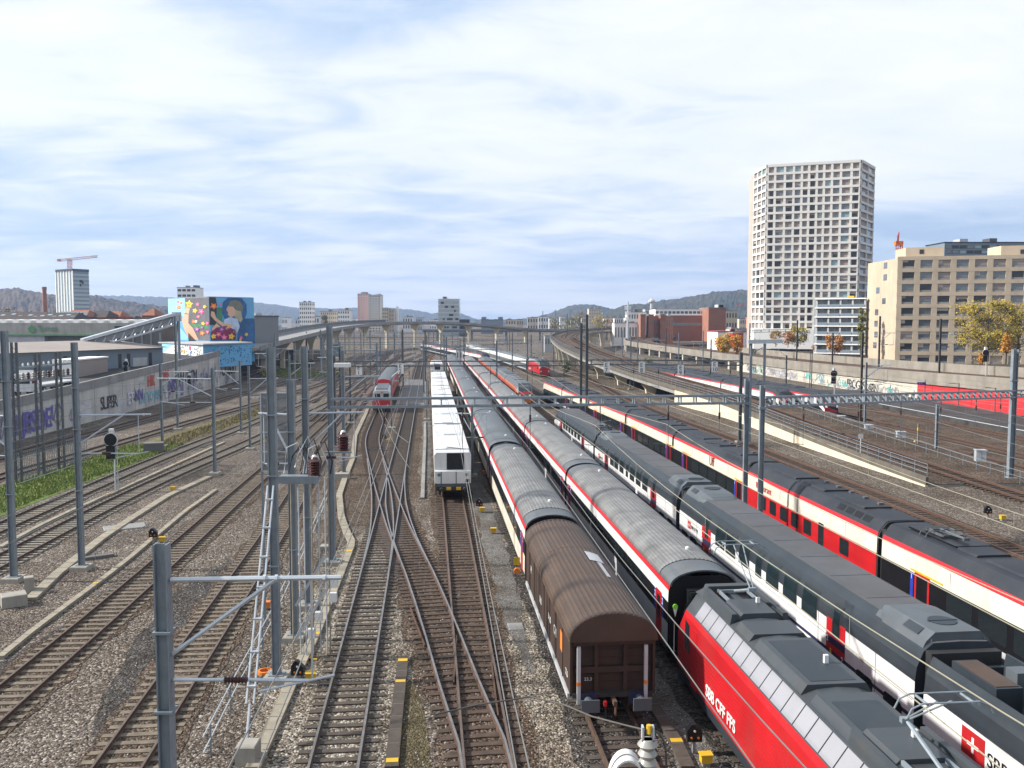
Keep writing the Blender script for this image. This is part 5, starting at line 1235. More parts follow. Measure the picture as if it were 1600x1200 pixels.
ga = ad(522, 566, 96); gb = ad(908, 561, 97.5); gc = ad(917, 562, 97.8); gd = ad(1158, 565, 100)
G3 = 'second row of girder gantries behind the long gantry'
tag(gantry('smaller girder gantry with E 1 and E 2 signs behind the long gantry', ga, gb, 9.4, 9.4, ((ga[0], ga[1], 10, .28), (gb[0], gb[1], 13.5, .26)), .6, 1.7, m='galv_dark'), group=G3)
tag(gantry('smaller girder gantry with numbered signs above the express train', gc, gd, 9.5, 9.3, ((gc[0], gc[1], 14.4, .3), (gd[0], gd[1], 10.2, .34)), .6, 1.7, m='galv_dark'), group=G3)
for i, (s, t0, t1) in enumerate(((150, -22, -8.6), (168, -1, 12.7), (205, -24, 4), (236, 4, 27), (262, -26, 3.5), (300, -40, -9), (330, 0, 24), (370, -34, 12), (410, -55, -12))):
    a, b = Y(s, t0), Y(s, t1)
    tag(gantry('%s of the faint girder gantries in the hazy far yard, counted outward' % ORD[i], a, b, 8.8, 8.8, ((a[0], a[1], 10, .3), (b[0], b[1], 10, .3)), .6, 2.6, m='galv', sparse=True), group='faint gantries of the far yard')
tag(gantry('rusty dark gantry over the rear viaduct tracks beside the white tower', V2.off(V2.len-480 if False else 196, .6), V2.off(196, 11.5), 11.2, 11.4, (), .7, 2.2, m='oldsteel', sparse=True))
def esign(px, py, d, tx, wh):
    x, y, z = ad(px, py, d); t = thing('number_sign', 'white %s sign hung above %s' % (tx, wh), 'sign', (x, y, z))
    mb = MB(); mb.box(-.32, .32, 0, .05, -.55, .55); mb.build('plate', MT['signwhite'], t); mb = MB(); mb.tube([(0, .03, .55), (0, .03, 1.0)], .02); mb.build('hanger', MT['galv'], t)
    a, b = tx.split(); text_mesh('letter', a, .62, MT['black'], t, (-.2, -.01, .05), (1, 0, 0), (0, 0, 1)); text_mesh('letter', b, .62, MT['black'], t, (-.2 if len(b) == 1 else -.31, -.01, -.5), (1, 0, 0), (0, 0, 1))
for px, py, tx, wh in ((561, 578, 'E 1', 'the lines beside the lamp box'), (626, 576, 'E 2', 'the red carriage'), (948, 574, 'E 7', 'the flared viaduct pier'), (1003, 574, 'E 8', 'the ramp track'), (1064, 578, 'E 9', 'the rear trains'), (1117, 573, 'E 10', 'the gap before the graffiti wall')): esign(px, py, 96, tx, wh)
# masts on the right-hand side
GR_ = 'grey masts beside the ramp and the right-hand trains'.replace('right-hand', 'rear')
pmast('slim mast beside the ramp wall pier with a bracket over the express train', 985, 609, 525, .3, ((-1, 3.4, 8.8),), group=GR_)
pmast('slim mast just behind the ramp wall near the flared pier', 996, 596, 508, .28, group=GR_)
pmast('thin mast next to the front coach of the distant red locomotive', 865, 592, 540, .3, group=GR_)
pmast('mast between the white nose and the copper train', 824, 604, 512, .3, ((1, 3, 9),), group=GR_)
pmast('slim pole in front of the graffiti beside the ramp fence', 1344, 664, 520, .3, ((1, 3.4, 7.5),), group=GR_, m='oldsteel')
pmast('pale steel pole standing next to the darker pole before the graffiti', 1351, 667, 566, .28, ((1, 3.2, 8),), group=GR_)
pmast('low mast with splayed struts under the platform gantry', 1462, 711, 632, .26, group=GR_)
pmast('tall lattice mast in front of the graffiti behind the rear train', 1266, 622, 548, .34, group=GR_, old=True, m='oldsteel')
for i, (bx, by, ty) in enumerate(((1110, 606, 530), (1098, 580, 517), (1060, 586, 520), (1040, 575, 512), (972, 573, 516), (940, 566, 505), (886, 556, 490), (848, 556, 486), (868, 548, 484), (1228, 606, 555))):
    pmast('%s of the slim masts among the viaduct piers, counted by distance' % ORD[i], bx, by, ty, .3, ((-1, 3, 8),) if i % 2 else (), group='slim masts among the viaduct piers', m='galv' if i % 3 else 'galv_dark')
for i, (px, d, ty, z0) in enumerate(((1375, 165, 494, 4.4), (1470, 150, 498, 4.4), (1302, 185, 520, 4.2), (1246, 205, 500, 4), (1172, 235, 505, 3.9))):
    x, y, _ = ad(px, 500, d); mast('%s dark mast on the rear viaduct before the pale buildings, from the platform end' % ORD[i], x+.01, y, hgt(px, ty, x, y, z0), .34, ((1, 3, 7),) if i != 2 else (), z0, 'dark masts standing on the rear viaduct', m='oldsteel', foot=False)
# mid-distance masts between the outer lines
r = random.Random(21); k = 0
for s, t in ((118, -18), (135, -13.2), (152, -25.5), (172, -9.2), (178, -30), (190, -18.5), (214, -13.8), (228, -27), (247, -9.3), (255, -19), (281, -23), (310, -14), (200, -.8), (262, -.6), (330, -5), (242, 8.4), (290, 12.6), (345, 9), (225, 21), (275, 24), (215, 8.4), (350, -25), (365, -14), (380, 2), (395, 16), (300, 27)):
    x, y, _ = Y(s, t); lab = '%s of the small masts in the hazy middle of the yard, counted outward' % ORD[k] if k < 20 else 'tiny mast number %d far out in the hazy middle of the yard' % (k+1); k += 1
    mast(lab, x, y, 9.6+r.uniform(-.8, 2.6), .28, ((r.choice((-1, 1)), 3.2, 8.2),), group='small masts in the hazy middle yard', m=r.choice(('galv', 'galv_dark', 'galv')))
# white lamp boxes
def lampbox(label, a, b, h, m):
    mb = MB(); mb.beam(a, b, .5, h); o = mb.build('lamp_box', MT[m]); tag(o, label, 'lamp')
lampbox('long white lamp box fixed beside the gantry post', ad(523, 570.5, 49.4), ad(547, 570.5, 49.4), .22, 'signwhite')
t = thing('lamp_pole', 'wide grey lamp box on two poles above the rear train', 'lamp')
q = ad(1172, 640, 100); q2 = ad(1193, 640, 100); mb = MB()
for a_ in (q, q2): mb.beam((a_[0], a_[1], 0), (a_[0], a_[1], ad(1172, 537, 100)[2]), .24, .24)
mb.beam(ad(1176, 551, 100), ad(1192, 543, 100), .08, .08); mb.build('pole', MT['galv'], t)
mb = MB(); mb.beam(ad(1168, 534, 100), ad(1221, 533, 100), .9, .44); mb.build('lamp_box', MT['galv_pale'], t)
# overhead lines
def line(label, path, x0, x1, zc=5.55, zm=6.95, step=50, st=.25, m='wire'):
    t = thing('overhead_line', label, 'overhead wire', group='overhead wires strung above the tracks'); 
    n = int((x1-x0)/6); cw = []; me = []; mb2 = MB()
    for i in range(n+1):
        x = x0+(x1-x0)*i/n; u = ((x-x0) % step)/step; k = int((x-x0)/step); s = st*(1 if k % 2 else -1)*(1-2*u)
        cw.append(path.off(x, s, zc)); me.append(path.off(x, s, zm-4*.8*u*(1-u)))
    mb = MB(); mb.tube(cw, .016, 5); mb.build('contact_wire', MT[m], t)
    mb2.tube(me, .015, 5)
    for i in range(0, len(cw), 2): mb2.tube([cw[i], me[i]], .006, 4)
    mb2.build('messenger_wire', MT[m], t)
for p, nm, a, b, m in ((P_TA, 'track beside the cable channel', 6, 300, 'wire'), (P_W, 'works train track', 6, 280, 'wire'), (P_T2, 'brown wagon track', 5, 280, 'wire'), (P_T3, 'red locomotive track', 5, 280, 'copperwire'), (P_T4, 'double deck train', 5, 250, 'copperwire'), (P_T5, 'restaurant train', 5, 205, 'copperwire'), (P_R1, 'lone track beside the ramp', 8, 230, 'wire'), (P_T8, 'rear train by the graffiti', 12, 250, 'wire'), (P_TL[2], 'track beside the grass strip', 8, 300, 'wire'), (P_TL[4], 'fifth outer track', 8, 230, 'wire'), (P_TL[5], 'track next to the central masts', 8, 250, 'wire'), (P_TL[0], 'outermost track by the graffiti wall', 20, 330, 'wire'), (P_TL[1], 'track between the grass and the graffiti wall', 20, 330, 'wire'), (P_TL[3], 'inner concrete sleeper track', 8, 300, 'wire'), (P_Q, 'curving track of the old red locomotive', 40, 300, 'wire'), (P_X[0], 'first far line beside the red carriage', 5, 280, 'wire'), (P_X[1], 'second far line beside the red carriage', 5, 260, 'wire'), (P_T9, 'rear train by the ramp railing', 10, 200, 'wire'), (P_R4, 'middle track before the platform', 10, 220, 'wire'), (P_R5, 'track along the platform edge', 5, 180, 'wire'), (PR2, 'curving ramp track', 20, 420, 'wire'), (P_T7, 'distant red locomotive', 10, 240, 'wire')):
    line('thin overhead wires strung above the '+nm, p, a, b, m=m)
# ================================================================ ground furniture
def trough(label, pts, w=.46, m='trough', cat='cable channel', marks=(), h=.14):
    p = Path([at(*q) for q in pts], smooth=False); t = thing('cable_channel', label, cat)
    mb = MB(); sweep(mb, p, [(-w/2, -.02), (-w/2, h), (w/2, h), (w/2, -.02)], 0, p.len, 1.5); mb.build('channel', MT[m], t)
    mb = MB(); n = int(p.len)
    for i in range(n):
        a = p.off(i+.5, -w/2+.03, h+.002); b = p.off(i+.5, w/2-.03, h+.002); mb.beam(a, b, .03, .01)
    mb.build('lid_joint', MT['conc_dark'], t)
    for q in marks:
        mb = MB(); a = p.off(q*p.len, 0, h+.008); d = p.dir(q*p.len); mb.beam(a-d*.13, a+d*.13, w*.9, .02); mb.build('yellow_mark', MT['yellow'], t)
trough('pale concrete cable channel winding past the central masts', [(395, 1205), (430, 1128), (452, 1078), (470, 1038), (490, 1000), (505, 962), (530, 902), (548, 856), (549, 847), (541, 832), (533, 808), (530, 775), (540, 745), (551, 718), (555, 682), (572, 646), (576, 635)], marks=(.1, .22))
trough('narrow concrete cable channel with yellow marks beside the outer pair of tracks', [(0, 1030), (55, 985), (167, 902), (205, 872), (245, 838), (290, 800), (337, 767)], .3, 'trough', marks=(.28, .55, .8))
trough('broad concrete walkway channel with posts near the left masts', [(48, 938), (90, 898), (160, 842), (205, 812), (262, 776), (327, 746)], .55)
trough('thin concrete channel between the two outer concrete sleeper tracks', [(0, 857), (60, 824), (110, 800), (175, 772), (240, 742), (350, 692)], .32, marks=(.35, .7))
trough('dark wooden cable channel with yellow ends between the central tracks', [(612, 1204), (620, 1120), (627, 1060), (630, 1030)], .42, 'wood', marks=(.04, .72, .95))
trough('dark channel running beside the brown wagon track', [(1075, 1204), (1058, 1165), (1030, 1120), (1010, 1085)], .42, 'wood', marks=(.3,))
trough('pale channel beside the red locomotive end of the works track', [(660, 780), (662, 730), (664, 690), (664, 660)], .3, 'fine_gravel' if False else 'conc_grey')
# dark crossing pad behind the red locomotive
mb = MB(); c = [at(636, 594), at(668, 594), at(668, 634), at(618, 634)]; mb.poly([(x, y, .15) for x, y, _ in c]+[], 0); tag(mb.build('crossing_pad', MT['conc_dark'], norm=False), kind='structure')
# slabs and blocks
def block(label, px, py, w, d, h, m='conc', rz=0, name='concrete_block', z=0):
    x, y, _ = at(px, py, z); mb = MB(); c = .03; mb.loft([[(a*(w/2-k), b*(d/2-k), zz) for a, b in ((-1, -1), (1, -1), (1, 1), (-1, 1))] for zz, k in ((-.03, 0), (h-c, 0), (h, c))], 0, True); o = mb.build(name, MT[m], loc=(x, y, z), rz=rz); return tag(o, label, 'concrete block')
block('low concrete channel head at the left edge below the tall mast', 22, 945, 1.1, .9, .55, rz=.6); block('upright concrete block beside the mast on the left edge', 46, 925, .45, .5, .8, rz=.5)
block('sloping topped concrete anchor block by the lower frame edge', 388, 1190, .62, .7, .62)
block('flat concrete slab lying beside the walkway channel', 195, 824, 2.6, 1.5, .07, 'conc_grey', .5, 'concrete_slab'); block('small dark slab at the end of the walkway channel', 155, 872, 1.6, .4, .18, 'conc_dark', .6, 'concrete_slab')
block('dark grey relay box standing in the grass strip', 241, 706, 1.9, 1.3, 1.0, 'conc_dark', .3, 'relay_box'); block('flat manhole slab beside the brown wagon', 806, 980, .7, .9, .06, 'conc_grey', .1, 'concrete_slab')
block('pale junction slab next to the cable channel bend', 512, 858, .9, .6, .25); block('pale junction slab beside the channel near the gantry mast', 535, 748, 1.2, .7, .5)
def cabinet(label, px, py, w=.9, h=1.5):
    x, y, _ = at(px, py); t = thing('relay_cabinet', label, 'cabinet', (x, y, 0), -.15, 'grey relay cabinets along the ramp fence')
    mb = MB(); mb.box(-w/2, w/2, -.3, .3, .12, h); mb.build('case', MT['galv_pale'], t); mb = MB(); mb.box(-w/2-.06, w/2+.06, -.38, .38, h, h+.07); mb.build('lid', MT['galv_pale'], t)
    mb = MB(); mb.box(-w/2-.3, w/2+.3, -.5, .5, -.02, .12); mb.build('plinth', MT['conc'], t); mb = MB(); mb.box(-.01, .01, -.305, -.3, .2, h-.1); mb.box(.1, .13, -.33, -.3, .7, .9); mb.build('door_handle', MT['mgrey'], t)
for l, q in (('large grey cabinet next to the platform gantry post', (1531, 728)), ('grey cabinet next to the yellow marker post', (1407, 696)), ('grey cabinet between the two bending fence posts', (1357, 684)), ('small grey cabinet below the red train nose', (1314, 668))): cabinet(l, *q)
def dwarf(label, px, py, yoff=(.45, .1)):
    x, y, _ = at(px, py); t = thing('dwarf_signal', label, 'signal', (x, y, 0), 0, 'dwarf signals on the gravel')
    mb = MB(); mb.box(-.05, .05, -.05, .05, 0, .45); mb.build('post', MT['conc_grey'], t)
    mb = MB(); P = [(-.24, .45), (.24, .45), (.24, .75), (.0, 1.0), (-.1, 1.0), (-.24, .8)]; mb.prism(P, -.12, .12, 0, True); mb.build('head', MT['black'], t)
    for x_, z, m in ((-.1, .58, 'orange'), (.12, .58, 'orange'), (0, .8, 'signwhite')): l_ = MB(); l_.lathe([(.036, -.145), (.036, -.115)], (x_, 0, z), 10, 0, 'y'); l_.build('lens', MT[m], t)
    b = thing('junction_box', 'yellow junction box beside '+label.split(' dwarf')[0].replace('black', 'the')+' signal', 'junction box', (x+yoff[0], y+yoff[1], 0), .1, 'yellow junction boxes')
    mb = MB(); mb.box(-.17, .17, -.13, .13, .12, .36); mb.box(-.2, .2, -.16, .16, .36, .4); mb.build('case', MT['yellow'], b); mb = MB(); mb.box(-.12, .12, -.1, .1, -.02, .12); mb.build('stand', MT['conc_grey'], b)
for l, px, py, yo in (('black dwarf signal at the foot of the insulator mast', 466, 1072, (.4, .35)), ('black dwarf signal between the outer left tracks', 240, 850, (.45, .2)), ('black dwarf signal at the lower edge beside the red locomotive', 1084, 1178, (.22, -.75)), ('black dwarf signal in front of the works train', 749, 800, (.2, -.3)), ('black dwarf signal beyond the lone track by the ramp', 1543, 812, (.85, -.35)), ('black dwarf signal between the curved tracks by the shunting locomotive', 601, 692, (.3, .2))): dwarf(l, px, py, yo)
def ybox(label, px, py, m='yellow'):
    x, y, _ = at(px, py); mb = MB(); mb.box(-.17, .17, -.13, .13, .1, .35); mb.box(-.2, .2, -.16, .16, .35, .39); mb.box(-.1, .1, -.08, .08, -.02, .1, 1); tag(mb.build('junction_box', [MT[m], MT['conc_grey']], loc=(x, y, 0)), label, 'junction box', 'yellow junction boxes')
ybox('single yellow box on the gravel beside the brown wagon', 771, 834); ybox('yellow box standing alone on the ballast of the left yard', 270, 768); ybox('orange box beside the anchor strut of the insulator mast', 416, 952, 'orange'); ybox('orange box under the coach beyond the works train', 757, 742, 'orange'); ybox('small yellow box next to the tall mast behind the gantry', 531, 708)
mb = MB(); x, y, _ = at(674, 573); mb.tube([(x, y, 0), (x, y, 2.6)], .06); mb.box(x-.5, x+.5, y-.1, y, 1.4, 2.7, 1); tag(mb.build('track_board', [MT['galv'], MT['orange']]), 'bright orange board on a post beside the far works train', 'sign')
mb = MB(); x, y, _ = at(414, 1052); mb.lathe([(.28, .0), (.28, .12), (.2, .13), (.2, .02)], (x, y, 0), 18); tag(mb.build('cable_ring', MT['orange']), 'flat orange ring lying at the foot of the insulator mast', 'ring')
# yellow painted bracket on the gravel
mb = MB(); x, y, _ = at(484, 1031); mb.box(x-.05, x+.3, y-.05, y+.05, 0, .04); mb.box(x-.05, x+.05, y-.05, y+.5, 0, .04); tag(mb.build('corner_mark', MT['yellow']), 'yellow angle shaped marker lying beside the cable channel', 'marker')
# tall colour light signals
def signal(label, px, by, ty, z0=0, post=True, sc=1.0, d=None):
    x, y, z = at(px, by, z0) if d is None else ad(px, by, d); h = ad(px, ty, y)[2]-z; t = thing('light_signal', label, 'signal', (x, y, z))
    mb = MB(); mb.tube([(0, 0, -.0), (0, 0, h)], .08*sc, 8); mb.tube([(.2, 0, 0), (.2, 0, h-1)], .04, 6); mb.build('post', MT['galv_pale'], t)
    mb = MB(); mb.box(-.38*sc-.2, .3*sc-.2, -.25, -.1, h-2.2*sc, h-1.15*sc); mb.lathe([(.5*sc, -.28), (.5*sc, -.12)], (-.2, 0, h-.65*sc), 16, 0, 'y'); mb.build('head', MT['black'], t)
    mb = MB(); mb.lathe([(.56*sc, -.2), (.56*sc, -.16), (.5*sc, -.16)], (-.2, 0, h-.65*sc), 16, 0, 'y'); mb.build('rim', MT['signwhite'], t)
    mb = MB(); mb.box(-.32, .0, -.25, .05, h-.14, h+.22); mb.build('cap', MT['signwhite'], t)
signal('black light signal with a white rim standing by the grass strip', 181, 768, 674)
signal('black light signal behind the ramp wall before the grey shed', 200, 590, 563, d=142, sc=.8); signal('black light signal in front of the graffiti on the long wall', 299, 628, 585, sc=.8)
signal('dark light signal before the teal graffiti', 1303, 640, 577); signal('black light signal with a white cross plate under the yellow tree', 1540, 587, 545, d=122, sc=.8)
# walkway handrail by the central masts
t = thing('handrail', 'slanting pipe handrail running along the walkway left of the central masts'.replace('left of', 'beside'), 'handrail'); P = Path([at(*q) for q in ((318, 1204), (372, 1092), (420, 1000), (489, 845), (517, 775))], smooth=False)
mb = MB()
for h in (.55, 1.05): mb.tube([P.pos(x)+Vector((0, 0, h)) for x in range(0, int(P.len), 3)], .025, 6)
mb.build('rail_pipe', MT['galv_pale'], t); 
for x in range(1, int(P.len), 3): p = P.pos(x); q = MB(); q.beam(p, p+Vector((0, 0, 1.07)), .045, .045); q.build('post', MT['galv'], t)
# twin rod anchor strut
t = thing('anchor_strut', 'twin rod anchor strut leaning from its block up to the insulator mast', 'strut'); a = Vector(at(386, 1178))+Vector((0, 0, .5)); x, y, _ = at(433, 1064); b = Vector((x-.05, y-.2, 7.6)); mb = MB()
sdv = Vector((.12, 0, 0)); m_ = a.lerp(b, .12); mb.tube([a, m_], .045); mb.tube([m_-sdv, b-sdv*.9], .035); mb.tube([m_+sdv, b+sdv*.9], .035)
for k in range(7): q = m_.lerp(b, (k+.5)/7); mb.beam(q-sdv*1.2, q+sdv*1.2, .14, .05)
mb.build('rod_pair', MT['galv_pale'], t)
# switch gear on the insulator mast
t = thing('switchgear', 'mast switchgear with two brown ribbed insulators, cables and conduits', 'switchgear', (x+.95, y+2.2, 0))
mb = MB(); mb.box(-1.3, .35, -.35, .35, 7.45, 7.55); mb.box(-1.3, .35, -.4, -.33, 7.3, 7.6); mb.box(.3, 1.4, 1.2, 1.3, 8.3, 8.36); mb.build('platform', MT['galv'], t)
for qx, qy, qz in ((.12, 0, 7.55), (1.0, 1.5, 8.36)):
    i = MB(); pf = [(.26, qz)]
    for k in range(5): pf += [(.27, qz+.06+k*.11), (.2, qz+.11+k*.11)]
    pf += [(.28, qz+.6), (.14, qz+.7), (.1, qz+.78), (.05, qz+.82)]; i.lathe(pf, (qx, qy, 0), 16); i.build('insulator', MT['porcelain'], t); i = MB(); i.lathe([(.12, qz+.71), (.1, qz+.79), (.06, qz+.85)], (qx, qy, 0), 12); i.build('insulator_cap', MT['signwhite'], t)
r = random.Random(8); 
for k in range(6):
    i = MB(); x0 = -1.1+.22*k; P = [(x0, 0, 7.6+r.uniform(0, .3)), (x0+.1, .1, 8.3+r.uniform(0, .4)), (x0+.5, .2, 8.8+r.uniform(0, .5)), (x0+.8, .2, 8.1), (x0+.7, .3, 7.6)]; i.tube(Path(P).p[::1] if False else P, .03, 6); i.build('cable', MT['rubber' if k % 2 else 'galv_pale'], t)
for k, (qx, qy) in enumerate(((-.9, .2), (-.62, .3), (-.35, .1), (-.1, .35), (.2, .3), (.42, .5), (.6, .3))):
    i = MB(); i.tube([(qx, qy, .1), (qx, qy, 7.45)], .03, 6); 
    i.build('conduit', MT['galv_pale' if k % 3 else 'copper'] if False else MT['galv_pale' if k % 3 else 'trough'], t)
i = MB(); i.beam((-.75, .1, 2.2), (.5, .1, 4.3), .08, .1); i.beam((-.75, .1, .8), (.5, .1, 2.9), .08, .1); i.build('brace', MT['galv_pale'], t)
for qx, qz in ((.85, 3.0), (.8, 2.4), (.2, 1.6), (-.1, .9)): i = MB(); i.box(qx-.14, qx+.14, -.1, .15, qz, qz+.38); i.build('switch_box', MT['signwhite'], t)
# mesh screen
t = thing('mesh_screen', 'large framed wire mesh screen with a yellow warning plate behind the insulator mast', 'mesh screen'); D = 39.5; a = ad(407, 614, D); b = ad(455, 736, D); mb = MB()
for (p, q) in (((a[0], a[2]), (b[0], a[2])), ((a[0], b[2]), (b[0], b[2])), ((a[0], a[2]), (a[0], b[2])), ((b[0], a[2]), (b[0], b[2])), ((a[0], (a[2]+b[2])/2), (b[0], (a[2]+b[2])/2)), ((a[0], a[2]*.25+b[2]*.75), (b[0], a[2]*.25+b[2]*.75))): mb.beam((p[0], D, p[1]), (q[0], D, q[1]), .05, .05)
mb.build('frame', MT['galv_pale'], t); mb = MB(); k = a[0]
while k < b[0]: mb.beam((k, D, a[2]), (k, D, b[2]), .022, .014); k += .05
k = b[2]
while k < a[2]: mb.beam((a[0], D, k), (b[0], D, k), .014, .022); k += .05
mb.build('wire_mesh', MT['galv'], t); mb = MB(); q = ad(414, 688, D-.06); mb.add([(q[0]-.1, q[1], q[2]-.08), (q[0]+.1, q[1], q[2]-.08), (q[0], q[1], q[2]+.1)], [(0, 1, 2)]); mb.build('warning_plate', MT['yellow'], t)
for k, px in enumerate((409, 453)): mb = MB(); q = ad(px, 700, D+.1); mb.beam((q[0], q[1], 0), (q[0], q[1], a[2]), .09, .09); mb.build('leg', MT['galv'], t)
# yellow marker post and hydrant, brown pad post
t = thing('marker_post', 'slim post with a yellow collar beside the ramp fence', 'post', at(1434, 705)); mb = MB(); mb.box(-.08, .08, -.08, .08, 0, 2.9); mb.build('pole', MT['concsleeper'], t); mb = MB(); mb.box(-.1, .1, -.1, .1, 2.2, 2.5); mb.build('collar', MT['yellow'], t)
mb = MB(); x, y, _ = at(1429, 702); mb.lathe([(.12, 0), (.12, .6), (.2, .65), (.16, .8), (.05, .95)], (x, y, 0), 10); mb.box(x-.28, x+.28, y-.06, y+.06, .45, .58); tag(mb.build('hydrant', MT['yellow']), 'small yellow hydrant beside the marker post', 'hydrant')
mb = MB(); x, y, _ = at(1344, 720); mb.box(x-.03, x+.03, y-.03, y+.03, 0, 2.6); mb.box(x-.22, x+.22, y-.06, y-.03, 2.2, 2.65); tag(mb.build('track_sign', MT['signwhite']), 'small white square sign on a thin post along the ramp track', 'sign')
t = thing('platform_sign', 'blue platform sign hung above the end of the red wall', 'sign', (wx(147)-1.2, 147, 0)); mb = MB(); mb.tube([(0, 0, .5), (0, 0, 4.0)], .06); mb.build('pole', MT['oldsteel'], t); mb = MB(); mb.box(-1.3, .1, -.06, .06, 3.2, 3.6); mb.build('plate', MT['blue'], t); text_mesh('letter', '4  7', .32, MT['signwhite'], t, (-1.0, -.07, 3.28), (1, 0, 0), (0, 0, 1))
for i, (d, px) in enumerate(((136, 1509), (127, 1543))): 
    mb = MB(); mb.tube([(0, 0, .5), (0, 0, 4.2)], .07); mb.tube([(0, 0, 4.1), (-1.2, 0, 4.2)], .05); mb.box(-1.5, -.7, -.1, .1, 4.15, 4.25); tag(mb.build('platform_lamp', MT['oldsteel'], loc=(wx(d)-2, d, 0)), ('platform lamp standing before the middle of the red wall', 'platform lamp standing before the near end of the red wall')[i], 'lamp')
# red lamp plate and hazard board beside the brown wagon
t = thing('hazard_board', 'orange lamp and yellow board hanging beside the front of the brown wagon', 'hazard board', Y(44.3, 4.35)); mb = MB(); mb.tube([(0, 0, 0), (0, 0, 1.9)], .03); mb.build('pole', MT['oldsteel'], t); mb = MB(); mb.box(-.16, .16, -.03, .0, 1.45, 1.85); mb.build('plate', MT['yellow'], t); mb = MB(); mb.lathe([(.16, -.08), (.18, 0)], (.02, 0, 1.15), 14, 0, 'y'); mb.build('lamp', MT['orange'], t)
# foreground post insulator with a wide white clamp ring
D = 9.2; t = thing('post_insulator', 'ribbed grey post insulator with a white clamp ring at the bottom edge', 'insulator', (ad(1012, 1165, D)[0], D, 0)); z = ad(1012, 1163, D)[2]
i = MB(); pf = [(.07, z-1.3)]
for k in range(12): pf += [(.105, z-1.2+k*.1), (.07, z-1.15+k*.1)]
pf += [(.11, z+.0), (.06, z+.06)]; i.lathe(pf, (0, 0, 0), 20); i.build('insulator', MT['porcelain_grey'], t, True)
i = MB(); 
for s in (-1, 1): i.box(s*.055-.01, s*.055+.01, -.04, .04, z+.04, z+.2)
i.box(-.065, .065, -.04, .04, z+.04, z+.06); i.build('clamp', MT['galv_pale'], t); i = MB(); i.lathe([(.03, z+.13), (.03, z+.22)], (.01, -.02, 0), 8); i.build('bolt', MT['yellow'], t)
for k in (-1, 1):
    i = MB(); secs = []
    for j in range(17):
        a = math.pi*j/16; secs.append([(-.22+.19*math.cos(a)*q, k*.075+w, z-.42+.31*math.sin(a)*q) for q, w in ((1, -.055), (1, .055), (.93, .055), (.93, -.055))])
    i.loft(secs, 0, True); i.build('clamp_ring', MT['white'], t, True)
i = MB(); i.box(-.09, .09, -.12, .12, .3, z-1.3); i.build('support', MT['galv'], t); i = MB(); i.box(-.5, .5, -.5, .5, -.05, .3); i.build('foot', MT['conc'], t)
i = MB(); i.beam((-.5, 0, z-1.2), (.3, 0, z-1.2), .16, .16); i.box(-.44, -.39, -.14, .14, z-1.2, z-.4); i.box(-.05, 0, -.14, .14, z-1.2, z-.4); i.build('bracket', MT['galv'], t)
def cable(label, pts, r=.014): mb = MB(); mb.tube(Path(pts).p, r, 6); tag(mb.build('cable', MT['oldsteel']), label, 'cable')
q = (ad(1012, 1130, D)[0], D, z+.15); cable('dark cable curving from the post insulator to the brown wagon track', [q, (q[0]-.5, D+1.0, z-.15), (q[0]-1.2, D+1.9, z-.3), (q[0]-2.4, D+1.6, z-.4)], .01); cable('dark cable looping down beside the post insulator', [q, (q[0]+.12, D, z+.12), (q[0]+.2, D, z-.1), (q[0]+.19, D, z-.7), (q[0]+.1, D, z-1.4)], .012)
# ================================================================ buildings
mat('facade_pale', (.62, .6, .56), .8, 0, .06, .05, dirt=.15); mat('facade_beige', (.47, .38, .275), .85, 0, .1, .25, dirt=.25); mat('facade_panel', (.4, .35, .3), .8, 0, .1, .1)
mat('shutter', (.27, .225, .2), .7, 0, .1, .3); mat('winglass', (.12, .135, .15), .08, 0, .4, .12, spec=.9); mat('winteal', (.2, .3, .31), .1, 0, .2, .1, spec=.9); mat('windark', (.022, .023, .026), .3, 0, .3, .1)
mat('white_wall', (.78, .77, .74), .8, 0, .05, .05); mat('grey_wall', (.2, .21, .22), .7, 0, .08, .06, dirt=.15); mat('blue_grey', (.16, .2, .24), .6, 0, .08, .06); mat('brick', (.29, .125, .08), .85, 0, .2, .15); mat('roof_tile', (.25, .09, .045), .85, 0, .3, .3); mat('roof_brown', (.045, .032, .028), .85, 0, .3, .3); mat('terracotta', (.5, .2, .12), .8, 0, .1, .2); mat('tan_wall', (.5, .42, .31), .85, 0, .1, .1); mat('shed_roof', (.3, .255, .225), .8, 0, .12, .15, dirt=.2); mat('glass_face', (.3, .36, .36), .15, 0, .2, .03, spec=.8); mat('crane_red', (.65, .1, .07), .6, 0, .1, .3); mat('crane_pink', (.62, .3, .26), .6, 0, .1, .3); mat('mural_blue', (.13, .38, .62), .8, 0, .08, .08); mat('mural_light', (.28, .6, .85), .8, 0, .08, .08); mat('mural_navy', (.03, .11, .26), .8, 0, .4, .5); mat('mural_grey', (.11, .11, .12), .8, 0, .2, .3); mat('mural_skin', (.62, .38, .26), .8, 0, .15, .3); mat('mural_pink', (.75, .12, .32), .8, 0, .2, .5); mat('mural_violet', (.35, .1, .4), .8, 0, .3, .5); mat('mural_yellow', (.8, .55, .05), .8, 0, .15, .5); mat('mural_orange', (.8, .2, .05), .8, 0, .15, .5); mat('mural_wine', (.2, .02, .07), .8, 0, .4, .5); mat('mural_cap', (.16, .17, .13), .8, 0, .3, .4); mat('mural_hair', (.4, .36, .24), .8, 0, .3, .4); mat('mural_shirt', (.45, .55, .7), .8, 0, .3, .6); mat('mural_green', (.06, .2, .08), .8, 0, .3, .4)
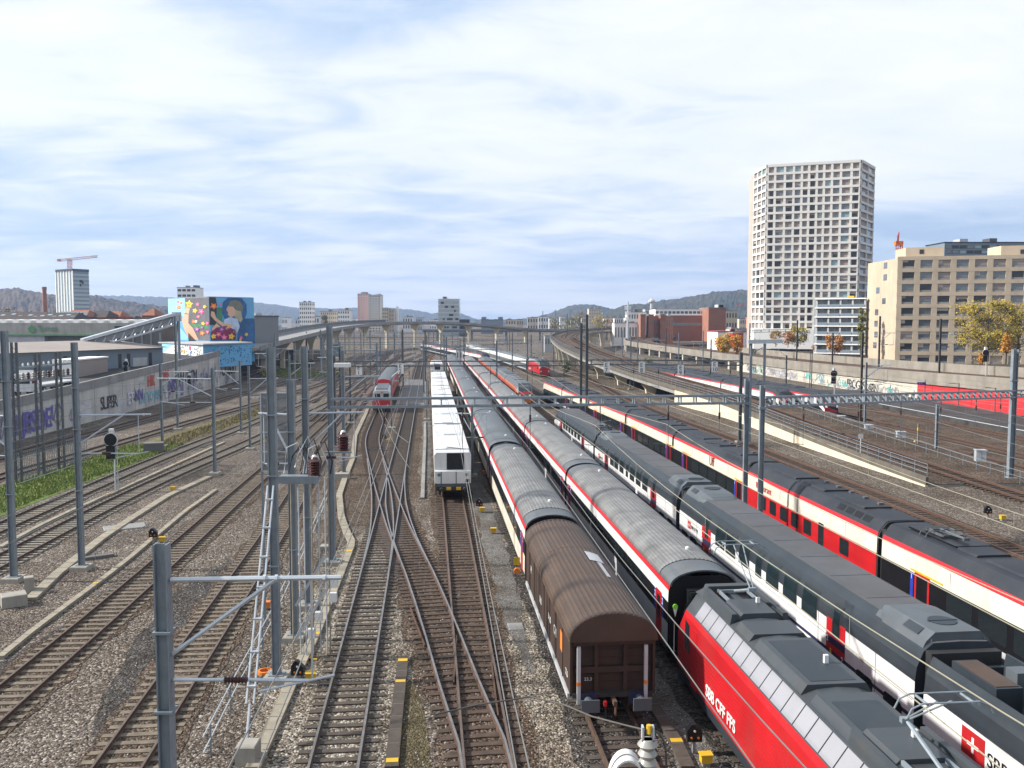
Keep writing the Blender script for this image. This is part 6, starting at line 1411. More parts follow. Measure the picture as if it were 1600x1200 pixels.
class Face:
    """an upright face from corner a to corner b (left to right as seen), carrying windows"""
    def __init__(s, a, b):
        s.a = Vector((a[0], a[1], 0)); d = Vector((b[0]-a[0], b[1]-a[1], 0)); s.w = d.length; s.d = d/s.w; s.n = Vector((s.d.y, -s.d.x, 0)); s.rz = math.atan2(s.d.y, s.d.x)
    def p(s, u, z, o=0): return s.a+s.d*u+s.n*o+Vector((0, 0, z))
    def box(s, mb, u0, u1, z0, z1, o0, o1, m=0):
        q = [s.p(u, z, o) for z in (z0, z1) for o in (o0, o1) for u in (u0, u1)]
        mb.add(q, [(0, 2, 3, 1), (4, 5, 7, 6), (0, 1, 5, 4), (2, 6, 7, 3), (0, 4, 6, 2), (1, 3, 7, 5)], m)
def core(mb, pts, z0, z1, m=0, mtop=None):
    n = len(pts); z1s = z1 if isinstance(z1, (list, tuple)) else [z1]*n
    mb.add([(p[0], p[1], z0) for p in pts]+[(p[0], p[1], z) for p, z in zip(pts, z1s)], [(i, (i+1) % n, n+(i+1) % n, n+i) for i in range(n)]+[tuple(range(n, 2*n))], [m]*n+[m if mtop is None else mtop])
WMESH = {}
def winmesh(w, h, m, m2='lgrey', fr=.07, depth=.06):
    k = (round(w, 2), round(h, 2), m, m2)
    if k not in WMESH:
        b = MB(); b.box(-w/2, w/2, -depth, .0, 0, h, 1); b.box(-w/2+fr, w/2-fr, -depth-.015, -depth+.001, fr, h-fr, 0); WMESH[k] = b.mesh('window', [MT[m], MT[m2]])
    return WMESH[k]
def window(par, f, u, z, me, o=0):
    q = bpy.data.objects.new('window', me); COL.objects.link(q); q.parent = par; q.location = f.p(u, z, o); q.rotation_euler = (0, 0, f.rz)
def simple_building(label, px0, px1, py, d, depth, wall, floors=0, bays=0, z0=0, wm='windark', fr=.55, fh=.5, sides=True, roofm='conc_grey', skew=0, frame='lgrey', cat='building', name='building', side_bays=0):
    a = ad(px0, 500, d); b = ad(px1, 500, d+skew); zt = ad(px0, py, d)[2]; t = thing(name, label, cat, group=None)
    f = Face(a, b); c1 = f.p(f.w, 0, -depth); c0 = f.p(0, 0, -depth)
    mb = MB(); core(mb, [a, b, c1, c0], z0-.1, zt); mb.build('wall', MT[wall], t)
    mb = MB(); f.box(mb, -.15, f.w+.15, zt, zt+.35, -depth-.15, .15); mb.build('roof', MT[roofm], t)
    rq = random.Random(int(px0*3))
    for k in range(2 if f.w > 8 else 0):
        u = f.w*rq.uniform(.15, .8); w_ = rq.uniform(1.2, 3); hh = rq.uniform(.9, 2.2); mb = MB(); f.box(mb, u, min(f.w, u+w_), zt+.3, zt+hh, -depth*.6, -depth*.25); mb.build('roof_plant', MT[rq.choice(('lgrey', 'mgrey', 'conc_grey'))], t)
    def fill(ff, nb):
        if not floors or not nb: return
        fz = (zt-max(z0, 2))/floors; bw = ff.w/nb; me = winmesh(bw*fr, fz*fh, wm, frame)
        for i in range(floors):
            for j in range(nb):
                if sum(1 for _ in ()) == 0: window(t, ff, bw*(j+.5), max(z0, 2)+fz*(i+.3), me, .0)
    fill(f, bays)
    if side_bays: fill(Face(b, c1) if b[0] < 0 else Face(c0, a), side_bays)
    return t, f, zt
# ---- pale residential tower on the right
def tower():
    t = thing('residential_tower', 'tall pale residential tower with a gridded facade of shutters and windows', 'tower')
    L = ad(1176, 500, 356); A_ = ad(1195, 500, 341); B_ = ad(1338, 500, 330); C_ = ad(1358.5, 500, 346)
    zt = 71.8; z0 = 10.2; nf = 21; fh = (zt-.6-z0)/nf
    back = [(C_[0]+1, C_[1]+22, 0), (L[0]+3, L[1]+20, 0)]
    mb = MB(); core(mb, [L, A_, B_, C_]+back, 2, zt-.3, 0, 1); mb.build('core', [MT['facade_panel'], MT['conc_grey']], t)
    gm = MB(); cols = {0: [1, 1.05, 1.1], 1: [1.25, 1.6, 1.45, 1.3, 1.15, 1.25, 1.15, 1.25, 1.4, 1.65, 1.35], 2: [1.1, 1.0]}
    faces = [Face(L, A_), Face(A_, B_), Face(B_, C_)]; r = random.Random(5); cnt = 0; rest = MB(); rm = ['shutter', 'winglass', 'winteal', 'windark', 'facade_panel']
    for fi, f in enumerate(faces):
        cs = cols[fi]; tot = sum(cs); us = [0]
        for c in cs: us.append(us[-1]+c/tot*f.w)
        for u in us: f.box(gm, max(0, u-.42), min(f.w, u+.42), z0-.2, zt, .0, .55)
        for k in range(nf+1): z = z0+k*fh; f.box(gm, 0, f.w, z-.42, z+.42, .002, .62)
        for k in range(nf-1, -1, -1):
            for j in range(len(cs)):
                x0, x1 = us[j]+.42, us[j+1]-.42; z = z0+k*fh+.38; h = fh-.76; w = x1-x0
                q = r.random(); m = 3 if (fi == 1 and j == 5 and k < nf-1) or (fi == 1 and j == 10 and k < nf-3) or (fi == 1 and j == 0 and k < nf-3 and q < .6) else (0 if q < .38 else 1 if q < .74 else 2 if q < .82 else 3)
                if k == nf-1: m = 2 if j in (1, 2, 3) else 0
                pw = w*r.choice((.62, .75, .85, .97, .97)); uc = x0+pw/2+(.08 if j % 2 else w-pw-.08)
                if fi == 1 and cnt < 100: window(t, f, uc, z, winmesh(pw, h, rm[m], 'facade_panel', .06, .08), .02); cnt += 1
                else: f.box(rest, uc-pw/2, uc+pw/2, z, z+h, .0, .05, m)
                if m in (1, 3) and r.random() < .5: f.box(rest, uc-pw/2+.05, uc+pw/2-.05, z+h*r.uniform(.35, .8), z+h-.03, .06, .13, r.choice((0, 0, 4)))
    gm.build('facade_grid', MT['facade_pale'], t); tag(rest.build('window_field', [MT[k] for k in rm], t), kind='stuff')
    mb = MB()
    for f in faces: f.box(mb, 0, f.w, zt-.9, zt+.03, -.4, .66)
    mb.build('roof_parapet', MT['facade_pale'], t)
    mb = MB(); core(mb, [ad(1172, 500, 352), ad(1178, 500, 338), ad(1276, 500, 332), ad(1276, 500, 352)], 3, 10.4); mb.build('podium', MT['white_wall'], t)
tower()
# ---- beige block
def beige():
    t = thing('office_block', 'long beige block with dark square windows behind the yellow tree', 'office building')
    A_ = ad(1354, 500, 269); B_ = ad(1399.5, 500, 246); d = Vector((ad(1600, 500, 239)[0]-B_[0], 239-246)); C_ = (B_[0]+d.x*1.7, B_[1]+d.y*1.7, 0); zt = 31.0
    f = Face(B_, C_); bw = 4.52; fl = 3.22; mb = MB(); r = random.Random(2)
    core(mb, [A_, B_, C_, (C_[0]+4, C_[1]+18, 0), (A_[0]+25, A_[1]+12, 0)], 1, zt-.4); mb.build('core', MT['facade_beige'], t)
    g = MB(); n = int(f.w/bw)
    for j in range(n+1): f.box(g, max(0, j*bw-.2 if j else 0), j*bw+1.25 if j < n else f.w, 1, zt, .0, .45)
    for k in range(10): z = 30-k*fl; f.box(g, 0, f.w, z, z+1.02 if k else zt+.01, .002, .47)
    g.build('facade_grid', MT['facade_beige'], t)
    cnt = 0; bl = MB()
    for k in range(9):
        for j in range(n):
            z = 30-(k+1)*fl+1.05; m = r.choice(('windark', 'windark', 'winglass', 'winglass', 'shutter')); me = winmesh(3.02, 1.62, m, 'mgrey', .05, .05); 
            if cnt < 100: window(t, f, j*bw+1.25+1.54, z+.55, me, .1); cnt += 1
            if r.random() < .45: f.box(bl, j*bw+1.35, j*bw+1.35+r.choice((2.8, 1.3, 1.0)), z+.55+r.uniform(.4, 1.2), z+2.1, .17, .2, r.choice((0, 1)))
    tag(bl.build('window_blind', [MT['shutter'], MT['facade_panel']], t), kind='stuff')
    s = MB()
    for k in range(9):
        for j in range(n): f.box(s, j*bw+1.26, j*bw+4.3, 30-(k+1)*fl+1.03, 30-(k+1)*fl+1.55, .1, .3)
    s.build('balcony_front', MT['conc_grey'], t)
    f2 = Face(A_, B_)
    for u, y in ((.62, 417), (.62, 435), (.38, 454), (.6, 471), (.36, 488), (.35, 506), (.36, 523), (.33, 540)): window(t, f2, u*f2.w, 13.8+258*(500-y)/1400-.8, winmesh(2.6, 1.7, 'winglass', 'mgrey', .08, .05), .02)
    for a, b, y in ((1412, 1471, 387), (1560, 1640, 384)):
        q0, q1 = ad(a, 500, 249), ad(b, 500, 246); mb = MB(); core(mb, [q0, q1, (q1[0]+1, q1[1]+9, 0), (q0[0]+1, q0[1]+9, 0)], zt-.5, ad(a, y, 249)[2]); p = mb.build('penthouse', MT['facade_beige'], t)
        window(p, Face(q0, q1), Face(q0, q1).w*.42, zt+.9, winmesh(1.1, 1.2, 'windark', 'mgrey'), .02)
beige()
# ---- grey glass flats between them
def flats():
    t = thing('balcony_flats', 'grey glass flats with white floor slabs between the pale tower and beige block', 'flats'); A_ = ad(1277, 500, 276); B_ = ad(1352, 500, 268); f = Face(A_, B_); zt = ad(1277, 466, 272)[2]
    mb = MB(); core(mb, [A_, B_, (B_[0]+3, B_[1]+12, 0), (A_[0]+3, A_[1]+12, 0)], 3, zt-.3); mb.build('core', MT['grey_wall'], t)
    for k in range(7): z = zt-k*2.75; mb = MB(); f.box(mb, -.5, f.w+.4, z-.3, z, -.2, 1.3); mb.build('floor_slab', MT['white_wall'], t)
    for j in range(5): mb = MB(); f.box(mb, j*f.w/4-.25, j*f.w/4+.25, 3.2, zt-.3, .0, .9); mb.build('pier', MT['lgrey'], t)
    for k in range(6):
        for j in range(4):
            z = zt-(k+1)*2.75+.02; window(t, f, (j+.3)*f.w/4, z+.2, winmesh(f.w/10, 2.0, 'winglass', 'lgrey'), .02); mb = MB(); f.box(mb, j*f.w/4+.3, (j+1)*f.w/4-.3, z, z+.95, 1.15, 1.2); mb.build('balustrade', MT['blue_grey'], t)
    mb = MB(); f.box(mb, f.w*.62, f.w*.75, zt+.02, zt+.7, -2, -.5); mb.build('roof_case', MT['yellow'], t)
flats()
t, f, z = simple_building('dark glassy block with pale panels showing above the beige block', 1472, 1640, 379.5, 310, 14, 'blue_grey', 0, 0, 20, roofm='dgrey'); r = random.Random(3)
for k in range(3):
    for j in range(14):
        window(t, f, 1.2+j*2.55, z-1.9-k*1.75, winmesh(2.3, 1.1, r.choice(('windark', 'winglass', 'winteal', 'white_wall' if False else 'winteal', 'windark')), 'dgrey'), .02)
# cranes
def lattice(mb, a, b, w, step):
    a = Vector(a); b = Vector(b); d = (b-a).normalized(); u = Vector((0, 1, 0)); v = d.cross(u).normalized(); L = (b-a).length
    for i, j in ((-1, -1), (1, -1), (1, 1), (-1, 1)): mb.beam(a+u*w/2*i+v*w/2*j, b+u*w/2*i+v*w/2*j, w*.14, w*.14)
    k = 0
    while k < L-step:
        for s in (-1, 1): mb.beam(a+d*k+v*w/2*s+u*w/2, a+d*(k+step)+v*w/2*s-u*w/2, w*.1, w*.1); mb.beam(a+d*k+u*w/2*s-v*w/2, a+d*(k+step)+u*w/2*s+v*w/2, w*.1, w*.1)
        k += step
t = thing('tower_crane', 'pale red tower crane standing on the grey office tower', 'crane'); D = 712
mb = MB(); lattice(mb, ad(109, 424, D), ad(109, 404.5, D), 2.4, 2.4); mb.build('mast', MT['crane_pink'], t); mb = MB(); lattice(mb, ad(91, 407, D), ad(153, 400.5, D), 1.5, 2); mb.build('jib', MT['crane_pink'], t); mb = MB(); q = ad(92.5, 406.5, D); mb.cbox(q, (2.4, 2, 1.8)); mb.build('counterweight', MT['crane_pink'], t); mb = MB(); q = ad(106, 405.5, D); mb.cbox(q, (2.4, 2, 2)); q = ad(147, 400.5, D); mb.cbox(q, (4, 1.7, 1.2)); mb.build('cab', MT['white_wall'], t)
t = thing('tower_crane', 'bright red crane top rising behind the beige block', 'crane'); D = 290
mb = MB(); lattice(mb, ad(1405, 410, D), ad(1405, 377, D), 1.5, 1.6); mb.build('mast', MT['crane_red'], t); mb = MB(); q = ad(1404, 380, D); mb.cbox(q, (2.4, 1.6, 1.3)); mb.build('cab', MT['orange'], t); mb = MB(); lattice(mb, ad(1403, 378, D), ad(1404, 365, D-14), .8, 1); mb.build('jib', MT['crane_red'], t)
t = thing('tower_crane', 'low red crane jib reaching out beside the tower base', 'crane'); D = 700
mb = MB(); lattice(mb, ad(1150, 477, D), ad(1181, 477, D), 1.2, 2); mb.build('jib', MT['crane_red'], t); mb = MB(); lattice(mb, ad(1178, 503, D), ad(1178, 470, D), 1.4, 2); mb.build('mast', MT['crane_red'], t)
# ---- left skyline
def office_tower():
    t = thing('office_tower', 'grey glass office tower with vertical stripes under the pale red crane', 'tower'); A_ = ad(90, 500, 715); B_ = ad(116, 500, 700); C_ = ad(141, 500, 712); zt = ad(116, 421, 700)[2]
    mb = MB(); core(mb, [A_, B_, C_, (C_[0]-12, C_[1]+14, 0)], 0, zt); mb.build('core', MT['glass_face'], t); f = Face(A_, B_); g = Face(B_, C_)
    for j in range(7): mb = MB(); f.box(mb, j*f.w/6-.45, j*f.w/6+.45, 4, zt-1, 0, .5); mb.build('fin', MT['white_wall'], t)
    for k in range(15): mb = MB(); z = zt-3-k*3.1; g.box(mb, 0, g.w, z, z+1.3, 0, .2); mb.build('dark_band', MT['blue_grey'], t)
    mb = MB(); f.box(mb, 0, f.w, zt-1.4, zt+.6, -.2, .5); g.box(mb, 0, g.w, zt-1.4, zt+.6, -.2, .5); mb.build('roof_edge', MT['dgrey'], t)
    for u, z in ((.45, zt-10), (.52, zt-10), (.45, zt-13), (.6, zt-11)): mb = MB(); g.box(mb, g.w*u-.7, g.w*u+.7, z, z+2.2, .2, .3); mb.build('opening', MT['black'], t)
office_tower()
mb = MB(); q = ad(71, 500, 450); mb.lathe([(1.35, 2), (.95, ad(71, 453, 450)[2]), (1.1, ad(71, 453, 450)[2]+.3), (1.1, ad(71, 452, 450)[2]+1.2), (.8, ad(71, 452, 450)[2]+1.2)], (q[0], q[1], 0), 14); tag(mb.build('chimney', MT['brick']), 'tall round brick chimney next to the grey office tower', 'chimney')
def hip(label, px0, px1, pyt, pye, d, dep, wm, rm, inset=.12, dormers=0, z0=2, sky=0, fl=1, nb=0):
    a = ad(px0, 500, d); b = ad(px1, 500, d); ze = ad(px0, pye, d)[2]; zr = ad(px0, pyt, d)[2]; f = Face(a, b); t = thing('house', label, 'building')
    mb = MB(); core(mb, [a, b, f.p(f.w, 0, -dep), f.p(0, 0, -dep)], z0, ze); mb.build('wall', MT[wm], t)
    mb = MB(); i = f.w*inset; P = [f.p(-.4, ze, .5), f.p(f.w+.4, ze, .5), f.p(f.w+.4, ze, -dep-.5), f.p(-.4, ze, -dep-.5), f.p(i, zr, -dep/2), f.p(f.w-i, zr, -dep/2)]; mb.add(P, [(0, 1, 5, 4), (1, 2, 5), (2, 3, 4, 5), (3, 0, 4)]); rf = mb.build('roof', MT[rm], t)
    for k in range(sky):
        u = f.w*(.1+.8*k/max(1, sky-1)); v = .35+.25*(k % 3)/2; q = Vector(f.p(u, ze+(zr-ze)*v+.08, -dep/2*v)); q2 = Vector(f.p(u, ze+(zr-ze)*(v+.16)+.08, -dep/2*(v+.16))); mb = MB(); w = f.d*.7; mb.add([q-w, q+w, q2+w, q2-w], [(0, 1, 2, 3)]); mb.build('skylight', MT['winteal'], rf)
    for k in range(dormers):
        u = f.w*(.12+.76*k/max(1, dormers-1)); mb = MB(); f.box(mb, u-.8, u+.8, ze+.2, ze+1.9, -2, -.1); dm = mb.build('dormer', MT['white_wall'], rf); window(dm, f, u, ze+.5, winmesh(.8, 1.1, 'windark', 'white_wall'), -.1)
    for k in range(fl):
        for j in range(nb): window(t, f, (j+.5)*f.w/nb, ze-2.6-k*2.9, winmesh(1.0, 1.6, 'windark', 'white_wall'), .02)
    return t
hip('long dark brown roofed hall with skylights on the left skyline', -30, 60, 487, 499, 300, 16, 'tan_wall', 'roof_brown', .05, 0, 2, 6); hip('second dark brown roofed hall with skylights beside the brick house', 38, 112, 488, 500, 292, 16, 'tan_wall', 'roof_brown', .08, 0, 2, 7)
hip('tall brick house with an orange tiled roof and white dormers', 94, 134, 484, 495, 330, 14, 'terracotta', 'roof_tile', .18, 5, 2, 0, 2, 6); hip('darker brick house with a steep roof beside the orange tiled house', 132, 165, 485, 496, 335, 14, 'brick', 'roof_brown', .2, 0, 2, 0, 2, 5); hip('red roofed house at the end of the row of brick houses', 160, 186, 486, 496, 345, 12, 'brick', 'roof_tile', .2, 0, 2, 0, 2, 4)
hip('small pyramid roofed house before the wooded hill', 222, 241, 481, 493, 350, 12, 'brick', 'roof_tile', .48, 0, 2, 0, 1, 3); hip('low dark roofed house in front of the wooded hill', 184, 206, 493, 499, 355, 12, 'grey_wall', 'roof_brown', .1)
# depot hall with the leaf logo
t = thing('depot_hall', 'long grey depot hall with a green leaf logo and scalloped white roof', 'hall'); a = ad(-60, 500, 222); b = ad(264, 500, 214); f = Face(a, b); zt = 13.1
mb = MB(); f.box(mb, 0, f.w, 10.2, zt, -25, 0); f.box(mb, 0, f.w, 4, 10.2, -25, -6); mb.build('wall', MT['conc_grey'], t)
mb = MB(); f.box(mb, 0, f.w, 9.95, 10.3, -.1, .12); mb.build('green_edge', MT['mural_green'], t)
for k in range(17): mb = MB(); u = f.w*(k+.5)/17; mb.loft([[f.p(u+2.6*math.cos(math.pi*j/8), zt+.85*math.sin(math.pi*j/8), o) for j in range(9)] for o in (-.1, -24)], 0, False, True); mb.build('roof_vault', MT['white_wall'], t)
mb = MB(); u = f.w*.345; P = [(0, -1.2), (.25, -.9), (.9, -1.0), (.7, -.5), (1.2, -.1), (.75, .1), (.8, .6), (.35, .4), (0, 1.15), (-.35, .4), (-.8, .6), (-.75, .1), (-1.2, -.1), (-.7, -.5), (-.9, -1.0), (-.25, -.9)]; mb.poly([f.p(u+x, 11.75+z, .06) for x, z in P]); mb.build('leaf_logo', MT['mural_green'], t)
text_mesh('lettering', 'Spross', 1.9, MT['mural_green'], t, f.p(u+1.7, 11.2, .05), f.d, (0, 0, 1), .01)
mb = MB(); f.box(mb, 0, f.w*.4, 5, 10.0, -3, -.4); mb.build('wall_panel', MT['lgrey'], t); mb = MB()
mb = MB(); f.box(mb, f.w*.4, f.w*.62, 5, 10.0, -4, -2); mb.build('door_panel', MT['grey_wall'], t)
for k in range(5): mb = MB(); u = f.w*(.64+.08*k); f.box(mb, u-.25, u+.25, 5, 10.0, -1, -.5); mb.build('column', MT['mgrey'], t)
# grey shed on the ramp side
t = thing('grey_shed', 'low blue grey shed with slit windows behind the ramp wall', 'shed'); B_ = ad(253, 500, 163); A_ = ad(-60, 500, 128); f = Face(A_, B_); ze = 8.85
mb = MB(); core(mb, [A_, B_, f.p(f.w, 0, -18), f.p(0, 0, -18)], 4, ze); mb.build('wall', MT['blue_grey'], t)
mb = MB(); P = [f.p(-1, ze, .9), f.p(f.w+.9, ze, .9), f.p(f.w+.9, ze, -19), f.p(-1, ze, -19), f.p(-1, ze+1.35, -9), f.p(f.w-3.2, ze+1.35, -9)]; mb.add(P, [(0, 1, 5, 4), (1, 2, 5), (2, 3, 4, 5), (3, 0, 4), (0, 1, 2, 3)]); mb.build('roof', MT['shed_roof'], t)
for u in (.45, .62, .74, .79, .92): window(t, f, f.w*u, 5.6, winmesh(.7, 2.4, 'windark', 'mgrey', .05), .01)
mb = MB(); f.box(mb, f.w*.815, f.w*.9, 4, 7.2, -.1, .05); mb.build('roller_door', MT['lgrey'], t)
t = thing('container_hut', 'small white and brown hut with a flat roof beside the truck trailer', 'hut'); a = ad(114, 560, 134); b = ad(168, 560, 146); f = Face(a, b); mb = MB(); f.box(mb, 0, f.w, 4.6, 7.7, -3, 0); mb.build('wall', MT['shutter'], t); mb = MB(); f.box(mb, -.1, f.w+.1, 7.7, 7.9, -3.1, .15); mb.build('roof', MT['white_wall'], t); mb = MB(); f.box(mb, -.1, .6, 4.6, 7.69, -3.05, .1); mb.build('corner_panel', MT['white_wall'], t)
# truck and trailer on the ramp road
t = thing('truck', 'white truck cab with an empty flat trailer on the ramp road', 'truck', (-60.9, 112, 4.35)); t.rotation_euler = (0, 0, R(1))
mb = MB(); mb.prism([(-1.1, .55), (1.1, .55), (1.1, 2.2), (.95, 2.75), (-.95, 2.75), (-1.1, 2.2)], -1.0, 1.0, 0, True); mb.loft([[(x, 1.0, z) for x, z in ((-1, 2.74), (1, 2.74), (1, 2.2), (-1, 2.2))], [(x, .1, z) for x, z in ((-.9, 3.2), (.9, 3.2), (.9, 2.7), (-.9, 2.7))]], 0, True, True); cb = mb.build('cab', MT['white'], t)
mb = MB(); mb.box(-.98, .98, -1.02, -.99, 1.55, 2.2); mb.build('windscreen', MT['glass'], cb); mb = MB(); mb.box(-1.12, -1.1, -.7, .3, 1.55, 2.15); mb.box(1.1, 1.12, -.7, .3, 1.55, 2.15); mb.build('side_window', MT['glass'], cb)
mb = MB(); mb.box(-1.15, 1.15, 1.3, 12, 1.05, 1.25); mb.box(-.4, .4, -.6, 12, .7, 1.05); mb.build('trailer_bed', MT['lgrey'], t)
for y in (-.2, 2.4, 8.6, 9.8, 11): 
    for s in (-1, 1): w = MB(); w.lathe([(.5, -.14), (.5, .14)], (s*.95, y, .5), 14, 0, 'x'); w.lathe([(.25, -.15), (.25, .15)], (s*.95, y, .5), 10, 1, 'x'); w.build('wheel', [MT['rubber'], MT['lgrey']], t)
# conveyor
t = thing('conveyor', 'inclined enclosed conveyor bridge rising to the painted warehouse', 'conveyor'); a = Vector(ad(128, 536, 158)); b = Vector(ad(276, 494, 168)); mb = MB(); up = Vector((0, 0, 1)); lattice(mb, a-up*.6, b-up*.6, 1.7, 1.7); mb.build('truss', MT['galv_pale'], t); mb = MB(); mb.beam(a+up*.5, b+up*.5, 2.2, .5); mb.build('roof', MT['galv_pale'], t); mb = MB(); mb.beam(a-up*.4, b-up*.4, 1.4, 1.0); mb.build('belt_casing', MT['grey_wall'], t)
mb = MB(); mb.tube([b+Vector((.3, 0, .2)), Vector((b.x+.3, b.y, 4))], .3, 8); mb.build('leg', MT['galv'], t); mb = MB(); mb.cbox(b+Vector((.0, 0, -.1)), (1.0, 2.2, 1.7)); mb.build('head_box', MT['lgrey'], t)
t, f, z = simple_building('dark open canopy behind the conveyor', 180, 250, 512, 200, 10, 'conc_dark', 0, 0, 4, roofm='dgrey', name='canopy'); 
for k in range(6): mb = MB(); u = f.w*k/5; f.box(mb, u-.2, u+.2, 4, 11, .05, .4); mb.build('column', MT['grey_wall'], t)
# ---- warehouse with the mural
def mural():
    t = thing('painted_warehouse', 'tall windowless warehouse painted with a huge flower and child mural', 'warehouse'); A_ = ad(263.5, 500, 218); B_ = ad(327, 500, 202); C_ = ad(397, 500, 212); zt = 18.9; z0 = 9.1
    mb = MB(); core(mb, [A_, B_, C_, (C_[0]-14, C_[1]+16, 0)], 4, zt); mb.build('wall', MT['mural_blue'], t); F1, F2 = Face(A_, B_), Face(B_, C_)
    mb = MB(); core(mb, [A_, B_, C_, (C_[0]-14, C_[1]+16, 0)], zt, zt+.18); mb.build('roof', MT['conc_grey'], t)
    n = [0]
    def U(zx): return (F1, (zx-315)/465*F1.w) if zx <= 780 else (F2, (zx-780)/505*F2.w)
    def V(zy): return z0+(742-zy)/(742-245)*(zt-z0)
    def P(pts, m, nm='mural_shape', force=None):
        n[0] += 1; f = U(sum(p[0] for p in pts)/len(pts))[0]; q = []
        for x, y in pts:
            u = (x-315)/465*F1.w if f is F1 else (x-780)/505*F2.w; u = min(max(u, 0), f.w); q.append(f.p(u, V(min(max(y, 246), 780)), .01+.004*n[0]))
        mb = MB(); mb.poly(q); mb.build(nm, MT[m], t)
    def blob(x, y, r, m, k=5, nm='mural_flower'):
        rr = random.Random(x*7+y); a0 = rr.uniform(0, 6); P([(x+r*(1 if i % 2 else .55)*math.cos(a0+math.pi*i/k)*rr.uniform(.85, 1.1), y+r*(1 if i % 2 else .55)*math.sin(a0+math.pi*i/k)*rr.uniform(.85, 1.1)) for i in range(2*k)], m, nm)
        P([(x+r*.22*math.cos(i), y+r*.22*math.sin(i)) for i in range(6)], 'mural_yellow' if m != 'mural_yellow' else 'mural_orange', nm)
    P([(315, 246), (515, 246), (515, 470), (420, 430), (315, 420)], 'mural_light'); P([(515, 246), (779, 246), (779, 742), (560, 742), (540, 500)], 'mural_grey'); P([(315, 640), (420, 560), (540, 700), (540, 742), (315, 742)], 'mural_light')
    P([(530, 355), (572, 355), (556, 440), (548, 540), (600, 600), (660, 738), (555, 738), (500, 610), (474, 505), (505, 430)], 'mural_skin', 'mural_hand'); P([(508, 418), (556, 432), (554, 440), (506, 426)], 'windark')
    P([(560, 540), (770, 560), (770, 600), (640, 610)], 'mural_green')
    for x, y, r_, m in ((435, 285, 22, 'mural_pink'), (473, 297, 22, 'mural_orange'), (445, 352, 32, 'mural_orange'), (565, 318, 52, 'mural_yellow'), (660, 322, 28, 'mural_pink'), (630, 395, 32, 'mural_yellow'), (700, 405, 38, 'mural_pink'), (665, 466, 26, 'mural_pink'), (612, 522, 28, 'mural_orange'), (640, 520, 20, 'white_wall'), (718, 545, 24, 'mural_yellow'), (762, 540, 24, 'mural_pink'), (650, 610, 36, 'mural_violet'), (705, 590, 20, 'mural_violet'), (708, 655, 32, 'mural_orange'), (765, 640, 22, 'mural_pink'), (740, 352, 24, 'mural_yellow')): blob(x, y, r_, m)
    P([(781, 246), (850, 246), (862, 330), (850, 560), (781, 560)], 'windark'); P([(920, 430), (930, 300), (985, 246), (1140, 246), (1195, 320), (1195, 430), (1150, 520), (980, 560)], 'mural_navy'); P([(870, 360), (915, 360), (915, 560), (870, 560)], 'mural_green'); P([(1090, 485), (1284, 485), (1284, 780), (1085, 780)], 'mural_navy')
    P([(1060, 380), (1130, 390), (1145, 500), (1120, 535), (1085, 500), (1050, 460)], 'mural_hair'); P([(985, 335), (962, 385), (982, 412), (978, 440), (1012, 478), (1055, 450), (1068, 390), (1040, 345)], 'mural_skin', 'mural_face'); P([(985, 345), (1005, 285), (1060, 268), (1120, 285), (1155, 345), (1150, 400), (1090, 395), (1050, 350)], 'mural_cap')
    P([(935, 500), (1000, 470), (1085, 490), (1110, 580), (1080, 660), (960, 650), (930, 570)], 'mural_shirt'); P([(795, 405), (830, 410), (850, 480), (935, 545), (1030, 555), (1020, 590), (930, 590), (835, 510), (790, 455)], 'mural_skin', 'mural_arm'); P([(800, 600), (850, 540), (900, 590), (850, 640), (810, 650)], 'mural_skin')
    P([(790, 640), (850, 590), (960, 570), (1060, 620), (1065, 735), (790, 735)], 'mural_wine')
    for x, y, r_, m in ((825, 345, 45, 'mural_orange'), (900, 320, 18, 'mural_pink'), (815, 690, 35, 'mural_yellow'), (870, 670, 36, 'mural_pink'), (905, 610, 34, 'mural_violet'), (960, 600, 30, 'mural_violet'), (930, 705, 40, 'mural_pink'), (1010, 695, 40, 'mural_yellow'), (1040, 640, 28, 'mural_wine'), (980, 580, 26, 'mural_yellow'), (1120, 715, 24, 'mural_pink'), (1182, 675, 26, 'mural_yellow'), (1110, 740, 18, 'mural_yellow')): blob(x, y, r_, m)
    # lower annex
    t2 = thing('painted_annex', 'low flat roofed annex painted with a blue floral pattern', 'annex'); a, b, c = ad(252, 500, 196), ad(316, 500, 183), ad(392, 500, 196); za = 8.75; mb = MB(); core(mb, [a, b, c, (c[0]-12, c[1]+14, 0)], 4, za); mb.build('wall', MT['white_wall'], t2)
    mb = MB(); core(mb, [ad(246, 500, 197), ad(316.5, 500, 182), ad(394, 500, 196), (c[0]-12, c[1]+14, 0)], za, za+.25); mb.build('roof', MT['lgrey'], t2); G1, G2 = Face(a, b), Face(b, c); r = random.Random(4); mb = MB(); G2.box(mb, 0, G2.w, 4, za-.01, 0, .02); mb.build('dark_side', MT['mural_blue'], t2)
    mb = MB(); G1.box(mb, 0, G1.w, 4, 5.4, .0, .02); mb.poly([G1.p(0, za-.1, .015), G1.p(G1.w*.3, za-.1, .015), G1.p(.5, 6.6, .015), G1.p(0, 6.6, .015)]); mb.build('blue_field', MT['mural_light'], t2)
    mb = MB()
    for k in range(260):
        g = r.choice((G1, G2)); u = r.uniform(g.w*(.3 if g is G1 else .02), g.w-.3); z = r.uniform(4.6, za-.3); s = r.uniform(.1, .3); an = r.uniform(0, 6); mb.poly([g.p(u+s*math.cos(an+q)*(1 if i % 2 else .5), z+s*math.sin(an+q)*(1 if i % 2 else .5), .03+.0002*k) for i, q in enumerate([j*math.pi/3 for j in range(6)])], 0 if r.random() < .8 else 1)
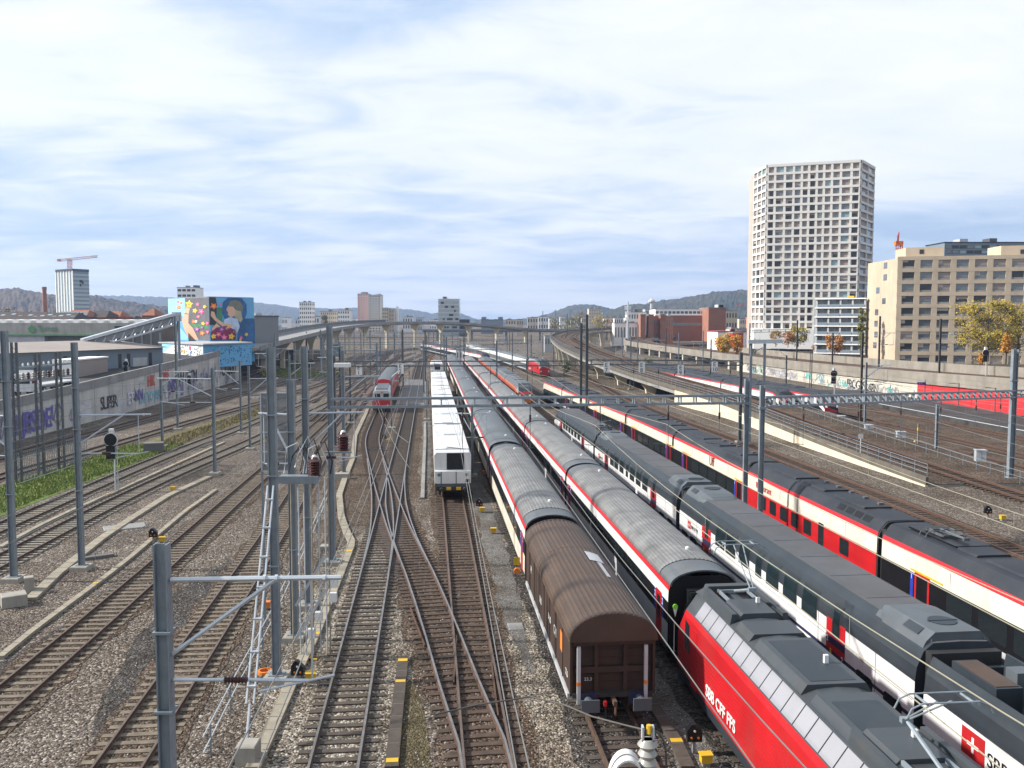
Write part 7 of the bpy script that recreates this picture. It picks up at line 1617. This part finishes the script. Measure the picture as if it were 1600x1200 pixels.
    tag(mb.build('floral_pattern', [MT['mural_navy'], MT['mural_green']], t2), kind='stuff')
    for x, z, m in ((.55, 7.2, 'mural_yellow'), (.7, 8.0, 'mural_pink'), (.62, 6.2, 'mural_green')): mb = MB(); mb.poly([G1.p(G1.w*x+.6*math.cos(i*.785)*(1 if i % 2 else .6), z+.6*math.sin(i*.785)*(1 if i % 2 else .6), .1) for i in range(8)]); mb.build('mural_flower', MT[m], t2)
mural()
simple_building('plain dark grey box building right beside the painted warehouse', 398, 435, 495, 226, 16, 'grey_wall', 0, 0, 4, roofm='mgrey', skew=8)
# ---- distant skyline
sb = simple_building
sb('round topped pale tower peeping over the painted warehouse', 278, 307, 449.5, 640, 16, 'white_wall', 7, 4, 10, wm='windark', fr=.8, fh=.45)
sb('slim white tower block with dark windows on the left skyline', 468, 487, 472.5, 700, 12, 'white_wall', 7, 6, 4, side_bays=3); sb('wide cream block of flats near the slim white tower', 501, 526, 487, 690, 14, 'tan_wall', 5, 8, 4, wm='winglass', side_bays=3); sb('white block with irregular dark windows beside the cream block', 528, 546, 485, 680, 12, 'white_wall', 5, 5, 4)
sb('tall tower block with red balcony strips', 559, 576, 459.5, 720, 14, 'facade_pale', 15, 4, 4, wm='crane_red', fr=.62, fh=.6); sb('tall grey tower block joined to the red striped tower', 577, 595, 461.5, 716, 14, 'facade_pale', 15, 4, 4, wm='windark', fr=.6, fh=.5); sb('small penthouse on top of the red striped tower', 565, 572, 457, 722, 6, 'lgrey', 0, 0, 30); sb('tan block of flats beside the tall grey tower', 597, 607, 482, 700, 12, 'tan_wall', 7, 3, 4); sb('second tan block of flats with darker balconies', 608, 615.5, 484, 705, 12, 'tan_wall', 6, 2, 4, wm='shutter')
mb = MB(); q = ad(621, 500, 720); mb.lathe([(1.5, 0), (1.0, ad(621, 479, 720)[2])], (q[0], q[1], 0), 10); tag(mb.build('chimney', MT['white_wall']), 'slim pale chimney beside the tan blocks', 'chimney')
t, f, z = sb('square blue grey glass block with scattered dark windows in the centre', 685, 717.5, 467.5, 640, 14, 'glass_face', 0, 0, 2, roofm='white_wall'); r = random.Random(6)
for k in range(9): mb = MB(); f.box(mb, 0, f.w, 4+k*2.9, 4.9+k*2.9, 0, .1); mb.build('floor_band', MT['lgrey'], t)
for k in range(22): window(t, f, r.uniform(1, f.w-1), 4.9+2.9*r.randrange(8), winmesh(r.choice((1.2, 2.2)), 1.6, 'windark', 'mgrey'), .12)
t, f, z = sb('dark building with two square roof towers beyond the flyover', 752, 786, 500, 760, 14, 'blue_grey', 0, 0, 2, roofm='dgrey')
for u in (.12, .88): mb = MB(); f.box(mb, f.w*u-2, f.w*u+2, z, z+2.6, -6, 0); mb.build('roof_tower', MT['blue_grey'], t)
sb('low dark roofed block right of the glass block'.replace('right of', 'next to'), 718, 733, 499.5, 650, 12, 'dgrey', 0, 0, 2)
sb('broad block of flats before the round wooded hill', 920, 939, 482.5, 900, 18, 'tan_wall', 7, 5, 2, wm='shutter', fr=.6); sb('pale panel block with balconies beside the broad flats', 939, 942, 484, 905, 14, 'white_wall', 6, 1, 2)
t = thing('telecom_mast', 'slender telecom mast with aerials beside the white factory', 'telecom mast'); D = 420; q = ad(981, 500, D); zt = ad(981, 471, D)[2]; mb = MB(); mb.tube([(q[0], D, 0), (q[0], D, zt)], [.8, .35], 8); mb.build('shaft', MT['galv_pale'], t)
for z, w in ((zt-3, 1.3), (zt-5.5, 1.1), (zt-8, 1.2)):
    mb = MB(); 
    for an in range(6): mb.cbox((q[0]+w*math.cos(an), D+w*math.sin(an), z), (.35, .35, 1.8))
    mb.build('aerial', MT['white_wall'], t)
sb('white factory block beside the telecom mast', 982, 1010, 488, 480, 14, 'white_wall', 3, 7, 3, wm='winglass'); sb('taller white factory block with an aerial', 1008, 1028, 483.5, 500, 14, 'lgrey', 4, 4, 3, wm='windark'); sb('low long white shed by the far bridge', 960, 996, 505, 450, 10, 'white_wall', 1, 8, 1, wm='winglass')
mb = MB(); q = ad(1018, 500, 505); mb.lathe([(1.0, 18), (.8, ad(1018, 473, 505)[2]), (2, ad(1018, 473, 505)[2]+.4), (2, ad(1018, 473, 505)[2]+1.2), (.5, ad(1018, 472, 505)[2]+2), (.2, ad(1018, 465, 505)[2])], (q[0], q[1], 0), 10); tag(mb.build('aerial_tower', MT['lgrey']), 'slim aerial tower on the white factory roof', 'aerial')
t, f, z = sb('long brick factory with a white top storey near the rear viaduct', 1024, 1108, 493, 470, 22, 'brick', 0, 0, 3, roofm='white_wall')
mb = MB(); f.box(mb, 0, f.w, z+.4, z+3.2, -20, -.4); mb.build('top_storey', MT['white_wall'], t)
for j in range(13): window(t, f, f.w*(j+.5)/13, z+.9, winmesh(1.7, 1.4, 'winglass', 'lgrey'), -.38); window(t, f, f.w*(j+.5)/13, z-5.2, winmesh(1.8, 1.3, 'winteal', 'lgrey'), .02)
sb('plain brick end block of the long factory', 1107, 1134, 481.5, 455, 22, 'brick', 0, 0, 3); 
for i, (a, b) in enumerate(((1001, 1009), (1013.5, 1021.5), (1032, 1040))): sb('%s of three upright brick stair towers before the white factory' % ORD[i], a, b, 492, 440, 8, 'brick', 0, 0, 2, name='stair_tower')
sb('orange fronted low building between the brick stair towers', 1021, 1052, 495.5, 446, 8, 'terracotta', 2, 8, 2, wm='winglass'); sb('grey house with a flat roof beside the brick end block', 1134, 1152, 486, 520, 14, 'tan_wall', 3, 4, 2)
# far houses in the town below the hills
r = random.Random(31); k = 0
for px in list(range(440, 690, 21))+list(range(790, 1000, 17))+list(range(1125, 1185, 15)):
    w = r.uniform(9, 17); d = r.uniform(760, 1100); sb('%s far town house below the hills, counted across the skyline' % (ORD[k] if k < 20 else 'number %d' % (k+1)), px, px+w, r.uniform(494.5, 500.5), d, 14, r.choice(('white_wall', 'facade_pale', 'tan_wall', 'lgrey', 'terracotta')), 2, 4, 0, roofm=r.choice(('roof_tile', 'conc_grey', 'roof_brown')), name='town_house').update_tag() if False else tag(sb('far town house number %d counted across the skyline below the hills' % (k+1), px, px+w, r.uniform(494.5, 500.5), d, 14, r.choice(('white_wall', 'facade_pale', 'tan_wall', 'lgrey', 'terracotta')), 2, 4, 0, roofm=r.choice(('roof_tile', 'conc_grey', 'roof_brown')), name='town_house')[0], group='far town houses below the hills'); k += 1
# sheds and a signal box in the far yard
sb('bluish glass shed under the flyover', 519, 529, 539, 300, 8, 'winteal', 0, 0, 0); sb('pale signal box on a tall base beyond the red locomotive', 851, 864, 525, 380, 8, 'lgrey', 1, 3, 0, wm='winglass'); sb('white site hut beside the far grey coaches', 712, 722, 547, 258, 3, 'white_wall', 1, 2, 0, wm='winglass'); sb('red and white sports hall below the tower', 1122, 1166, 519, 300, 16, 'white_wall', 0, 0, 3, roofm='red'); sb('red cabin beside the orange trees', 1146, 1162, 521, 285, 6, 'red', 0, 0, 3)
# ================================================================ trees
mat('bark', (.06, .045, .035), .9, 0, .4, 3)
def leafmat(name, c): mat(name, c, .75, 0, .55, .6)
leafmat('leaf_yellowgreen', (.4, .27, .02)); leafmat('leaf_orange', (.5, .23, .025)); leafmat('leaf_rust', (.33, .13, .035)); leafmat('leaf_green', (.1, .12, .03)); leafmat('leaf_dark', (.035, .05, .02)); leafmat('leaf_olive', (.22, .2, .03)); leafmat('leaf_tan', (.23, .17, .07))
def tree(label, px, pyt, d, z0, wpx, leaf, n=2500, size=.32, kind='round', cat='tree', leaf2=None, seed=0, trunk=.25):
    x, _, _ = ad(px, 500, d); H = ad(px, pyt, d)[2]-z0; rw = wpx/2*d/1400; t = thing('tree', label, cat, (x, d, z0)); r = random.Random(int(px*13+pyt)+seed)
    mb = MB(); mb.tube([(0, 0, -.2), (.1, 0, H*.3), (-.1, .1, H*.6), (.05, 0, H*.92)], [trunk*H/9, trunk*.8*H/9, trunk*.45*H/9, .03], 7)
    tips = []
    for k in range(26 if n < 5000 else 46):
        h = H*r.uniform(.22, .92); a = r.uniform(0, 6.28)
        prof = (1-abs((h/H-.55)/.52)**2.2)**.5 if kind == 'round' else max(.06, 1.05-h/H) if kind == 'cone' else .8*(1-(abs(h/H-.5)/.55)**4)
        R_ = rw*prof*r.uniform(.55, 1.0); q = (R_*math.cos(a), R_*math.sin(a), h+(R_*.35 if kind == 'round' else 0)); mb.tube([(0, 0, h*.8), (q[0]*.5, q[1]*.5, h*.92), q], [.07*H/12, .045*H/12, .015], 5); tips.append(q)
    mb.build('trunk', MT['bark'], t); mb = MB(); per = n//len(tips)
    for q in tips:
        cr = rw*(r.uniform(.2, .36) if n < 5000 else r.uniform(.11, .24)) if kind != 'cone' else rw*.22
        for i in range(int(per*r.uniform(.5, 1.5))):
            u = Vector((r.gauss(0, 1), r.gauss(0, 1), r.gauss(0, .8)))*cr*.62+Vector(q)*r.choice((1, 1, 1, r.uniform(.3, 1)) ); 
            if kind == 'cone': u = Vector(q)*r.uniform(.25, 1.05)+Vector((r.gauss(0, .25), r.gauss(0, .25), r.gauss(0, .22))); u.z = q[2]+r.gauss(0, .25)
            e1 = Vector((r.gauss(0, 1), r.gauss(0, 1), r.gauss(0, 1))).normalized(); e2 = e1.orthogonal().normalized(); s = size*r.uniform(.5, 1.2); mb.add([u-e1*s*.5, u+e2*s*.32, u+e1*s*.5, u-e2*s*.32], [(0, 1, 2, 3)], 0 if not leaf2 or r.random() < .65 else 1)
    mb.build('crown', [MT[leaf]]+([MT[leaf2]] if leaf2 else []), t, norm=False); return t
tree('large yellow green tree before the beige block', 1545, 480, 205, 4.6, 96, 'leaf_yellowgreen', 14000, .42, leaf2='leaf_olive'); tree('pale thin yellow tree at the frame edge beside the large yellow tree', 1592, 474, 208, 4.6, 70, 'leaf_yellowgreen', 6000, .42, leaf2='leaf_tan')
tree('orange larch behind the tall platform gantry post', 1574, 520, 190, 4.6, 34, 'leaf_orange', 2000, .4, 'cone'); tree('small orange larch below the large yellow tree', 1537, 551, 185, 4.6, 20, 'leaf_orange', 1000, .35, 'cone'); tree('narrow orange tree in front of the grey balcony flats', 1305, 526, 240, 4.4, 26, 'leaf_rust', 1800, .45, leaf2='leaf_orange'); tree('bushy olive tree below the pale tower', 1248, 512, 300, 5, 30, 'leaf_olive', 2000, .6, leaf2='leaf_yellowgreen'); tree('small golden tree below the pale tower', 1213, 517, 300, 5, 17, 'leaf_orange', 1000, .5, leaf2='leaf_olive'); tree('small rust coloured tree between the golden and olive trees', 1232, 520, 296, 5, 18, 'leaf_rust', 1000, .5); tree('tiny orange tree at the corner of the balcony flats', 1274, 540, 285, 4, 9, 'leaf_orange', 400, .45)
tree('tall narrow green poplar squeezed between the flats and beige block', 1347, 476, 255, 4, 15, 'leaf_olive', 3000, .5, 'col', leaf2='leaf_green'); tree('bright orange tree beside the red cabin', 1152, 523, 265, 3, 18, 'leaf_orange', 1300, .55); tree('wide bright orange tree along the rear tracks', 1132, 524, 262, 3, 28, 'leaf_orange', 2000, .55, leaf2='leaf_yellowgreen')
for i, (px, py, d, w, m) in enumerate(((905, 487, 700, 22, 'leaf_tan'), (935, 493, 690, 18, 'leaf_yellowgreen'), (948, 489, 720, 20, 'leaf_rust'), (890, 494, 650, 16, 'leaf_olive'), (508, 491, 640, 10, 'leaf_dark'), (868, 495, 660, 14, 'leaf_tan'), (1118, 497, 560, 12, 'leaf_dark'))): tag(tree('%s of the far trees in the town, counted across' % ORD[i], px, py, d, 0, w, m, 500, 1.3, leaf2='leaf_olive'), group='far trees in the town')
for i, (px, py, d, w) in enumerate(((10, 480, 420, 26), (40, 484, 400, 22), (208, 489, 420, 22), (245, 487, 430, 24), (190, 490, 390, 18))): tag(tree('%s of the brown autumn trees behind the brown roofs' % ORD[i], px, py, d, 1, w, 'leaf_tan', 700, .9, leaf2='leaf_rust'), group='brown autumn trees behind the roofs')
for i, (px, py, d, w, b) in enumerate(((885, 566, 232, 14, 'leaf_green'), (1015, 560, 205, 16, 'leaf_green'), (460, 566, 238, 20, 'leaf_green'), (480, 562, 250, 18, 'leaf_dark'), (430, 574, 224, 16, 'leaf_green'), (410, 578, 212, 14, 'leaf_olive'))): tag(tree('%s of the low green bushes beside the far lines' % ORD[i], px, py, d, 0, w, b, 500, .5, 'round', 'bush'), group='low green bushes beside the far lines')
